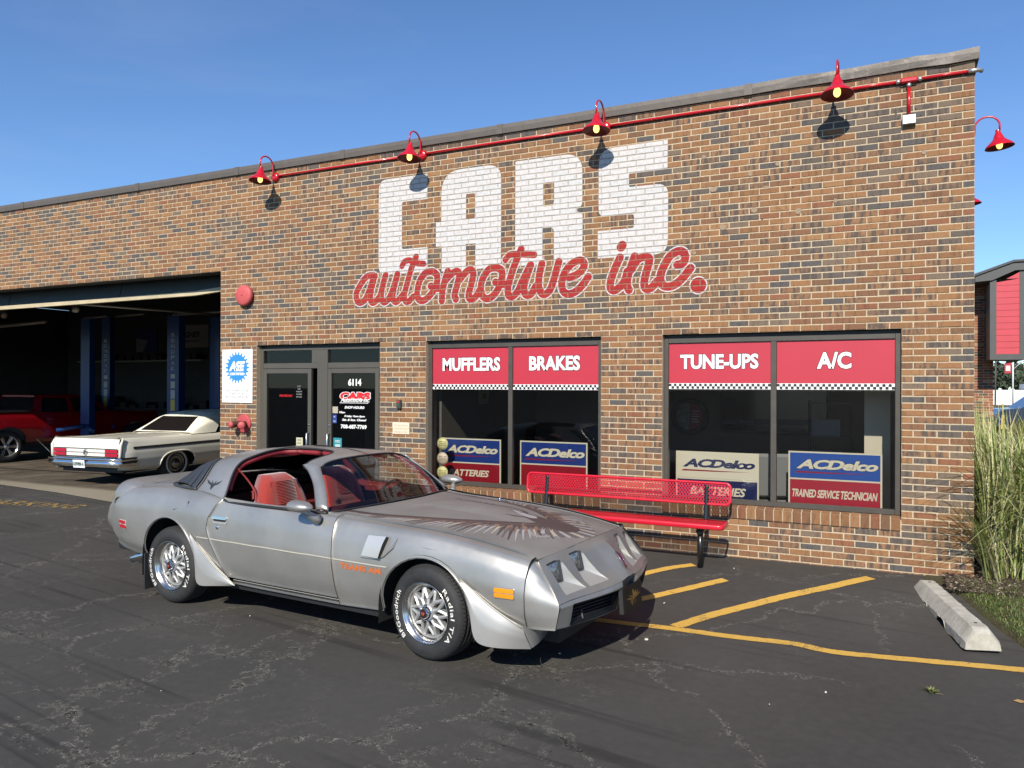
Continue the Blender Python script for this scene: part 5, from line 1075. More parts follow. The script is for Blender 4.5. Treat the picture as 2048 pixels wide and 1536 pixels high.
def cut(V, Fc, vals):
    """keep the side where vals>0, splitting faces along the zero line. V: list of (u,v)"""
    V = list(V); vals = list(vals); cache = {}; out = []
    def mid(a, b):
        k = (min(a, b), max(a, b))
        if k not in cache:
            t = vals[a]/(vals[a]-vals[b]); t = min(max(t, 0), 1); V.append((V[a][0]*(1-t)+V[b][0]*t, V[a][1]*(1-t)+V[b][1]*t)); vals.append(0.0); cache[k] = len(V)-1
        return cache[k]
    for f in Fc:
        s_ = [vals[i] > 0 for i in f]
        if all(s_): out.append(f); continue
        if not any(s_): continue
        g_ = []; n = len(f)
        for i in range(n):
            a, b = f[i], f[(i+1) % n]
            if s_[i]: g_.append(a)
            if s_[i] != s_[(i+1) % n]: g_.append(mid(a, b))
        h_ = [g_[i] for i in range(len(g_)) if g_[i] != g_[i-1]]
        if len(h_) >= 3: out.append(tuple(h_))
    return V, out
def patch(sh, ur, vr, nu, nv, keeps=(), side=1, off=0.0, skirt=.014, name='panel', mats=None, parent=None, flip=False, mi=0, smi=0):
    """trimmed piece of a sheet as its own mesh with folded-in edges; side=-1 puts it on the car's right"""
    V = [(ur[0]+(ur[1]-ur[0])*i/nu, vr[0]+(vr[1]-vr[0])*j/nv) for i in range(nu+1) for j in range(nv+1)]
    F = [(i*(nv+1)+j, (i+1)*(nv+1)+j, (i+1)*(nv+1)+j+1, i*(nv+1)+j+1) for i in range(nu) for j in range(nv)]
    for k in keeps:
        A = np.array(V); Pt = sh.at(A[:, 0], A[:, 1]); V, F = cut(V, F, k(A[:, 0], A[:, 1], Pt))
    used = sorted({i for f in F for i in f}); rm = {o: n for n, o in enumerate(used)}; V = [V[i] for i in used]; F = [tuple(rm[i] for i in f) for f in F]
    A = np.array(V); Pt = sh.at(A[:, 0], A[:, 1]); N = sh.at(A[:, 0], A[:, 1], sh.N); N /= np.linalg.norm(N, axis=1, keepdims=True)
    if flip: N = -N
    Pt = Pt+N*off
    if side < 0: Pt = Pt*np.array([1, -1, 1]); N = N*np.array([1, -1, 1])
    # orient the faces with the normals
    f0 = F[len(F)//2]; fn = np.cross(Pt[f0[1]]-Pt[f0[0]], Pt[f0[2]]-Pt[f0[0]])
    if fn @ N[f0[0]] < 0: F = [f[::-1] for f in F]
    g = G(); g.add(Pt, F, mi, True); nr = [tuple(x) for x in N]
    if skirt:
        ed = {}
        for f in F:
            for i in range(len(f)): a, b = f[i], f[(i+1) % len(f)]; ed[(a, b)] = 1
        bd = [(a, b) for (a, b) in ed if (b, a) not in ed]; o = len(g.v); idx = {}
        for a, b in bd:
            for q in (a, b):
                if q not in idx: idx[q] = len(g.v); g.v.append(tuple(Pt[q])); g.v.append(tuple(Pt[q]-N[q]*skirt)); nr += [tuple(N[q]), tuple(N[q])]
        for a, b in bd: g.f.append((idx[b], idx[a], idx[a]+1, idx[b]+1)); g.m.append(smi); g.s.append(False)
    me = g.mesh(name, mats if isinstance(mats, (list, tuple)) else [mats]); me.normals_split_custom_set_from_vertices(nr)
    return link(name, me, parent)

# -------- the side of the body: lines from the sill up to the bonnet edge (half-width, height)
ST = [(-3.93, [(-3.86, .64, .47), (-3.94, .67, .52), (-3.965, .69, .60), (-3.93, .69, .72), (-3.86, .66, .83), (-3.80, .61, .875), (-3.78, .52, .885)]),
      (-3.72, [(-3.66, .78, .435), (-3.71, .80, .50), (-3.73, .815, .62), (-3.72, .81, .76), (-3.68, .785, .855), (-3.66, .735, .90), (-3.65, .64, .905)])]
for x, r_ in ((-3.45, [(.835, .405), (.88, .48), (.895, .63), (.885, .79), (.845, .90), (.79, .945), (.69, .955)]),
              (-3.15, [(.85, .375), (.90, .46), (.918, .635), (.908, .82), (.866, .93), (.80, .975), (.70, .99)]),
              (-2.80, [(.85, .33), (.905, .445), (.928, .635), (.918, .83), (.878, .94), (.815, .99), (.73, 1.01)]),
              (-2.45, [(.85, .295), (.905, .43), (.930, .635), (.918, .82), (.882, .93), (.84, .972), (.80, .995)]),
              (-2.10, [(.85, .275), (.90, .42), (.928, .628), (.912, .80), (.885, .905), (.862, .942), (.845, .952)]),
              (-1.60, [(.85, .27), (.90, .42), (.926, .620), (.908, .79), (.880, .89), (.858, .925), (.84, .935)]),
              (-1.10, [(.85, .27), (.90, .42), (.925, .615), (.905, .78), (.872, .875), (.84, .915), (.80, .925)]),
              (-.80, [(.85, .27), (.90, .42), (.924, .612), (.902, .77), (.865, .865), (.828, .902), (.76, .908)]),
              (-.40, [(.85, .285), (.898, .43), (.922, .608), (.900, .77), (.862, .857), (.826, .890), (.735, .889)]),
              (.0, [(.848, .30), (.895, .43), (.918, .600), (.897, .76), (.858, .842), (.822, .872), (.725, .868)]),
              (.30, [(.845, .32), (.888, .43), (.908, .59), (.888, .735), (.850, .812), (.815, .842), (.72, .841)]),
              (.55, [(.840, .335), (.878, .43), (.893, .575), (.872, .70), (.835, .772), (.800, .802), (.717, .803)]),
              (.80, [(.825, .34), (.858, .42), (.868, .55), (.845, .655), (.805, .722), (.772, .750), (.712, .757)])):
    ST.append((x, [(x, y, z) for y, z in r_]))
SB = Sheet([s_[0] for s_ in ST], [s_[1] for s_ in ST], su=.06, sv_=.20)
AX, BX, RF, RR_ = 0.0, -2.748, (.385, .378, .335), (.355, .382, .372)
def arch(cx_, ra):
    def k(u, v, P):
        dz = np.maximum(P[:, 2]-ra[2], 0); return np.where(P[:, 2] > ra[2], np.hypot((P[:, 0]-cx_)/ra[0], dz/ra[1])-1, np.abs(P[:, 0]-cx_)/ra[0]-1)
    return k
kf, kr = arch(AX, RF), arch(BX, RR_)
zs = np.array([.20, .31, .45, .60, .712, .80, .90, .962, 1.1]); xr_ = np.array([-1.99, -2.021, -2.10, -2.185, -2.232, -2.215, -2.155, -2.095, -1.97])
xf_ = lambda z: -.812-.045*(z-.30)/.65
GAP = .0032
def seam_r(z): return np.interp(z, zs, xr_)
for sd in (-1, 1):
    lab = 'right' if sd < 0 else 'left'
    patch(SB, (-3.93, -1.9), (0, 6), 110, 42, [kr, lambda u, v, P: (seam_r(P[:, 2])-GAP)-P[:, 0]], sd, name='rear_quarter', mats=silver, parent=coupe)
    d_ = patch(SB, (-2.3, -.75), (.35, 6), 90, 42, [lambda u, v, P: P[:, 0]-(seam_r(P[:, 2])+GAP), lambda u, v, P: (xf_(P[:, 2])-GAP)-P[:, 0], lambda u, v, P: P[:, 2]-.303], sd, name='door', mats=silver, parent=coupe)
    if sd < 0: DOOR = d_
    patch(SB, (-2.1, -.75), (0, .8), 60, 8, [lambda u, v, P: .297-P[:, 2], lambda u, v, P: P[:, 0]-(seam_r(P[:, 2])+GAP), lambda u, v, P: (xf_(P[:, 2])-GAP)-P[:, 0]], sd, name='rocker_panel', mats=silver, parent=coupe)
    patch(SB, (-.95, .80), (0, 6), 104, 42, [kf, lambda u, v, P: P[:, 0]-(xf_(P[:, 2])+GAP), lambda u, v, P: (.7725)-P[:, 0]+0*P[:, 2]], sd, name='front_fender', mats=silver, parent=coupe)
    # thin bright line of the sill edge and the body-side moulding
    A = [(-2.36+.085*i, 2.02) for i in range(25)]; A = [a_ for a_ in A if a_[0] < -.30]
    pts = []
    for (u, v) in A:
        vv = np.linspace(1.5, 2.5, 60); Pq = SB.at(np.full(60, u), vv); zt = .612+.010*((-u-.4)/1.9); j = int(np.argmin(abs(Pq[:, 2]-zt))); n_ = SB.at([u], [vv[j]], SB.N)[0]; n_ = n_/np.linalg.norm(n_); n_ = n_ if n_[1] > 0 else -n_
        q = Pq[j]; pts.append((q, n_))
    g = G(); V = []; hh = .0065
    for q, n_ in pts:
        for dz, o_ in ((-hh, .0), (-hh*.6, .0045), (hh*.6, .0045), (hh, .0)): p = q+n_*o_; V.append((p[0], sd*p[1], p[2]+dz))
    g.add(V, [(i*4+k, (i+1)*4+k, (i+1)*4+k+1, i*4+k+1) for i in range(len(pts)-1) for k in range(3)], 0, True); g.obj('side_moulding', mat('moulding_worn', (.40, .38, .31), .5, .2), coupe, fixn=False)
    g = G(); V = []
    for i in range(30):
        u = -1.98+1.17*i/29; Pq = SB.at(np.full(40, u), np.linspace(0, 1, 40)); j = int(np.argmin(abs(Pq[:, 2]-.300))); q = Pq[j]; V += [(q[0], sd*(q[1]+.003), .2975), (q[0], sd*(q[1]+.004), .3035)]
    g.add(V, [(2*i, 2*i+2, 2*i+3, 2*i+1) for i in range(29)]); g.obj('sill_strip', mat('sill_bright', (.62, .60, .54), .35, .5), coupe, fixn=False)
# -------- front fascia side pieces, between the seam and the nose corner
FS = [(0, [(.772, .827, .340), (.771, .858, .42), (.770, .868, .55), (.770, .846, .655), (.772, .806, .722), (.776, .775, .748), (.778, .716, .757)]),
      (1, [(.86, .818, .34), (.865, .838, .42), (.862, .842, .525), (.850, .820, .61), (.832, .792, .675), (.812, .765, .715), (.786, .720, .753)]),
      (2, [(.955, .785, .34), (.972, .790, .42), (.985, .785, .49), (.945, .778, .555), (.90, .768, .615), (.846, .757, .678), (.792, .724, .750)])]
SF = Sheet([0, 1, 2], [r_[1] for r_ in FS], du=.05, su=.25, sv_=.18)
pts_ = []
for v in np.linspace(0.1, 5.9, 40): p_ = SF.at([0.0], [v])[0]; n_ = SF.at([0.0], [v], SF.N)[0]; n_ = n_/np.linalg.norm(n_); n_ = n_ if n_[1] > 0 else -n_; pts_.append(p_+n_*.0006)
for sd in (-1, 1): g = G(); g.tube([(p[0]-.0005, sd*p[1], p[2]) for p in pts_], .0022, 5); g.obj('panel_seam', mat('seam_dark', (.03, .03, .03), .7), coupe)
for sd in (-1, 1): patch(SF, (0.0, 2), (0, 6), 24, 36, [], sd, name='fascia_side', mats=fasc if False else silver, parent=coupe)
# -------- upper nose: beak in the middle, sloping faces either side
UR = [[(.792, .724, .750), (.846, .757, .678), (.90, .768, .615), (.945, .778, .555), (.985, .785, .505)],
      [(.806, .66, .763), (.868, .665, .705), (.912, .672, .645), (.955, .68, .582), (1.012, .69, .517)],
      [(.828, .55, .774), (.882, .55, .722), (.925, .55, .655), (.972, .55, .590), (1.045, .56, .519)],
      [(.847, .42, .784), (.897, .42, .732), (.940, .42, .665), (.99, .42, .595), (1.085, .43, .522)],
      [(.864, .29, .792), (.915, .29, .743), (.960, .285, .672), (1.02, .28, .597), (1.12, .29, .528)],
      [(.876, .15, .798), (.935, .15, .755), (.992, .13, .682), (1.064, .125, .600), (1.145, .14, .536)],
      [(.881, .05, .800), (.957, .045, .773), (1.028, .035, .700), (1.105, .03, .612), (1.158, .035, .556)],
      [(.882, .0, .801), (.962, .0, .780), (1.040, .0, .710), (1.113, .0, .608), (1.160, .0, .553)]]
yv = [0, 1, 2, 3, 4, 5, 6, 7]
SU = Sheet(yv, UR, du=.08, dv=.06, su=.13, sv_=.10)
HL = [(.690, .475), (.435, .225)]      # headlamp wells: outer and inner half-widths
def well(o_, i_):
    def k(u, v, P):
        y = P[:, 1]; vt, vb = .55, 3.55; t = np.clip((v-vt)/(vb-vt), 0, 1); yi_ = (o_-.142)*(1-t**1.5)+i_*t**1.5
        rt = .10*np.clip(1-(v-vt)/.5, 0, 1)**2
        a_ = np.maximum(np.maximum(y-o_, (yi_+rt*.5)-y)/.02, np.maximum(vt-v, v-vb)/.25); return a_
    return k
for sd in (-1, 1):
    patch(SU, (0, 7), (0, 4), 112, 48, [well(*HL[0]), well(*HL[1])], sd, name='nose_panel', mats=fasc, parent=coupe, skirt=.006)
lens = mat('headlamp_lens', (.20, .21, .22), .10, .55, coat=1.0, var=.75, vscale=45); bez = mat('lamp_bezel', (.035, .035, .037), .4)
def su_pt(y, v):
    uu = np.linspace(0, 7, 400); Pq = SU.at(uu, np.full(400, v)); j = int(np.argmin(abs(Pq[:, 1]-y))); return Pq[j]
silver_in = mat('well_paint', (.40, .395, .37), .45, .45)
well_in = lambda yo, yi, t: (yo-.142)*(1-t**1.5)+yi*t**1.5
for sd in (-1, 1):
    S_ = np.array([1, sd, 1])
    for (yo, yi) in HL:
        n = 10; ym = yo-.128; To = su_pt(yo, .55); Tm = su_pt(ym, .55); zb_ = To[2]-.118
        lo = np.array((To[0]+.006, yo, zb_)); lm = np.array((Tm[0]+.030, ym, zb_-.004)); g = G()
        outer = [su_pt(yo, .55+3.0*k/n) for k in range(n+1)]; inner = [su_pt(well_in(yo, yi, k/n)+.05*max(0, 1-k/n/.17)**2, .55+3.0*k/n) for k in range(n+1)]; bot = [su_pt(yo+(yi-yo)*k/6, 3.55) for k in range(7)]
        g.add([p*S_ for p in outer]+[lo*S_], [(k, k+1, n+1) for k in range(n)], 0, False)
        # inner cheek: from the lamp's inner edge out to the curved lip
        m_ = 5; V = []
        for k in range(n+1):
            t = k/n; a_ = Tm*(1-t)+lm*t; q = inner[k]
            for j in range(m_+1): w_ = j/m_; V.append((a_*(1-w_)+q*w_+np.array((-.010*math.sin(PI*w_)*t, 0, 0)))*S_)
        g.add(V, [(k*(m_+1)+j, (k+1)*(m_+1)+j, (k+1)*(m_+1)+j+1, k*(m_+1)+j+1) for k in range(n) for j in range(m_)], 0, True)
        V = []
        for k in range(7):
            w_ = k/6; a_ = lo*(1-w_)+lm*w_
            V += [a_*S_, bot[k]*S_]
        g.add(V, [(2*k, 2*k+1, 2*k+3, 2*k+2) for k in range(6)], 0, True); g.add([(lm*S_), (inner[-1]*S_), bot[-1]*S_], [(0, 1, 2)], 0); g.obj('headlamp_well', silver_in, coupe, fixn=False)
        c0, c1, l0, l1 = To+np.array((.002, 0, -.003)), Tm+np.array((.004, 0, -.003)), lo+np.array((.002, 0, .001)), lm+np.array((.004, 0, .001))
        def q_(a_, b_): return (c0*(1-a_)+c1*a_)*(1-b_)+(l0*(1-a_)+l1*a_)*b_
        g = G(); g.add([p*S_ for p in (q_(0, 0), q_(1, 0), q_(1, 1), q_(0, 1))], [(0, 1, 2, 3)], 0); hl_ = g.obj('headlamp', bez, coupe, fixn=False)
        g = G(); m_ = 6; V = []
        for j in range(m_+1):
            for i in range(m_+1):
                a_, b_ = .04+.84*i/m_, .07+.85*j/m_; p = q_(a_, b_); bul = .010*(1-(2*i/m_-1)**2)*(1-(2*j/m_-1)**2); V.append((p+np.array((.003+bul, 0, 0)))*S_)
        g.add(V, [(j*(m_+1)+i, j*(m_+1)+i+1, (j+1)*(m_+1)+i+1, (j+1)*(m_+1)+i) for j in range(m_) for i in range(m_)], 0, True); g.obj('lens', lens, hl_, fixn=False)
        g = G(); p0, p1 = q_(.90, .02), q_(.90, .99); g.add([(p*S_).tolist() for p in (p0, q_(1, .02)+np.array((.012, 0, 0)), q_(1, .99)+np.array((.012, 0, 0)), p1)], [(0, 1, 2, 3)]); p2, p3 = q_(.03, .93), q_(.90, .93)
        g.add([(p*S_).tolist() for p in (p2, p3, p3+np.array((.022, 0, -.010)), p2+np.array((.022, 0, -.010)))], [(0, 1, 2, 3)]); g.obj('fin', bez, hl_, fixn=False)
# -------- bumper face with its two grille mouths
BR = [[(.985, .785, .502), (.992, .785, .480), (.975, .788, .42), (.957, .785, .342), (.93, .77, .325)],
      [(1.010, .70, .514), (1.025, .70, .488), (1.012, .70, .42), (.993, .70, .338), (.95, .69, .325)],
      [(1.045, .56, .517), (1.064, .56, .492), (1.052, .56, .42), (1.030, .56, .336), (.98, .55, .325)],
      [(1.085, .42, .520), (1.104, .42, .496), (1.090, .42, .42), (1.066, .42, .334), (1.01, .42, .325)],
      [(1.120, .28, .526), (1.138, .28, .500), (1.120, .28, .42), (1.094, .28, .332), (1.03, .28, .325)],
      [(1.147, .140, .536), (1.160, .14, .505), (1.140, .14, .42), (1.108, .14, .332), (1.04, .14, .325)],
      [(1.151, .105, .541), (1.122, .105, .505), (1.085, .105, .42), (1.06, .105, .332), (1.03, .105, .325)],
      [(1.160, .0, .551), (1.108, .0, .505), (1.078, .0, .42), (1.055, .0, .332), (1.03, .0, .325)]]
SBm = Sheet(yv, BR, du=.06, dv=.05, su=.07, sv_=.06)
def mouth(u, v, P):
    y, z = P[:, 1], P[:, 2]; return np.maximum(np.maximum(y-(.680-.05*(.486-z)), .156-y)/.03, np.maximum(z-.491, .341-z)/.03)
for sd in (-1, 1):
    patch(SBm, (0, 7), (0.05, 4), 112, 40, [lambda u, v, P: np.where(v < 3.2, mouth(u, v, P), 1)], sd, name='bumper', mats=[fasc, black], parent=coupe, skirt=.055, smi=1)
    g = G(); g.add([(.94, sd*.68, .33), (1.05, sd*.15, .325), (1.05, sd*.15, .51), (.94, sd*.68, .50)], [(0, 1, 2, 3)]); gr_ = g.obj('grille', black, coupe, fixn=False)
    for k in range(6):
        z = .362+.0215*k; g = G(); g.add([(.962, sd*.665, z), (1.085, sd*.158, z+.001), (1.085, sd*.158, z+.007), (.962, sd*.665, z+.006), (.93, sd*.665, z+.014), (1.05, sd*.158, z+.015)], [(0, 1, 2, 3), (3, 2, 5, 4)]); g.obj('grille_bar', mat('grille_black', (.022, .022, .024), .35), gr_, fixn=False)
    g = G(); g.tube([(1.015, sd*.50, .35), (.985, sd*.47, .42), (.97, sd*.455, .47)], .006, 6); g.obj('brace', mat('brace_grey', (.12, .12, .12), .5), gr_)
    # lower valance and spat ahead of the front wheel
    vt_ = [(.755, .862, .345), (.82, .82, .335), (.86, .74, .328), (.87, .5, .326), (.90, .2, .326), (.90, 0, .326)]; vb_ = [(.792, .80, .200), (.80, .72, .21), (.79, .62, .225), (.80, .42, .24), (.82, .18, .25), (.82, 0, .25)]
    rows_ = [[np.array(a_)*(1-t)+np.array(b_)*t for t in (0, .33, .66, 1)] for a_, b_ in zip(vt_, vb_)]
    SV = Sheet(range(6), rows_, du=.1, dv=.1, su=.3, sv_=.2); patch(SV, (0, 5), (0, 3), 30, 8, [], sd, name='air_dam', mats=silver, parent=coupe, skirt=.004)
    def spat(top, bot, nm, bulge):
        T_ = smooth_line(top, 4); B_ = smooth_line(bot, 4); n_ = 12
        Tt = [np.array([np.interp(i/n_, np.linspace(0, 1, len(T_)), [p[c] for p in T_]) for c in range(3)]) for i in range(n_+1)]; Bb = [np.array([np.interp(i/n_, np.linspace(0, 1, len(B_)), [p[c] for p in B_]) for c in range(3)]) for i in range(n_+1)]
        rows2 = [[Tt[i]*(1-t)+Bb[i]*t+np.array((0, bulge*math.sin(PI*min(1, t*1.1)), 0)) for t in (0, .25, .5, .75, 1)] for i in range(n_+1)]
        S2 = Sheet(range(n_+1), rows2, du=.2, dv=.1, su=.5, sv_=.2); patch(S2, (0, n_), (0, 4), 40, 14, [], sd, name=nm, mats=mat('spat_paint', (.39, .38, .36), .40, .5, coat=.15, var=.05, vscale=5), parent=coupe, skirt=.02)
        g = G(); g.tube([(p[0], sd*(p[1]+.004), p[2]) for p in Tt], .0055, 6); g.obj('edge_trim', mat('moulding_worn', ()), coupe)
    spat([(.315, .925, .612), (.42, .917, .545), (.58, .90, .44), (.755, .868, .345)], [(.345, .935, .54), (.41, .955, .40), (.455, .962, .235), (.60, .93, .205), (.792, .815, .198)], 'wheel_spat', .012)
    spat([(-2.435, .932, .645), (-2.33, .936, .56), (-2.12, .918, .39), (-1.93, .885, .268)], [(-2.40, .94, .56), (-2.335, .962, .40), (-2.305, .965, .243), (-2.15, .94, .243), (-1.945, .885, .258)], 'wheel_spat', .010)
# -------- bonnet, cowl, boot lid
HR = []; HU = []
for i, (xe, ze, xc, zc) in enumerate(((-.985, .924, -.80, .948), (-.80, .900, -.62, .952), (-.40, .889, -.27, .941), (.0, .868, .09, .920), (.30, .841, .38, .888), (.55, .803, .62, .847), (.786, .7555, .877, .801))):
    row = []
    for v in (0, .2, .5, .8, 1.0): f_ = v*v; row.append((xc+(xe-xc)*f_, (.768, .757, .732, .7215, .7165, .713, .709)[i]*v, zc+(ze-zc)*(f_*.75+.25*v)))
    HR.append(row[::-1]); HU.append(i)
SH = Sheet(HU, HR, du=.05, dv=.1, su=.32, sv_=.3)
def bon(sd): return patch(SH, (0.0, 6), (0.0, 4), 70, 24, [], sd, name='bonnet', mats=bonnet, parent=coupe, skirt=.0)
bl = bon(-1); br = bon(1)
# both halves make one panel
bmj = bmesh.new()
for o_ in (bl, br): bmj.from_mesh(o_.data)
bmesh.ops.remove_doubles(bmj, verts=bmj.verts, dist=.0008); mj = bpy.data.meshes.new('bonnet'); bmj.to_mesh(mj); bmj.free(); mj.materials.append(bonnet)
for p in mj.polygons: p.use_smooth = True
bpy.data.objects.remove(br); bl.data = mj; BONNET = bl
def hood_z(x, y):
    v = 4*(1-abs(y)/.712); uu = np.linspace(0, 6, 300); Pq = SH.at(uu, np.full(300, v)); j = int(np.argmin(abs(Pq[:, 0]-x))); return Pq[j, 2]
g = G(); 
def hood_text(t, x0, x1, y0, y1, m_, nm, ext=.001):
    g = G(); text(g, t, 0, 1, 0, 1, lambda a, b, d: (x0+(x1-x0)*a, y0+(y1-y0)*b, hood_z(x0+(x1-x0)*a, y0+(y1-y0)*b)+.0015), off=.02); return g.obj(nm, m_, BONNET)
ed_ = [SH.at([u], [0.0])[0] for u in np.linspace(0, 6, 60)]
for sd in (-1, 1):
    g = G(); g.tube([(p[0], sd*(p[1]+.0035), p[2]+.0005) for p in ed_], .0028, 5); g.obj('bonnet_seam', mat('seam_dark', ()), coupe)
    g = G(); g.tube([(p[0], sd*(p[1]-.001), p[2]+.0005) for p in ed_], .0020, 5); g.obj('bonnet_highlight', mat('edge_highlight', (.55, .54, .50), .35, .5), coupe)  # thin pale tube: a highlight painted along the bonnet edge
    g = G(); g.add([(.755, sd*.690, .7545), (.80, sd*.690, .752), (.80, sd*.735, .741), (.80, sd*.765, .722), (.755, sd*.765, .742)], [(0, 1, 2, 3, 4)]); g.obj('corner_filler', fasc, coupe, fixn=False)
g = G(); fe_ = [SH.at([6.0], [v])[0] for v in np.linspace(0, 4, 24)]; g.tube([(p[0]+.003, -p[1], p[2]-.001) for p in fe_]+[(p[0]+.003, p[1], p[2]-.001) for p in fe_[::-1]], .0035, 5); g.obj('bonnet_seam', mat('seam_dark', ()), coupe)
# raised bulge of the bonnet with its lettering
g = G(); V = []; nxx, nyy = 30, 16
for i in range(nxx+1):
    x = -.62+1.02*i/nxx
    for j in range(nyy+1):
        y = -.20+.40*j/nyy; e1 = max(0, 1-abs(y/.20)**3.2); e2 = min(1, (x+.62)/.10)*min(1, (.40-x)/.55); hgt = .020*e1*max(0, e2)**.8; V.append((x, y, hood_z(x, y)+hgt-.0015))
g.add(V, [(i*(nyy+1)+j, (i+1)*(nyy+1)+j, (i+1)*(nyy+1)+j+1, i*(nyy+1)+j+1) for i in range(nxx) for j in range(nyy)], 0, True); g.obj('bonnet_bulge', bonnet, BONNET, fixn=False)
g = G(); text(g, 'TURBO 4.9', 0, 1, 0, 1, lambda a, b, d: (-.45+.38*a, .145-.035+.035*b, hood_z(-.45+.38*a, .12)+.0195), off=.03); g.obj('lettering', mat('decal_dark', (.07, .05, .05), .5), BONNET)
g = G(); g.lathe([(.012, 0), (.012, .02), (.005, .03), (0, .031)], 8, M=Matrix.Translation((-.30, .60, hood_z(-.3, .6)))); g.obj('washer_nozzle', chrome, coupe)
DKR = []
for (xe, ze, ye, xc, zc) in ((-2.86, 1.008, .715, -3.02, 1.035), (-3.15, .985, .70, -3.2, 1.015), (-3.45, .955, .69, -3.45, .985), (-3.66, .905, .64, -3.66, .955), (-3.78, .885, .52, -3.80, .92)):
    DKR.append([(xc+(xe-xc)*v*v, ye*v, zc+(ze-zc)*v*v) for v in (1, .75, .5, .25, 0)])
SD_ = Sheet(range(5), DKR, du=.08, dv=.1, su=.3, sv_=.3)
for sd in (-1, 1): patch(SD_, (0, 4), (0, 4), 24, 20, [], sd, name='boot_lid', mats=silver, parent=coupe, skirt=0)
# tail spoiler with end caps that wrap the shoulders
def spoil(sd):
    secs = []; ys_ = [0, .3, .55, .68, .76, .805, .815]
    for i, y in enumerate(ys_):
        dr = [0, 0, 0, .006, .03, .08, .15][i]; bk = [0, 0, .02, .05, .08, .10, .11][i]
        secs.append([(-3.43+bk*.2, y*.985, .972-dr*.8+(.012 if i < 2 else 0)), (-3.55+bk, y, 1.000-dr), (-3.66+bk, y, 1.012-dr), (-3.755+bk, y, 1.000-dr), (-3.80+bk, y, .965-dr), (-3.79+bk, y*.98, .90-dr)])
    S3 = Sheet(range(7), secs, du=.08, dv=.1, su=.25, sv_=.2); patch(S3, (0, 6), (0, 5), 40, 20, [], sd, name='spoiler', mats=silver, parent=coupe, skirt=.01)
for sd in (-1, 1): spoil(sd)
g = G(); col_ = SB.at(np.full(20, -3.93), np.linspace(0, 6, 20)); V = [tuple(p*np.array([1, -1, 1])) for p in col_]+[tuple(p) for p in col_]
g.add(V, [(k, k+1, 21+k, 20+k) for k in range(19)], 0, True); g.obj('tail_panel', silver, coupe, fixn=False)
# -------- greenhouse
def loft(A_, B_, nm, m_, bul=(0, 0, 0), n=24, k=6, parent=coupe, sides=(-1, 1), both=True, skirt=True, th=.0):
    SA_ = smooth_line(A_, 8); SB_ = smooth_line(B_, 8); par = lambda L_, t: np.array([np.interp(t, np.linspace(0, 1, len(L_)), [p[c] for p in L_]) for c in range(3)])
    g = G()
    for sd in sides:
        V = []
        for i in range(n+1):
            a_, b_ = par(SA_, i/n), par(SB_, i/n)
            for j in range(k+1): t = j/k; p = a_*(1-t)+b_*t+np.array(bul)*math.sin(PI*t); V.append((p[0], sd*p[1], p[2]))
        g.add(V, [(i*(k+1)+j, (i+1)*(k+1)+j, (i+1)*(k+1)+j+1, i*(k+1)+j+1) for i in range(n) for j in range(k)], 0, True)
    me = g.mesh(nm, [m_]); b = bmesh.new(); b.from_mesh(me); bmesh.ops.remove_doubles(b, verts=b.verts, dist=.001); bmesh.ops.recalc_face_normals(b, faces=b.faces)
    if th:
        geo = bmesh.ops.solidify(b, geom=list(b.faces), thickness=th)
    b.to_mesh(me); b.free()
    for p in me.polygons: p.use_smooth = True
    return link(nm, me, parent)
sealm = mat('rubber_seal', (.018, .018, .019), .55)
WT = [(-1.305, .545, 1.235), (-1.315, .47, 1.262), (-1.300, .35, 1.282), (-1.275, .18, 1.294), (-1.262, 0, 1.298)]
WB = [(-.995, .775, .925), (-.945, .70, .932), (-.895, .50, .94), (-.855, .25, .945), (-.845, 0, .947)]
loft(WT, WB, 'windscreen', carglass, (.012, 0, .02), 30, 10)
for L_ in (WT, WB):
    g = G(); S_ = smooth_line(L_, 6); g.tube([(p[0], -p[1], p[2]+.002) for p in S_]+[(p[0], p[1], p[2]+.002) for p in S_[::-1][1:]], .0085, 6); g.obj('windscreen_seal', sealm, coupe)
AT = [(-1.475, .572, 1.240), (-1.42, .594, 1.222), (-1.365, .615, 1.195), (-1.25, .675, 1.10), (-1.105, .795, .932)]
AF = [(-1.312, .556, 1.236), (-1.29, .575, 1.215), (-1.262, .595, 1.185), (-1.15, .665, 1.085), (-1.005, .785, .93)]
for sd in (-1, 1): loft(AT, AF, 'windscreen_pillar', silver, (.0, .012, .012), 22, 6, th=-.02, sides=(sd,))
for sd in (-1, 1): g = G(); g.tube([(p[0]-.004, sd*(p[1]+.002), p[2]) for p in smooth_line(AF, 5)], .009, 6); g.obj('windscreen_seal', sealm, coupe)
HB = [(-1.475, .572, 1.240), (-1.470, .50, 1.275), (-1.455, .38, 1.302), (-1.475, .25, 1.318), (-1.56, .15, 1.328), (-1.70, .11, 1.332)]
HF = [(-1.318, .550, 1.238), (-1.322, .47, 1.266), (-1.308, .36, 1.286), (-1.285, .2, 1.298), (-1.27, .08, 1.302), (-1.270, 0.0, 1.302)]
loft(HB, HF, 'roof_header', silver, (0, 0, .010), 30, 8)
loft([(-1.685, .112, 1.331), (-1.85, .105, 1.334), (-2.035, .112, 1.333)], [(-1.2705, 0, 1.3025), (-1.6, 0, 1.333), (-2.1, 0, 1.336)], 'roof_bar', silver, (0, 0, .003), 16, 4)
RB = [(-2.118, .850, .950), (-2.128, .80, 1.045), (-2.165, .722, 1.150), (-2.185, .655, 1.212), (-2.178, .59, 1.254), (-2.15, .50, 1.287), (-2.14, .36, 1.315), (-2.12, .20, 1.330), (-2.02, .11, 1.333)]
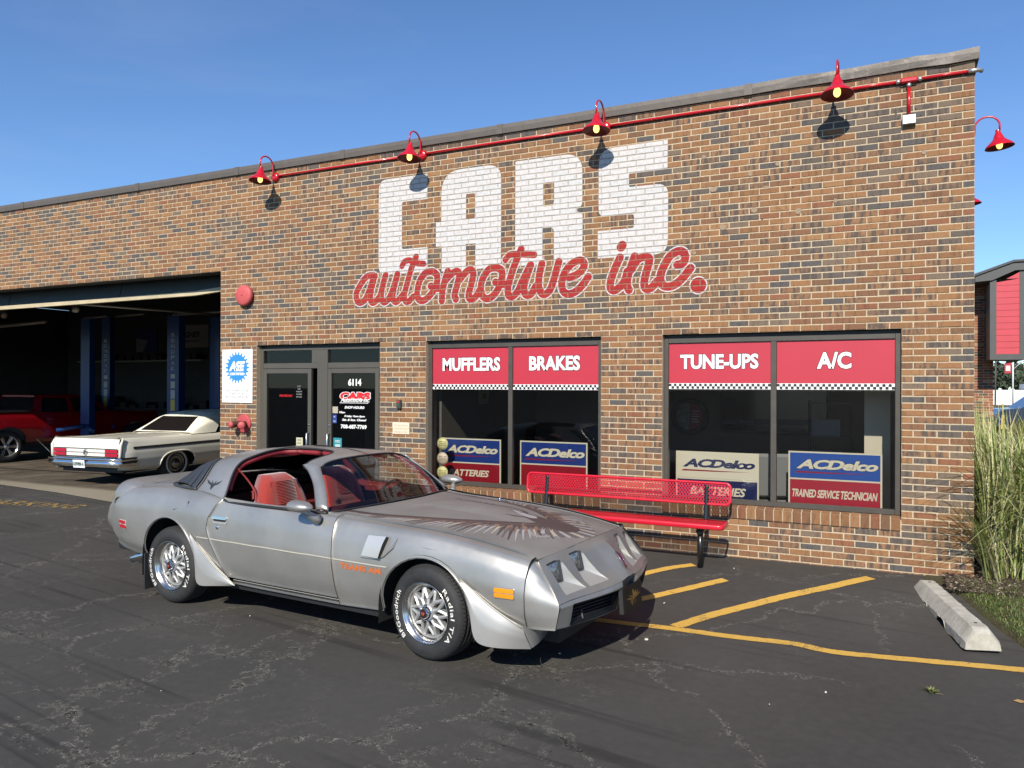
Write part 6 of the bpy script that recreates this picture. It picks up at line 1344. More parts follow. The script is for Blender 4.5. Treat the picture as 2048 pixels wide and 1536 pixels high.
RE = [(-2.520, .800, .992), (-2.508, .735, 1.065), (-2.508, .67, 1.150), (-2.520, .61, 1.208), (-2.535, .53, 1.242), (-2.55, .40, 1.266), (-2.56, .25, 1.280), (-2.565, .1, 1.287), (-2.10, 0, 1.336)]
RE[-1] = (-2.566, 0.0, 1.288)
loft(RB, RE, 'roof_sail', silver, (0, .006, .012), 44, 10)
loft([(-2.02, .11, 1.333), (-2.10, .06, 1.335), (-2.2, .0, 1.335)], [(-2.02, .0, 1.336), (-2.1, .0, 1.336), (-2.2, 0, 1.335)], 'roof_bar', silver, (0, 0, 0), 6, 3)
RG = [(-2.90, .735, 1.003), (-2.925, .67, 1.012), (-2.95, .58, 1.022), (-2.975, .48, 1.032), (-2.99, .36, 1.038), (-3.0, .24, 1.042), (-3.01, .12, 1.045), (-3.012, .05, 1.046), (-3.012, .0, 1.046)]
RE2 = [(-2.522, .792, .995)]+RE[1:]
loft(RE2, RG, 'rear_window', mat('rear_glass', (.012, .013, .015), .08, coat=1.0), (-.03, .004, .035), 40, 10)
lv = mat('louvre_black', (.035, .040, .048), .5)
def lerp3(a_, b_, t): return [a_[i]*(1-t)+b_[i]*t for i in range(3)]
for sd in (-1, 1):
    for k in range(6):
        t0 = .06+.155*k; t1 = t0+.095
        g = G(); A_ = smooth_line(RE2[:5], 5); B_ = smooth_line(RG[:5], 5); n_ = len(A_); V = []
        for i in range(n_):
            if k < 5:
                for t, o_ in ((t0, .010), (t1, .024), (t1+.012, .010)):
                    p = lerp3(A_[i], B_[i], t); bl_ = math.sin(PI*t); V.append((p[0]-.03*bl_-.006*0, sd*(p[1]+.004+o_*.7), p[2]+.035*bl_+o_*.6))
        if V: g.add(V, [(3*i+j, 3*i+3+j, 3*i+4+j, 3*i+1+j) for i in range(n_-1) for j in range(2)], 0, True); g.obj('louvre_slat', lv, coupe, fixn=False)
    g = G(); ring_ = [RE2[0], RE2[1], RE2[2], RE2[3]]; g.tube([(p[0]-.004, sd*(p[1]+.006), p[2]+.004) for p in smooth_line(RE2[:5], 4)], .010, 6); g.tube([(p[0], sd*(p[1]+.008), p[2]+.008) for p in smooth_line([RE2[0], (-2.70, .785, .998), RG[0], RG[1], RG[3]], 5)], .013, 6); g.obj('louvre_frame', lv, coupe)
# seals round the open roof
for sd in (-1, 1):
    seal = smooth_line([AT[4], AT[3], AT[2], AT[0]], 5)[:-1]+smooth_line(HB, 5); seal2 = smooth_line([(-1.70, .11, 1.332), (-1.85, .105, 1.334), (-2.02, .11, 1.333)], 4)[1:-1]; seal3 = smooth_line(RB[::-1], 5)
    g = G(); g.tube([(p[0]-.006, sd*p[1], p[2]-.003) for p in seal]+[(p[0], sd*p[1], p[2]-.003) for p in seal2]+[(p[0]+.006, sd*p[1], p[2]-.003) for p in seal3], .0095, 6); g.obj('roof_seal', sealm, coupe)
    g = G(); g.tube(smooth_line([(p[0], sd*p[1], p[2]) for p in ((-2.118, .852, .952), (-2.06, .855, .930), (-1.95, .858, .927), (-1.55, .856, .928), (-1.2, .838, .927), (-1.0, .80, .923))], 6), .013, 8); g.obj('window_seal', sealm, DOOR if sd < 0 else coupe)
    g = G(); V = []; Ls = smooth_line([(p[0], p[1], p[2]) for p in ((-2.118, .85, .948), (-1.95, .853, .935), (-1.55, .85, .932), (-1.2, .83, .93), (-1.0, .79, .928))], 5)
    for p in Ls: V += [(p[0], sd*p[1], p[2]), (p[0], sd*(p[1]-.07), p[2]-.005), (p[0], sd*(p[1]-.08), p[2]-.25)]
    g.add(V, [(3*i+j, 3*i+3+j, 3*i+4+j, 3*i+1+j) for i in range(len(Ls)-1) for j in range(2)], 0, True); g.obj('door_trim', mat('interior_red_dark', (.16, .012, .014), .65), coupe, fixn=False)
# red headliner edges under the roof frame
red_in = mat('interior_red', (.22, .018, .024), .55, var=.1, vscale=10); velour = NT('velour_red'); P = velour.n('TexCoord').outputs['Object']; n1 = velour.noise(P, 120, 4, .6)[0]
velour.l(velour.mix(velour.mr(n1, .35, .65), (.26, .020, .012, 1), (.32, .027, .016, 1)), velour.p.inputs['Base Color']); velour.p.inputs['Roughness'].default_value = .9; velour.p.inputs['Sheen Weight'].default_value = .5
for sd in (-1, 1):
    pts = [(p[0]-.02, sd*max(p[1]-.02, 0), p[2]-.035) for p in smooth_line(HB[1:], 5)]+[(p[0], sd*(.085), p[2]-.035) for p in smooth_line([(-1.72, .1, 1.332), (-2.02, .1, 1.333)], 4)]+[(p[0]-.012, sd*(p[1]-.018), p[2]-.035) for p in smooth_line(RB[::-1][:-1], 5)]
    g = G(); g.tube(pts, .026, 8); g.obj('headliner', red_in, coupe)
g = G(); g.bb((-2.2, -.10, 1.275), (-1.3, .10, 1.31), bev=.01); g.obj('headliner', red_in, coupe)
g = G(); V = [(-2.14, -.50, 1.25), (-2.14, .50, 1.25), (-2.56, .52, 1.235), (-2.56, -.52, 1.235)]; g.add(V, [(0, 1, 2, 3)]); g.obj('headliner', red_in, coupe, fixn=False)
# interior tub
g = G(); fl_ = mat('carpet_dark', (.035, .006, .007), .95)
g.bb((-2.75, -.79, .22), (-.95, .79, .26)); g.bb((-2.80, -.76, .26), (-2.74, .76, .96)); g.bb((-.97, -.78, .26), (-.93, .78, .90)); g.bb((-2.95, -.72, .955), (-2.42, .72, .965))
g.obj('floor_tub', fl_, coupe)
for sd in (-1, 1): g = G(); g.bb((-2.75, sd*.76-.01, .26), (-1.0, sd*.76+.01, .90)); g.obj('inner_panel', mat('interior_red_dark', ()), coupe)
g = G(); g.box((-2.45, 0, .60), (.28, 1.2, .5), ry=R(12), bev=.05); g.box((-2.2, 0, .42), (.45, 1.2, .2), bev=.05); g.obj('rear_seat', mat('rear_seat_red', (.15, .012, .012), .85), coupe)
g = G(); g.box((-1.05, 0, .86), (.24, 1.50, .16), bev=.05); g.box((-1.14, 0, .74), (.10, 1.44, .18), bev=.03); g.obj('dashboard', mat('dash_red', (.17, .015, .02), .6), coupe)
g = G(); g.lathe([(.178+.013*math.cos(a_*PI/5), .013*math.sin(a_*PI/5)) for a_ in range(11)], 30, M=axmat((-1.36, .38, .87), (-.92, 0, .38))); g.box((-1.34, .38, .87), (.03, .30, .035), ry=R(0)); g.tube([(-1.34, .38, .865), (-1.1, .38, .80)], .03, 8); g.obj('steering_wheel', mat('wheel_red', (.22, .02, .025), .5), coupe)
g = G(); g.box((-1.30, 0, 1.225), (.02, .22, .055), bev=.008); g.tube([(-1.29, 0, 1.25), (-1.27, 0, 1.285)], .006, 6); g.obj('rear_view_mirror', trim, coupe)
def seat(y, lab):
    g = G(); nw, nh = 18, 26; V = []
    # backrest: rounded shield shape, leaning back
    for j in range(nh+1):
        t = j/nh; w = .255*(1-.10*t) if t < .62 else .255*(.938-.42*((t-.62)/.38)**2.2); zc = t*.66; xc = -.20*t
        for i in range(nw+1):
            a_ = 2*i/nw-1; yy = w*a_; bol = .055*abs(a_)**3*(1-.6*max(0, t-.55)/.45); rib = .006*math.cos(2*PI*t*11) if (t < .55 and abs(a_) < .66) else 0
            pil = .018 if (t > .56 and abs(a_) < .72) else 0; edge = -.05*max(0, abs(a_)-.82)/.18-.05*max(0, (t-.93))/.07
            V.append((xc+.065+bol+rib+pil+edge, yy, zc))
    F = [(j*(nw+1)+i, j*(nw+1)+i+1, (j+1)*(nw+1)+i+1, (j+1)*(nw+1)+i) for j in range(nh) for i in range(nw)]; g.add(V, F, 0, True)
    # back shell
    V2 = [(v_[0]-.11-(.0), v_[1]*.97, v_[2]*.985) for v_ in V]; V2 = [(-.20*(j/nh)-.07, V[j*(nw+1)+i][1]*.98, V[j*(nw+1)+i][2]) for j in range(nh+1) for i in range(nw+1)]; g.add(V2, [f[::-1] for f in F], 0, True)
    rim_ = [i for i in range(nw+1)]; o = (nh+1)*(nw+1)
    for j in range(nh):
        for i in (0, nw): q = j*(nw+1)+i; g.f.append((q, q+nw+1, o+q+nw+1, o+q)); g.m.append(0); g.s.append(True)
    for i in range(nw): q = nh*(nw+1)+i; g.f.append((q, q+1, o+q+1, o+q)); g.m.append(0); g.s.append(True)
    g.v = [(p[0]-1.83, p[1]+y, p[2]+.46) for p in g.v]; s_ = g.obj('front_seat', velour.m, coupe, fixn=True)
    g = G(); g.box((-1.58, y, .42), (.52, .50, .16), bev=.05); g.obj('cushion', velour.m, s_)
    g = G()
    for k in range(15): z = .665+.012*k*1.75/1.05; t = (z)/.66; 
    for k in range(16):
        z = .88+.0125*k; t = (z-.46)/.66; w = .16; g.tube([(-1.83-.20*t+.065+.020, y-w, z), (-1.83-.20*t+.065+.024, y, z), (-1.83-.20*t+.065+.020, y+w, z)], .0045, 5)
    g.obj('corduroy_rib', velour.m, s_, kind='stuff')
    return s_
seat(-.37, ''); seat(.37, '')
# belts
belt_m = mat('belt_red', (.40, .06, .06), .7)
g = G()
for a_, b_ in zip(smooth_line([(-2.17, -.66, 1.19), (-2.08, -.62, 1.08), (-2.02, -.60, .98), (-2.03, -.60, .84)], 4)[:-1], smooth_line([(-2.17, -.66, 1.19), (-2.08, -.62, 1.08), (-2.02, -.60, .98), (-2.03, -.60, .84)], 4)[1:]): g.add([(a_[0]-.02, a_[1], a_[2]), (a_[0]+.022, a_[1]-.01, a_[2]), (b_[0]+.022, b_[1]-.01, b_[2]), (b_[0]-.02, b_[1], b_[2])], [(0, 1, 2, 3)])
g.obj('seat_belt', belt_m, coupe, fixn=False)
g = G(); g.bb((-2.06, -.64, .93), (-2.02, -.61, 1.0), bev=.004); g.obj('belt_buckle', chrome, coupe)
# -------- underside and wheel wells
g = G(); g.bb((-3.6, -.62, .20), (.9, .62, .30)); g.bb((-2.35, -.83, .22), (-.42, .83, .29)); g.bb((.42, -.72, .30), (.80, .72, .62)); g.bb((-3.75, -.72, .34), (-3.12, .72, .75)); g.bb((-2.37, -.75, .28), (-2.2, .75, .62)); g.bb((-.60, -.80, .28), (-.42, .80, .85)); g.bb((-3.1, -.60, .3), (-2.37, .60, .93)); g.bb((-.42, -.60, .3), (.42, .60, .80)); g.obj('underbody', black, coupe)
for cx_, ra in ((AX, RF), (BX, RR_)):
    for sd in (-1, 1):
        g = G(); pts = []
        for k in range(19): a_ = PI*k/18; pts.append((cx_+(ra[0]+.02)*math.cos(a_), ra[2]+(ra[1]+.02)*math.sin(a_)))
        pts = [(cx_+ra[0]+.02, .20)]+pts+[(cx_-ra[0]-.02, .20)]; V = [(p[0], sd*.905, p[1]) for p in pts]+[(p[0], sd*.60, p[1]) for p in pts]; n_ = len(pts)
        g.add(V, [(k, k+1, n_+k+1, n_+k) for k in range(n_-1)], 0, True); g.obj('wheel_arch_liner', mat('liner', (.012, .012, .012), .9), coupe, fixn=False)
        # rolled lip
        g = G(); L_ = []
        for k in range(-3, 22):
            a_ = PI*k/18
            if 0 <= k <= 18: x, z = cx_+ra[0]*math.cos(a_), ra[2]+ra[1]*math.sin(a_)
            elif k < 0: x, z = cx_+ra[0], ra[2]+k*.012
            else: x, z = cx_-ra[0], ra[2]-(k-18)*.012
            vv = np.linspace(0, 5, 260); Pq = SB.at(np.full(260, x), vv); j = int(np.argmin(abs(Pq[:, 2]-z))); L_.append((x, sd*(Pq[j, 1]+.001), z))
        g.tube(L_, .0065, 6); g.obj('arch_lip', silver, coupe)
g = G(); g.box((-3.085, -.80, .24), (.012, .22, .32)); g.obj('mud_flap', rubber, coupe)
for k in (0, 1): g = G(); Mx = axmat((-3.36+.035*k, -.70-.085*k, .325-.0*k), (-.80, -.42, -.34)); g.lathe([(.030, -.12), (.033, -.10), (.033, .085), (.027, .088), (.027, -.1)], 18, M=Mx); g.obj('exhaust_tip', chrome, coupe)

# -------- wheels
cast = mat('cast_alloy', (.46, .46, .445), .42, .6, var=.06, vscale=12); pol = mat('polished_lip', (.62, .60, .57), .24, 1.0); tread_m = NT('tyre_tread'); P = tread_m.n('TexCoord').outputs['Object']; s3 = tread_m.sep(P)
an = tread_m.math('ARCTAN2', s3[2], s3[0]); sip = tread_m.math('PINGPONG', tread_m.math('ADD', tread_m.math('MULTIPLY', an, 11.5), tread_m.math('MULTIPLY', tread_m.math('PINGPONG', tread_m.math('MULTIPLY', s3[1], 28), 1.0), .45)), .5)
sp_ = tread_m.mr(sip, .0, .10, 0, 1); tread_m.l(tread_m.mix(sp_, (.006, .006, .006, 1), (.030, .030, .031, 1)), tread_m.p.inputs['Base Color']); tread_m.p.inputs['Roughness'].default_value = .8; tread_m.bump(sp_, .8, .01)
wht_letter = mat('tyre_white', (.74, .72, .66), .6)
def roofbar(g, p, q, w0, w1, hb, h0, h1, M, mi=0):
    p, q = np.array(p, float), np.array(q, float); d = (q-p)/np.linalg.norm(q-p); n_ = np.array((-d[1], d[0]))
    pts = [(*(p-n_*w0), hb), (*(p-n_*w0), h0-.008), (*p, h0), (*(p+n_*w0), h0-.008), (*(p+n_*w0), hb), (*(q-n_*w1), hb), (*(q-n_*w1), h1-.008), (*q, h1), (*(q+n_*w1), h1-.008), (*(q+n_*w1), hb)]
    g.add([M @ Vector(x) for x in pts], [(0, 1, 6, 5), (1, 2, 7, 6), (2, 3, 8, 7), (3, 4, 9, 8), (0, 1, 2, 3, 4), (9, 8, 7, 6, 5)], mi)
pt = lambda r, a: (r*math.cos(R(a)), r*math.sin(R(a)))
def wheel(cx_, sd, rot, letters=True):
    w = bpy.data.objects.new('wheel', None); COL.objects.link(w); w.parent = coupe; w.location = (cx_, sd*.885, .330); w.rotation_euler = (0, 0, rot)
    M = axmat((0, 0, 0), (0, sd, 0), (1, 0, 0)) if sd < 0 else axmat((0, 0, 0), (0, sd, 0), (-1, 0, 0))
    # local face plane: X right, Y up as seen from outside
    M = Matrix(((1 if sd < 0 else -1, 0, 0, 0), (0, 0, sd, 0), (0, 1, 0, 0), (0, 0, 0, 1)))
    g = G(); g.lathe([(.196, -.02), (.207, .004), (.222, .012), (.245, .020), (.275, .021), (.300, .012), (.316, -.002), (.3225, -.014)], 72, 0, M); 
    g.lathe([(.3225, -.014), (.330, -.030), (.331, -.048), (.324, -.050), (.324, -.056), (.331, -.058), (.3325, -.088), (.325, -.090), (.325, -.098), (.3325, -.100), (.3325, -.130), (.325, -.132), (.325, -.140), (.331, -.142), (.330, -.170), (.322, -.186)], 72, 1, M)
    g.lathe([(.322, -.186), (.29, -.205), (.22, -.20), (.19, -.18)], 48, 0, M); g.lathe([(.2315, .0165), (.2330, .0180), (.2345, .0170)], 72, 0, M); g.lathe([(.288, .0165), (.2895, .0185), (.291, .0160)], 72, 0, M)
    ty = g.obj('tyre', [rubber, tread_m.m], w, fixn=False)
    if letters:
        g = G()
        for s_, a0, a1, r0, r1 in (('BFGoodrich', 227, 150, .243, .2765), ('Radial T/A', 47, -40, .243, .2765)):
            text(g, s_, 0, 1, 0, 1, lambda a, b, d: M @ Vector(((r0+(r1-r0)*b)*math.cos(R(a0+(a1-a0)*a)), (r0+(r1-r0)*b)*math.sin(R(a0+(a1-a0)*a)), .0225)), off=.012, space=1.12)
        g.obj('lettering', wht_letter, ty)
    g = G(); g.lathe([(.197, -.19), (.185, -.18), (.178, -.05), (.183, -.022), (.190, -.012)], 60, 0, M); g.lathe([(.190, -.012), (.1935, -.006), (.202, .0), (.209, .008), (.2125, .012), (.2115, .016), (.206, .014), (.200, .004)], 60, 0, M); g.obj('rim', pol, w, fixn=False)
    g = G(); g.lathe([(0, -.085), (.18, -.085)], 40, 0, M); g.obj('brake_disc', mat('brake_dark', (.02, .02, .02), .6), w, fixn=False)
    g = G(); N_ = 10; pt = lambda r, a: (r*math.cos(R(a)), r*math.sin(R(a)))
    for k in range(N_):
        th = 90+k*36; roofbar(g, pt(.045, th), pt(.110, th), .0135, .0135, -.07, -.010, -.018, M)
        for s_ in (-1, 1): roofbar(g, pt(.098, th+s_*3), pt(.160, th+s_*16), .0115, .0120, -.07, -.016, -.028, M); 
        roofbar(g, pt(.150, th+18), pt(.184, th+18), .020, .019, -.07, -.028, -.044, M)
    g.lathe([(.182, -.06), (.181, -.035), (.170, -.042), (.168, -.07)], 60, 0, M); g.lathe([(.062, -.05), (.060, -.010), (.052, -.002), (.044, -.002)], 30, 0, M); g.obj('spokes', cast, w, fixn=True)
    g = G()
    for k in range(5): a_ = R(90+72*k); c = (.050*math.cos(a_), .050*math.sin(a_)); Mk = M @ Matrix.Translation((c[0], c[1], 0)); g.lathe([(.0105, -.012), (.0105, .010), (.006, .016), (0, .016)], 6, 0, Mk, sm=False)
    g.obj('lug_nut', chrome, w, kind='stuff')
    g = G(); g.lathe([(.036, -.01), (.036, .020), (.031, .026)], 30, 0, M); g.lathe([(.031, .026), (.0, .029)], 30, 1, M); hc = g.obj('hub_cap', [chrome, mat('cap_maroon', (.03, .012, .014), .3, coat=.6)], w, fixn=False)
    g = G(); [g.add([M @ Vector((x, y, .0305)) for x, y in ((-.002+s_*.003, -.016), (s_*.012, .002), (s_*.020, .012), (s_*.008, .006), (s_*.002, .014))], [(0, 1, 2, 3, 4)]) for s_ in (-1, 1)]; g.obj('bird_badge', mat('badge_red', (.45, .10, .05), .5), hc)
    return w
wheel(0.0, -1, R(-5)); wheel(BX, -1, 0); wheel(0.0, 1, R(-5), False); wheel(BX, 1, 0, False)

# -------- small parts
def side_at(x, z):
    vv = np.linspace(0, 6, 400); Pq = SB.at(np.full(400, x), vv); j = int(np.argmin(abs(Pq[:, 2]-z)+abs(Pq[:, 0]-x)*.0)); n_ = SB.at([x], [vv[j]], SB.N)[0]; n_ /= np.linalg.norm(n_)
    if n_[1] < 0: n_ = -n_
    return Pq[j], n_
def on_side(x, z, d, sd=-1): q, n_ = side_at(x, z); p = q+n_*d; return (p[0], sd*p[1], p[2])
amber = mat('amber_lens', (.75, .28, .01), .25, coat=.8); redl = mat('red_lens', (.45, .01, .02), .25, coat=.8)
def rounded(x0, x1, z0, z1, r, n=3): 
    out = []
    for cx_, cz_, a0 in ((x1-r, z1-r, 0), (x0+r, z1-r, 90), (x0+r, z0+r, 180), (x1-r, z0+r, 270)): out += [(cx_+r*math.cos(R(a0+90*k/n)), cz_+r*math.sin(R(a0+90*k/n))) for k in range(n+1)]
    return out
for sd in (-1, 1):
    t = G(); t.prism(rounded(.553, .703, .517, .588, .012), .008, lambda a, b, d: on_side(a, b-.0*(a-.55), -.002+d, sd)); f_ = t.obj('side_marker', mat('marker_bezel', (.55, .55, .54), .3, .8), coupe, label='amber front side marker lamp')
    for z0, z1 in ((.555, .583), (.522, .550)): t = G(); t.prism(rounded(.558, .698, z0, z1, .006), .010, lambda a, b, d: on_side(a, b, -.001+d, sd)); t.obj('lens', amber, f_)
    t = G(); t.prism(rounded(-3.50, -3.375, .590, .665, .005), .005, lambda a, b, d: on_side(a, b, -.002+d, sd)); f_ = t.obj('side_marker', mat('marker_bezel2', (.45, .42, .40), .5), coupe, label='red rear side marker lamp')
    for z0, z1 in ((.633, .662), (.594, .622)): t = G(); t.prism(rounded(-3.495, -3.38, z0, z1, .004), .008, lambda a, b, d: on_side(a+(.627-b)*.25, b, -.001+d, sd)); t.obj('lens', redl, f_)
# fender air extractor
vp = [(-.516, .826), (-.262, .822), (-.250, .815), (-.270, .752), (-.345, .688), (-.372, .672), (-.431, .658), (-.553, .661), (-.561, .668)]
for sd in (-1, 1):
    g = G(); g.prism(vp, .016, lambda a, b, d: on_side(a, b, -.003+d*(1.0 if a < -.30 else .9), sd)); fv = g.obj('fender_vent', silver, coupe)
    n_ = 10; g = G(); V = []
    for i in range(n_+1):
        for j in range(n_+1):
            a_, b_ = i/n_, j/n_; xb = -.548+b_*.042; xt = -.375+b_*.048; x = xb+(xt-xb)*a_; z = .672+b_*.142; V.append(on_side(x, z, .015+.030*a_**1.2*(1-.15*(2*b_-1)**2), sd))
    g.add(V, [(i*(n_+1)+j, (i+1)*(n_+1)+j, (i+1)*(n_+1)+j+1, i*(n_+1)+j+1) for i in range(n_) for j in range(n_)], 0, True); V2 = [V[k] for k in range(n_+1)]
    g.obj('scoop', mat('scoop_paint', (.60, .60, .58), .38, .5), fv, fixn=False)
    g = G(); V = []
    for j in range(n_+1):
        b_ = j/n_; x = -.375+b_*.048; z = .672+b_*.142; V += [on_side(x, z, .044-.004*(2*b_-1)**2, sd), on_side(x+.002, z, .010, sd)]
    g.add(V, [(2*j, 2*j+1, 2*j+3, 2*j+2) for j in range(n_)], 0); g.obj('slot', black, fv, fixn=False)
    g = G(); text(g, 'TRANS AM', 0, 1, 0, 1, lambda a, b, d: on_side(-.765+.39*a if sd < 0 else -.375-.39*a, .554+.044*b, .0025, sd), off=.045, space=1.05); g.obj('lettering', mat('decal_orange', (.50, .13, .035), .55), coupe)
    # door handle and lock
    hd = G(); hd.prism(rounded(-2.165, -2.0, .757, .812, .01), .006, lambda a, b, d: on_side(a, b, -.001+d, sd)); ho = hd.obj('door_handle', silver_in, DOOR if sd < 0 else coupe)
    hd = G(); hd.prism(rounded(-2.168, -2.0, .793, .815, .008), .020, lambda a, b, d: on_side(a, b, .0+d, sd)); hd.obj('flap', chrome, ho)
    hd = G(); hd.prism(rounded(-2.155, -2.012, .776, .792, .006), .0075, lambda a, b, d: on_side(a, b, .0+d, sd)); hd.obj('recess', black, ho)
    hd = G(); q, n_ = side_at(-2.11, .728); hd.lathe([(.017, 0), (.017, .004), (.012, .006), (0, .006)], 16, M=axmat((q[0], sd*q[1], q[2]), (n_[0], sd*n_[1], n_[2]))); hd.obj('door_lock', chrome, DOOR if sd < 0 else coupe)
    # sport mirror
    g = G(); n1_, n2_ = 18, 14; V = []; c = (-1.085, sd*1.0, .993)
    for i in range(n1_+1):
        t = i/n1_; r_ = math.sin(PI*min(1, t*1.0))**.6 if t < .5 else (1-(2*(t-.5))**3.2)**.5*1.0 if t < 1 else 0; r_ = (math.sin(PI*t/1.0)**.55) if t <= .5 else max(0, 1-((t-.5)/.5)**3)**.45
        for k in range(n2_): a_ = 2*PI*k/n2_; V.append((c[0]+.118-.235*t, c[1]+.072*r_*math.cos(a_)*(1-.0), c[2]+.045*r_*math.sin(a_)+.006*(t-.5)))
    g.add(V, [(i*n2_+k, i*n2_+(k+1) % n2_, (i+1)*n2_+(k+1) % n2_, (i+1)*n2_+k) for i in range(n1_) for k in range(n2_)], 0, True)
    mi_ = g.obj('door_mirror', silver, DOOR if sd < 0 else coupe)
    g = G(); g.tube([(-1.055, sd*.985, .965), (-1.045, sd*.96, .935), (-1.02, sd*.92, .90), (-1.01, sd*.885, .885)], [.026, .024, .032, .040], 12); g.obj('stalk', silver, mi_)
    # emblem on the sail
    g = G()
    def sailp(a, b): # a along x, b up
        x = -2.33+a; z = 1.055+b; t = (z-.97)/.25; y = .825-.155*t-.02*t*t; return (x, sd*(y+.020), z)
    for s_ in (-1, 1):
        g.add([sailp(*p) for p in ((0, -.045), (s_*.018, -.01), (s_*.03, .035), (s_*.012, .01), (0, .0))], [(0, 1, 2, 3, 4)])
        for k in range(4): a0 = .03+.014*k; g.add([sailp(*p) for p in ((s_*(a0-.012), -.012+.004*k), (s_*(a0+.022), .012+.006*k), (s_*(a0+.020), .018+.006*k), (s_*(a0-.014), -.004+.004*k))], [(0, 1, 2, 3)])
    g.obj('bird_emblem', mat('emblem_dark', (.03, .032, .035), .4), coupe, fixn=False)
# nose emblem and front plate
g = G(); g.add([(1.036, -.012, .712), (1.060, .020, .690), (1.125, .006, .602), (1.120, -.010, .600)], [(0, 1, 2, 3)]); g.v = [(p[0]+.006, p[1], p[2]+.006) for p in g.v]; ne = g.obj('nose_badge', mat('badge_maroon', (.10, .012, .02), .35, coat=.4), coupe, fixn=False)
g = G(); g.tube([(1.042, -.014, .716), (1.128, -.012, .604)], .003, 5); g.tube([(1.066, .022, .694), (1.131, .008, .606)], .003, 5); g.obj('rim', chrome, ne)
pf = G(); pf.box((1.172, .005, .405), (.010, .325, .180), ry=R(-4), bev=.003); pl_ = pf.obj('front_plate', mat('plate_frame', (.010, .009, .008), .5, spec=.2), coupe, label='black front plate with a gold bird')
gp = mat('plate_gold', (.34, .20, .06), .4, .4)
g = G(); cvp = lambda y, z: (1.1785-(z)*.07, .005+y, .405+z)
for s_ in (-1, 1):
    for k in range(6):
        a_ = R(20+k*24); L_ = .135-.006*k; g.add([cvp(*p) for p in ((s_*.012, -.01), (s_*(.012+L_*math.cos(a_)*.5)-.006, -.01+L_*math.sin(a_)*.28), (s_*(.012+L_*math.cos(a_)), -.02+L_*math.sin(a_)*.55), (s_*(.012+L_*math.cos(a_)*.5)+.006, -.02+L_*math.sin(a_)*.28))], [(0, 1, 2, 3)])
    for k in range(4): a_ = R(-70+k*18); g.add([cvp(*p) for p in ((s_*.005, -.01), (s_*.07*math.cos(a_)+.004, .06*math.sin(a_)), (s_*.075*math.cos(a_)-.005, .065*math.sin(a_)+.006))], [(0, 1, 2)])
g.add([cvp(*p) for p in ((-.014, -.02), (.014, -.02), (.018, .02), (.004, .05), (-.02, .045), (-.012, .02))], [(0, 1, 2, 3, 4, 5)]); g.obj('gold_bird', gp, pl_, fixn=False)
g = G(); g.box((1.155, -.168, .40), (.03, .012, .17), ry=R(-4)); g.obj('plate_bracket', mat('bracket_grey', (.03, .03, .03), .5), coupe)
# scuffs on the rear quarter
g = G(); [g.add([on_side(x, z, .002) for x, z in q], [tuple(range(len(q)))]) for q in (((-2.52, .905), (-2.505, .912), (-2.50, .895), (-2.512, .88)), ((-2.515, .87), (-2.505, .875), (-2.52, .862)), ((-2.685, .828), (-2.63, .842), (-2.68, .822)), ((-.05, .782), (.10, .772), (.02, .776)))]; g.obj('paint_chip', mat('chip_dark', (.05, .05, .05), .7), coupe, fixn=False)

# ================================================================== THE CREAM CONVERTIBLE IN THE BAY
crm = NT('cream_paint'); P = crm.n('TexCoord').outputs['Object']; n1 = crm.noise(P, 2, 4, .6)[0]
crm.l(crm.mix(crm.mr(n1, .3, .7), (.74, .71, .60, 1), (.80, .77, .66, 1)), crm.p.inputs['Base Color']); crm.p.inputs['Roughness'].default_value = .28; crm.p.inputs['Coat Weight'].default_value = .6; crm.p.inputs['Coat Roughness'].default_value = .06; cream = crm.m
topm = mat('soft_top', (.82, .79, .66), .7, var=.04, vscale=4)
# local frame: x forward (into the bay), y to the car's left, origin on the floor under the rear axle
conv = thing('cream_convertible', 'cream 1960s convertible with closed soft top parked tail out in the bay', 'car', (-13.69, 2.03, -.04), R(96)); conv.scale = (1.03, .89, .9)
CS = []
for x, r_ in ((-1.26, [(.80, .34), (.86, .40), (.90, .52), (.905, .66), (.895, .78), (.87, .90), (.84, .955), (.79, .935)]),
              (-1.10, [(.86, .32), (.92, .38), (.955, .52), (.955, .66), (.935, .78), (.905, .88), (.87, .945), (.80, .925)]),
              (-.60, [(.88, .30), (.945, .36), (.975, .52), (.972, .66), (.95, .78), (.915, .86), (.875, .925), (.79, .91)]),
              (.0, [(.885, .29), (.95, .36), (.985, .52), (.98, .66), (.955, .78), (.92, .86), (.88, .915), (.79, .915)]),
              (1.2, [(.885, .28), (.955, .36), (.99, .52), (.985, .66), (.96, .78), (.925, .86), (.885, .92), (.80, .925)]),
              (2.6, [(.885, .28), (.95, .36), (.98, .52), (.975, .66), (.95, .78), (.91, .86), (.87, .92), (.79, .92)]),
              (3.5, [(.88, .30), (.92, .36), (.945, .52), (.94, .66), (.92, .76), (.88, .84), (.83, .89), (.75, .89)]),
              (4.15, [(.80, .33), (.84, .38), (.87, .52), (.87, .64), (.85, .74), (.80, .82), (.76, .86), (.70, .86)])):
    CS.append((x, [(x, y, z) for y, z in r_]))
SC1 = Sheet([c[0] for c in CS], [c[1] for c in CS], du=.03, su=.06, sv_=.12)
def carch(cx_, fr_):
    def k(u, v, P):
        dx = P[:, 0]-cx_; top = .62-.02*np.maximum(dx, 0); rx = np.where(dx > 0, .40, .46); return np.where(P[:, 2] > .33, (np.abs(dx/rx)**3.0+np.abs((P[:, 2]-.30)/(top-.30))**(3.0 if fr_ else 2.3))-1, np.abs(dx)/rx-1)
    return k
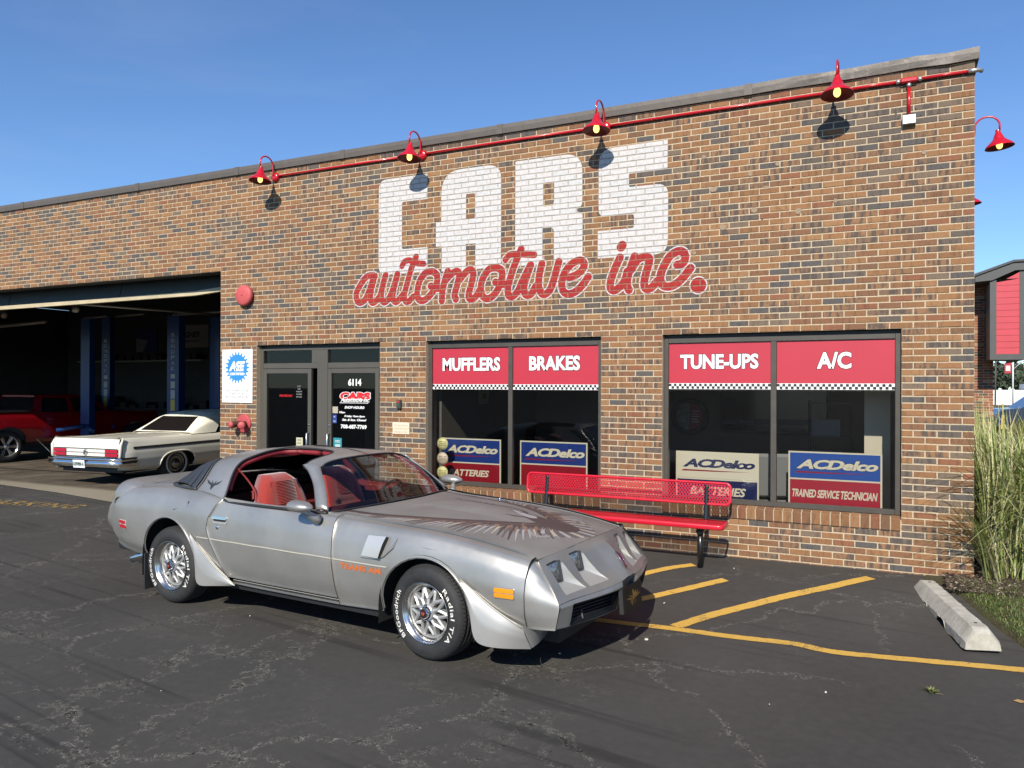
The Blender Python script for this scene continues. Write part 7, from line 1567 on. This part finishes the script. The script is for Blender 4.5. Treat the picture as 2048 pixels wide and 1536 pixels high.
for sd in (-1, 1):
    patch(SC1, (-1.26, 4.15), (0, 7), 150, 40, [carch(0, True), carch(3.12, True)], sd, name='body_side', mats=cream, parent=conv, skirt=.02)
    g = G(); V = []
    for i in range(50):
        x = -1.05+i*.1; zt = .765-.005*i*.0; vv = np.linspace(2.5, 5, 150); Pq = SC1.at(np.full(150, x), vv)
        for zz, o_ in ((.728, .003), (.728, .008), (.775, .008), (.775, .003)): j = int(np.argmin(abs(Pq[:, 2]-zz))); V.append((x, sd*(Pq[j, 1]+o_), zz))
    g.add(V, [(4*i+j, 4*i+4+j, 4*i+5+j, 4*i+1+j) for i in range(49) for j in range(3)]); g.obj('side_trim', mat('trim_gunmetal', (.10, .10, .10), .3, .7), conv, fixn=False)
    g = G(); L_ = []
    for k in range(26):
        a_ = PI*k/25; dx = math.cos(a_); x = (.40 if dx > 0 else .46)*math.copysign(abs(dx)**.7, dx); z = .30+.32*abs(math.sin(a_))**.8; vv = np.linspace(0, 4, 150); Pq = SC1.at(np.full(150, x), vv); j = int(np.argmin(abs(Pq[:, 2]-z))); L_.append((x, sd*(Pq[j, 1]+.004), z))
    g.tube(L_, .016, 6); g.obj('arch_trim', cream, conv)
    g = G(); g.tube([(-1.285, sd*.885, .43), (-1.285, sd*.90, .80), (-1.22, sd*.895, .955)], [.03, .032, .014], 8); g.obj('tail_fin', cream, conv)
def rowx(x, c): return [(x, y, z) for y, z in c]
TR_ = [(-1.27, [(.86, .93), (.7, .915), (.45, .90), (.2, .90), (0, .905)]), (-1.0, [(.85, .935), (.72, .915), (.45, .93), (.2, .935), (0, .945)]), (-.2, [(.83, .915), (.74, .91), (.5, .935), (.2, .95), (0, .955)]), (.45, [(.82, .915), (.76, .93), (.5, .955), (.2, .96), (0, .96)])]
ST2 = Sheet([t_[0] for t_ in TR_], [rowx(t_[0], t_[1]) for t_ in TR_], du=.05, su=.1, sv_=.1)
for sd in (-1, 1): patch(ST2, (-1.27, .45), (0, 4), 30, 20, [], sd, name='boot_lid', mats=cream, parent=conv, skirt=0)
HR2 = [(2.3, [(.80, .92), (.5, .95), (.2, .96), (0, .965)]), (3.4, [(.76, .89), (.5, .92), (.2, .93), (0, .935)]), (4.15, [(.71, .86), (.5, .88), (.2, .89), (0, .89)])]
SH2 = Sheet([t_[0] for t_ in HR2], [rowx(t_[0], t_[1]) for t_ in HR2], du=.05, su=.1, sv_=.1)
for sd in (-1, 1): patch(SH2, (2.3, 4.15), (0, 3), 20, 12, [], sd, name='bonnet', mats=cream, parent=conv, skirt=0)
# tail: recessed panel, lamps, chrome bumper
g = G(); g.add([(-1.27, -.86, .93), (-1.27, .86, .93), (-1.30, .86, .74), (-1.30, -.86, .74)], [(0, 1, 2, 3)]); g.add([(-1.27, -.86, .56), (-1.27, .86, .56), (-1.18, .86, .36), (-1.18, -.86, .36)], [(0, 1, 2, 3)]); g.add([(-1.27, -.86, .74), (-1.27, .86, .74), (-1.27, .86, .56), (-1.27, -.86, .56)], [(0, 1, 2, 3)]); tp = g.obj('tail_panel', cream, conv, fixn=False)
g = G(); [g.bb((-1.30, -.83, z), (-1.285, .83, z+.012)) for z in (.735, .655, .575)]; g.obj('chrome_strip', chrome, tp)
for z0 in (.665, .590):
    for y0, y1 in ((-.84, -.52), (.52, .84)): g = G(); g.bb((-1.31, y0, z0), (-1.285, y1, z0+.060), bev=.004); g.obj('tail_lamp', mat('tail_red', (.42, .008, .03), .3, coat=.7), tp)
g = G(); g.bb((-1.295, -.51, .592), (-1.285, .51, .725)); g.obj('centre_panel', mat('cream_light', (.72, .70, .62), .35, coat=.4), tp)
g = G(); g.lathe([(.062, 0), (.052, .012), (.052, .0)], 20, M=axmat((-1.296, .0, .658), (-1, 0, 0))); [g.box((-1.308, -.018+.018*k, .658), (.008, .010, .075), rx=R(25)) for k in range(3)]; g.obj('crest', chrome, tp)
g = G(); F_ = lambda a, b, d: (-1.284, a, b); [text(g, c, -y-.035, -y+.035, .79, .825, lambda a, b, d: (-1.278-(.83-b)*.1, -a, b), off=.02) for c, y in zip('BUICK', (.36, .18, 0, -.18, -.36))]; g.v = [(p[0]-.006, -p[1], p[2]) for p in g.v]; g.obj('lettering', mat('gold_letters', (.45, .38, .25), .4, .6), tp, fixn=False)
g = G(); ys2 = [-.99, -.97, -.92, -.6, 0, .6, .92, .97, .99]; xs2 = [-.98, -1.22, -1.33, -1.37, -1.39, -1.37, -1.33, -1.22, -.98]; prof = [(0, .575), (-.030, .560), (-.035, .53), (-.008, .505), (-.02, .49), (-.035, .455), (-.018, .425), (.03, .41)]; V = []
for y, x in zip(ys2, xs2): V += [(x+p[0], y*(1 if abs(y) < .9 else 1), p[1]) for p in prof]
np_ = len(prof); g.add(V, [(i*np_+j, (i+1)*np_+j, (i+1)*np_+j+1, i*np_+j+1) for i in range(8) for j in range(np_-1)], 0, True); g.obj('rear_bumper', chrome, conv, fixn=False)
g = G(); g.box((-1.425, .0, .445), (.012, .305, .155), ry=R(-6), bev=.003); lp = g.obj('rear_plate', mat('plate_white', (.72, .74, .76), .45), conv, label='white number plate with green characters')
g = G(); text(g, 'D297850 A', -.135, .135, .41, .48, lambda a, b, d: (-1.436+(.445-b)*.1, -a, b), off=.03); g.obj('lettering', mat('plate_ink', (.03, .08, .06), .6), lp)
# soft top
SR1 = [(.42, [(.84, .925), (.80, .95), (.70, .955), (.45, .962), (.2, .965), (0, .967)]),
       (.62, [(.86, .93), (.80, 1.05), (.66, 1.09), (.42, 1.10), (.2, 1.11), (0, 1.11)]),
       (.90, [(.87, .935), (.80, 1.16), (.66, 1.26), (.42, 1.29), (.2, 1.30), (0, 1.30)]),
       (1.2, [(.875, .94), (.80, 1.20), (.68, 1.335), (.42, 1.38), (.2, 1.39), (0, 1.39)]),
       (1.8, [(.72, 1.30), (.71, 1.32), (.66, 1.365), (.42, 1.405), (.2, 1.415), (0, 1.42)]),
       (2.3, [(.70, 1.29), (.69, 1.31), (.64, 1.345), (.42, 1.375), (.2, 1.385), (0, 1.39)]),
       (2.62, [(.66, 1.25), (.65, 1.26), (.60, 1.275), (.4, 1.285), (.2, 1.29), (0, 1.29)])]
STP = Sheet([r_[0] for r_ in SR1], [rowx(r_[0], r_[1]) for r_ in SR1], du=.03, su=.07, sv_=.12)
win_k = lambda u, v, P: np.maximum(np.maximum(P[:, 1]-(.66-.16*(P[:, 2]-.96)/.34), 0-1)/.03, np.maximum(P[:, 2]-1.275, .975-P[:, 2])/.03)
def side_open(u, v, P): return np.where(P[:, 0] < 1.02, 1.0, (1.0-(P[:, 0]-1.02)*1.0)*0+(P[:, 2]-(1.29 if True else 0))+np.maximum(0, 1.33-P[:, 0])*1.15)
for sd in (-1, 1): patch(STP, (.42, 2.62), (0, 5), 80, 36, [lambda u, v, P: np.where(P[:, 0] < 1.05, win_k(u, v, P), 1.0), side_open], sd, name='soft_top', mats=topm, parent=conv, skirt=.012)
g = G(); g.add([(.47, -.66, .985), (.47, .66, .985), (.90, .53, 1.27), (.90, -.53, 1.27)], [(0, 1, 2, 3)]); g.obj('rear_window', mat('plastic_window', (.015, .012, .012), .15, coat=.5), conv, fixn=False)
g = G(); g.bb((.75, -.68, .80), (1.15, .68, 1.01), bev=.05); g.obj('rear_seat', mat('conv_red', (.22, .02, .02), .6), conv)
g = G()
for sd in (-1, 1): g.add([(1.18, sd*.845, .93), (2.7, sd*.83, .93), (2.35, sd*.70, 1.29), (1.42, sd*.73, 1.29)], [(0, 1, 2, 3)])
g.obj('side_window', mat('side_glass_dark', (.01, .011, .012), .1, coat=.6), conv, kind='stuff', fixn=False)
g = G(); g.tube([(1.75, -.842, .935), (1.68, -.735, 1.285)], .007, 6); g.obj('window_post', chrome, conv)
g = G(); g.add([(2.72, -.74, .95), (2.72, .74, .95), (2.40, .64, 1.28), (2.40, -.64, 1.28)], [(0, 1, 2, 3)]); g.obj('windscreen', carglass, conv, fixn=False)
g = G(); g.bb((-1.15, -.80, .26), (4.0, .80, .34)); g.bb((.47, -.82, .34), (2.7, .82, .78)); g.bb((-1.1, -.70, .3), (-.47, .70, .80)); g.obj('underbody', black, conv)
for cx_ in (0, 3.12):
    for sd in (-1, 1):
        w = bpy.data.objects.new('wheel', None); COL.objects.link(w); w.parent = conv; w.location = (cx_, sd*.86, .35); M = axmat((0, 0, 0), (0, sd, 0))
        g = G(); g.lathe([(.19, .01), (.21, .02)], 40, 0, M); g.lathe([(.262, .026), (.30, .022), (.335, .0), (.345, -.03), (.347, -.12), (.335, -.16), (.29, -.18), (.2, -.18)], 40, 0, M); g.lathe([(.20, .018), (.222, .024)], 40, 0, M); g.obj('tyre', rubber, w, fixn=False)
        g = G(); g.lathe([(.222, .0245), (.24, .0275), (.262, .0262)], 40, 0, M); g.obj('white_wall', white_ink, w, fixn=False)
        g = G(); g.lathe([(.205, .015), (.19, -.01), (.17, -.015), (.13, .005), (.125, .0), (.08, -.005), (.07, .02), (.04, .04), (0, .045)], 40, 0, M); g.obj('hub_cap', mat('hub_dark_chrome', (.30, .30, .30), .2, .9), w, fixn=False)

# ================================================================== THE RED PICKUP
tr_p = mat('pickup_red', (.22, .004, .008), .22, coat=1.0)
pk = thing('red_pickup', 'glossy red crew cab pickup standing deep in the shade of the bay', 'car', (-19.758, 2.558, -.04), R(90)); pk.scale = (.92, .92, .92)
TS = []
for x, r_ in ((-1.2, [(.80, .50), (.90, .60), (.95, .85), (.94, 1.10), (.92, 1.22), (.90, 1.27)]), (0, [(.82, .48), (.92, .60), (.97, .85), (.96, 1.10), (.93, 1.22), (.90, 1.27)]), (.9, [(.82, .42), (.92, .55), (.965, .85), (.955, 1.08), (.93, 1.18), (.91, 1.22)]), (3.0, [(.82, .42), (.92, .55), (.965, .85), (.955, 1.08), (.93, 1.18), (.90, 1.21)]), (4.4, [(.80, .48), (.88, .60), (.93, .85), (.92, 1.02), (.88, 1.10), (.82, 1.12)])): TS.append((x, rowx(x, r_)))
S4 = Sheet([t_[0] for t_ in TS], [t_[1] for t_ in TS], du=.04, su=.05, sv_=.12)
for sd in (-1, 1): patch(S4, (-1.2, 4.4), (0, 5), 110, 30, [lambda u, v, P: np.hypot(P[:, 0]/.47, np.maximum(P[:, 2]-.42, 0)/.47)-1, lambda u, v, P: np.hypot((P[:, 0]-3.6)/.47, np.maximum(P[:, 2]-.42, 0)/.47)-1], sd, name='body_side', mats=tr_p, parent=pk, skirt=.03)
g = G(); g.bb((-1.2, -.89, 1.18), (.62, .89, 1.25)); g.obj('bed_cover', tr_p, pk)
g = G(); g.bb((3.0, -.88, 1.12), (4.4, .88, 1.19)); g.obj('bonnet', tr_p, pk); g = G(); g.bb((4.3, -.85, .5), (4.42, .85, 1.15)); g.obj('front_panel', tr_p, pk)
for sd in (-1, 1): g = G(); g.bb((-1.2, sd*.89, 1.255), (.60, sd*.95, 1.30)); b_ = g.obj('bed_rail', trim, pk)
g = G(); text(g, 'Z71', -.62, -.40, 1.265, 1.29, lambda a, b, d: (a, -.953, b), off=.02); g.obj('lettering', mat('decal_grey', ()), pk)
# cab: pillars and roof in red, glass between
for sd in (-1, 1):
    S_ = sd; g = G(); Y0, Y1 = .905*S_, .74*S_
    def q2(x0, x1, x2, x3): g.add([(x0, Y0, 1.20), (x1, Y0, 1.20), (x2, Y1, 1.62), (x3, Y1, 1.62)], [(0, 1, 2, 3)])
    q2(.60, .86, .98, .80); q2(1.62, 1.76, 1.74, 1.62); q2(2.72, 2.86, 2.35, 2.24); g.add([(.80, Y1, 1.60), (2.35, Y1, 1.60), (2.35, Y1*.9, 1.68), (.80, Y1*.9, 1.68)], [(0, 1, 2, 3)]); g.obj('cab_frame', tr_p, pk, kind='stuff', fixn=False)
    g = G(); g.add([(.86, Y0*.995, 1.20), (1.62, Y0*.995, 1.20), (1.62, Y1*.995, 1.60), (.98, Y1*.995, 1.60)], [(0, 1, 2, 3)]); g.add([(1.76, Y0*.995, 1.20), (2.72, Y0*.995, 1.20), (2.24, Y1*.995, 1.60), (1.74, Y1*.995, 1.60)], [(0, 1, 2, 3)]); g.obj('side_window', mat('side_glass_dark', ()), pk, kind='stuff', fixn=False)
g = G(); g.bb((.80, -.68, 1.62), (2.35, .68, 1.68), bev=.02); g.obj('roof', tr_p, pk)
g = G(); g.add([(.62, -.86, 1.22), (.62, .86, 1.22), (.82, .70, 1.62), (.82, -.70, 1.62)], [(0, 1, 2, 3)]); g.add([(2.86, -.86, 1.22), (2.86, .86, 1.22), (2.33, .70, 1.62), (2.33, -.70, 1.62)], [(0, 1, 2, 3)]); g.obj('glass', mat('side_glass_dark', ()), pk, kind='stuff', fixn=False)
for x in (.98, 1.9): g = G(); g.bb((x, -.985, 1.045), (x+.20, -.962, 1.075), bev=.006); g.obj('door_handle', tr_p, pk)
g = G(); g.bb((-1.1, -.80, .38), (4.3, .80, .52)); g.bb((.5, -.85, .42), (3.1, .85, .95)); g.obj('underbody', black, pk)
for cx_ in (0, 3.6):
    for sd in (-1, 1):
        w = bpy.data.objects.new('wheel', None); COL.objects.link(w); w.parent = pk; w.location = (cx_, sd*.90, .40); M = axmat((0, 0, 0), (0, sd, 0))
        g = G(); g.lathe([(.255, .01), (.29, .03), (.36, .025), (.39, .0), (.40, -.04), (.40, -.2), (.37, -.24), (.25, -.24)], 40, 0, M); g.obj('tyre', rubber, w, fixn=False)
        g = G(); g.lathe([(.26, .02), (.245, .0), (.235, -.06), (.24, -.2)], 40, 0, M)
        for k in range(6):
            for s2 in (-5, 5): roofbar(g, pt(.05, 60*k+s2*1.6), pt(.245, 60*k+s2), .020, .024, -.08, -.03, .0, M)
        g.lathe([(.07, -.05), (.065, -.01), (.03, .005), (0, .006)], 20, 0, M); g.obj('rim', mat('pickup_rim', (.62, .62, .62), .2, .9), w, fixn=False); g = G(); g.lathe([(0, -.10), (.24, -.10)], 24, 0, M); g.obj('brake_disc', black, w, fixn=False)
t = thing('trolley_jack', 'low yellow trolley jack on the floor beside the red pickup', 'jack', (-17.3, 3.0, -.04), R(15)); g = G(); g.bb((-.35, -.14, .05), (.35, .14, .13), bev=.02); g.obj('frame', mat('jack_yellow', (.42, .30, .03), .5, var=.4, vscale=12), t)
g = G(); g.lathe([(.06, 0), (.06, .04), (0, .04)], 14, M=Matrix.Translation((.2, 0, .13))); g.obj('saddle', mat('jack_yellow', ()), t)
for sx in (-.28, .28):
    for sy in (-.16, .16): g = G(); g.lathe([(.0, -.02), (.05, -.02), (.05, .02), (0, .02)], 14, M=axmat((sx, sy, .05), (0, 1, 0))); g.obj('wheel', trim, t)
g = G(); g.tube([(-.35, 0, .10), (-.9, 0, .55)], .015, 6); g.obj('handle', trim, t)
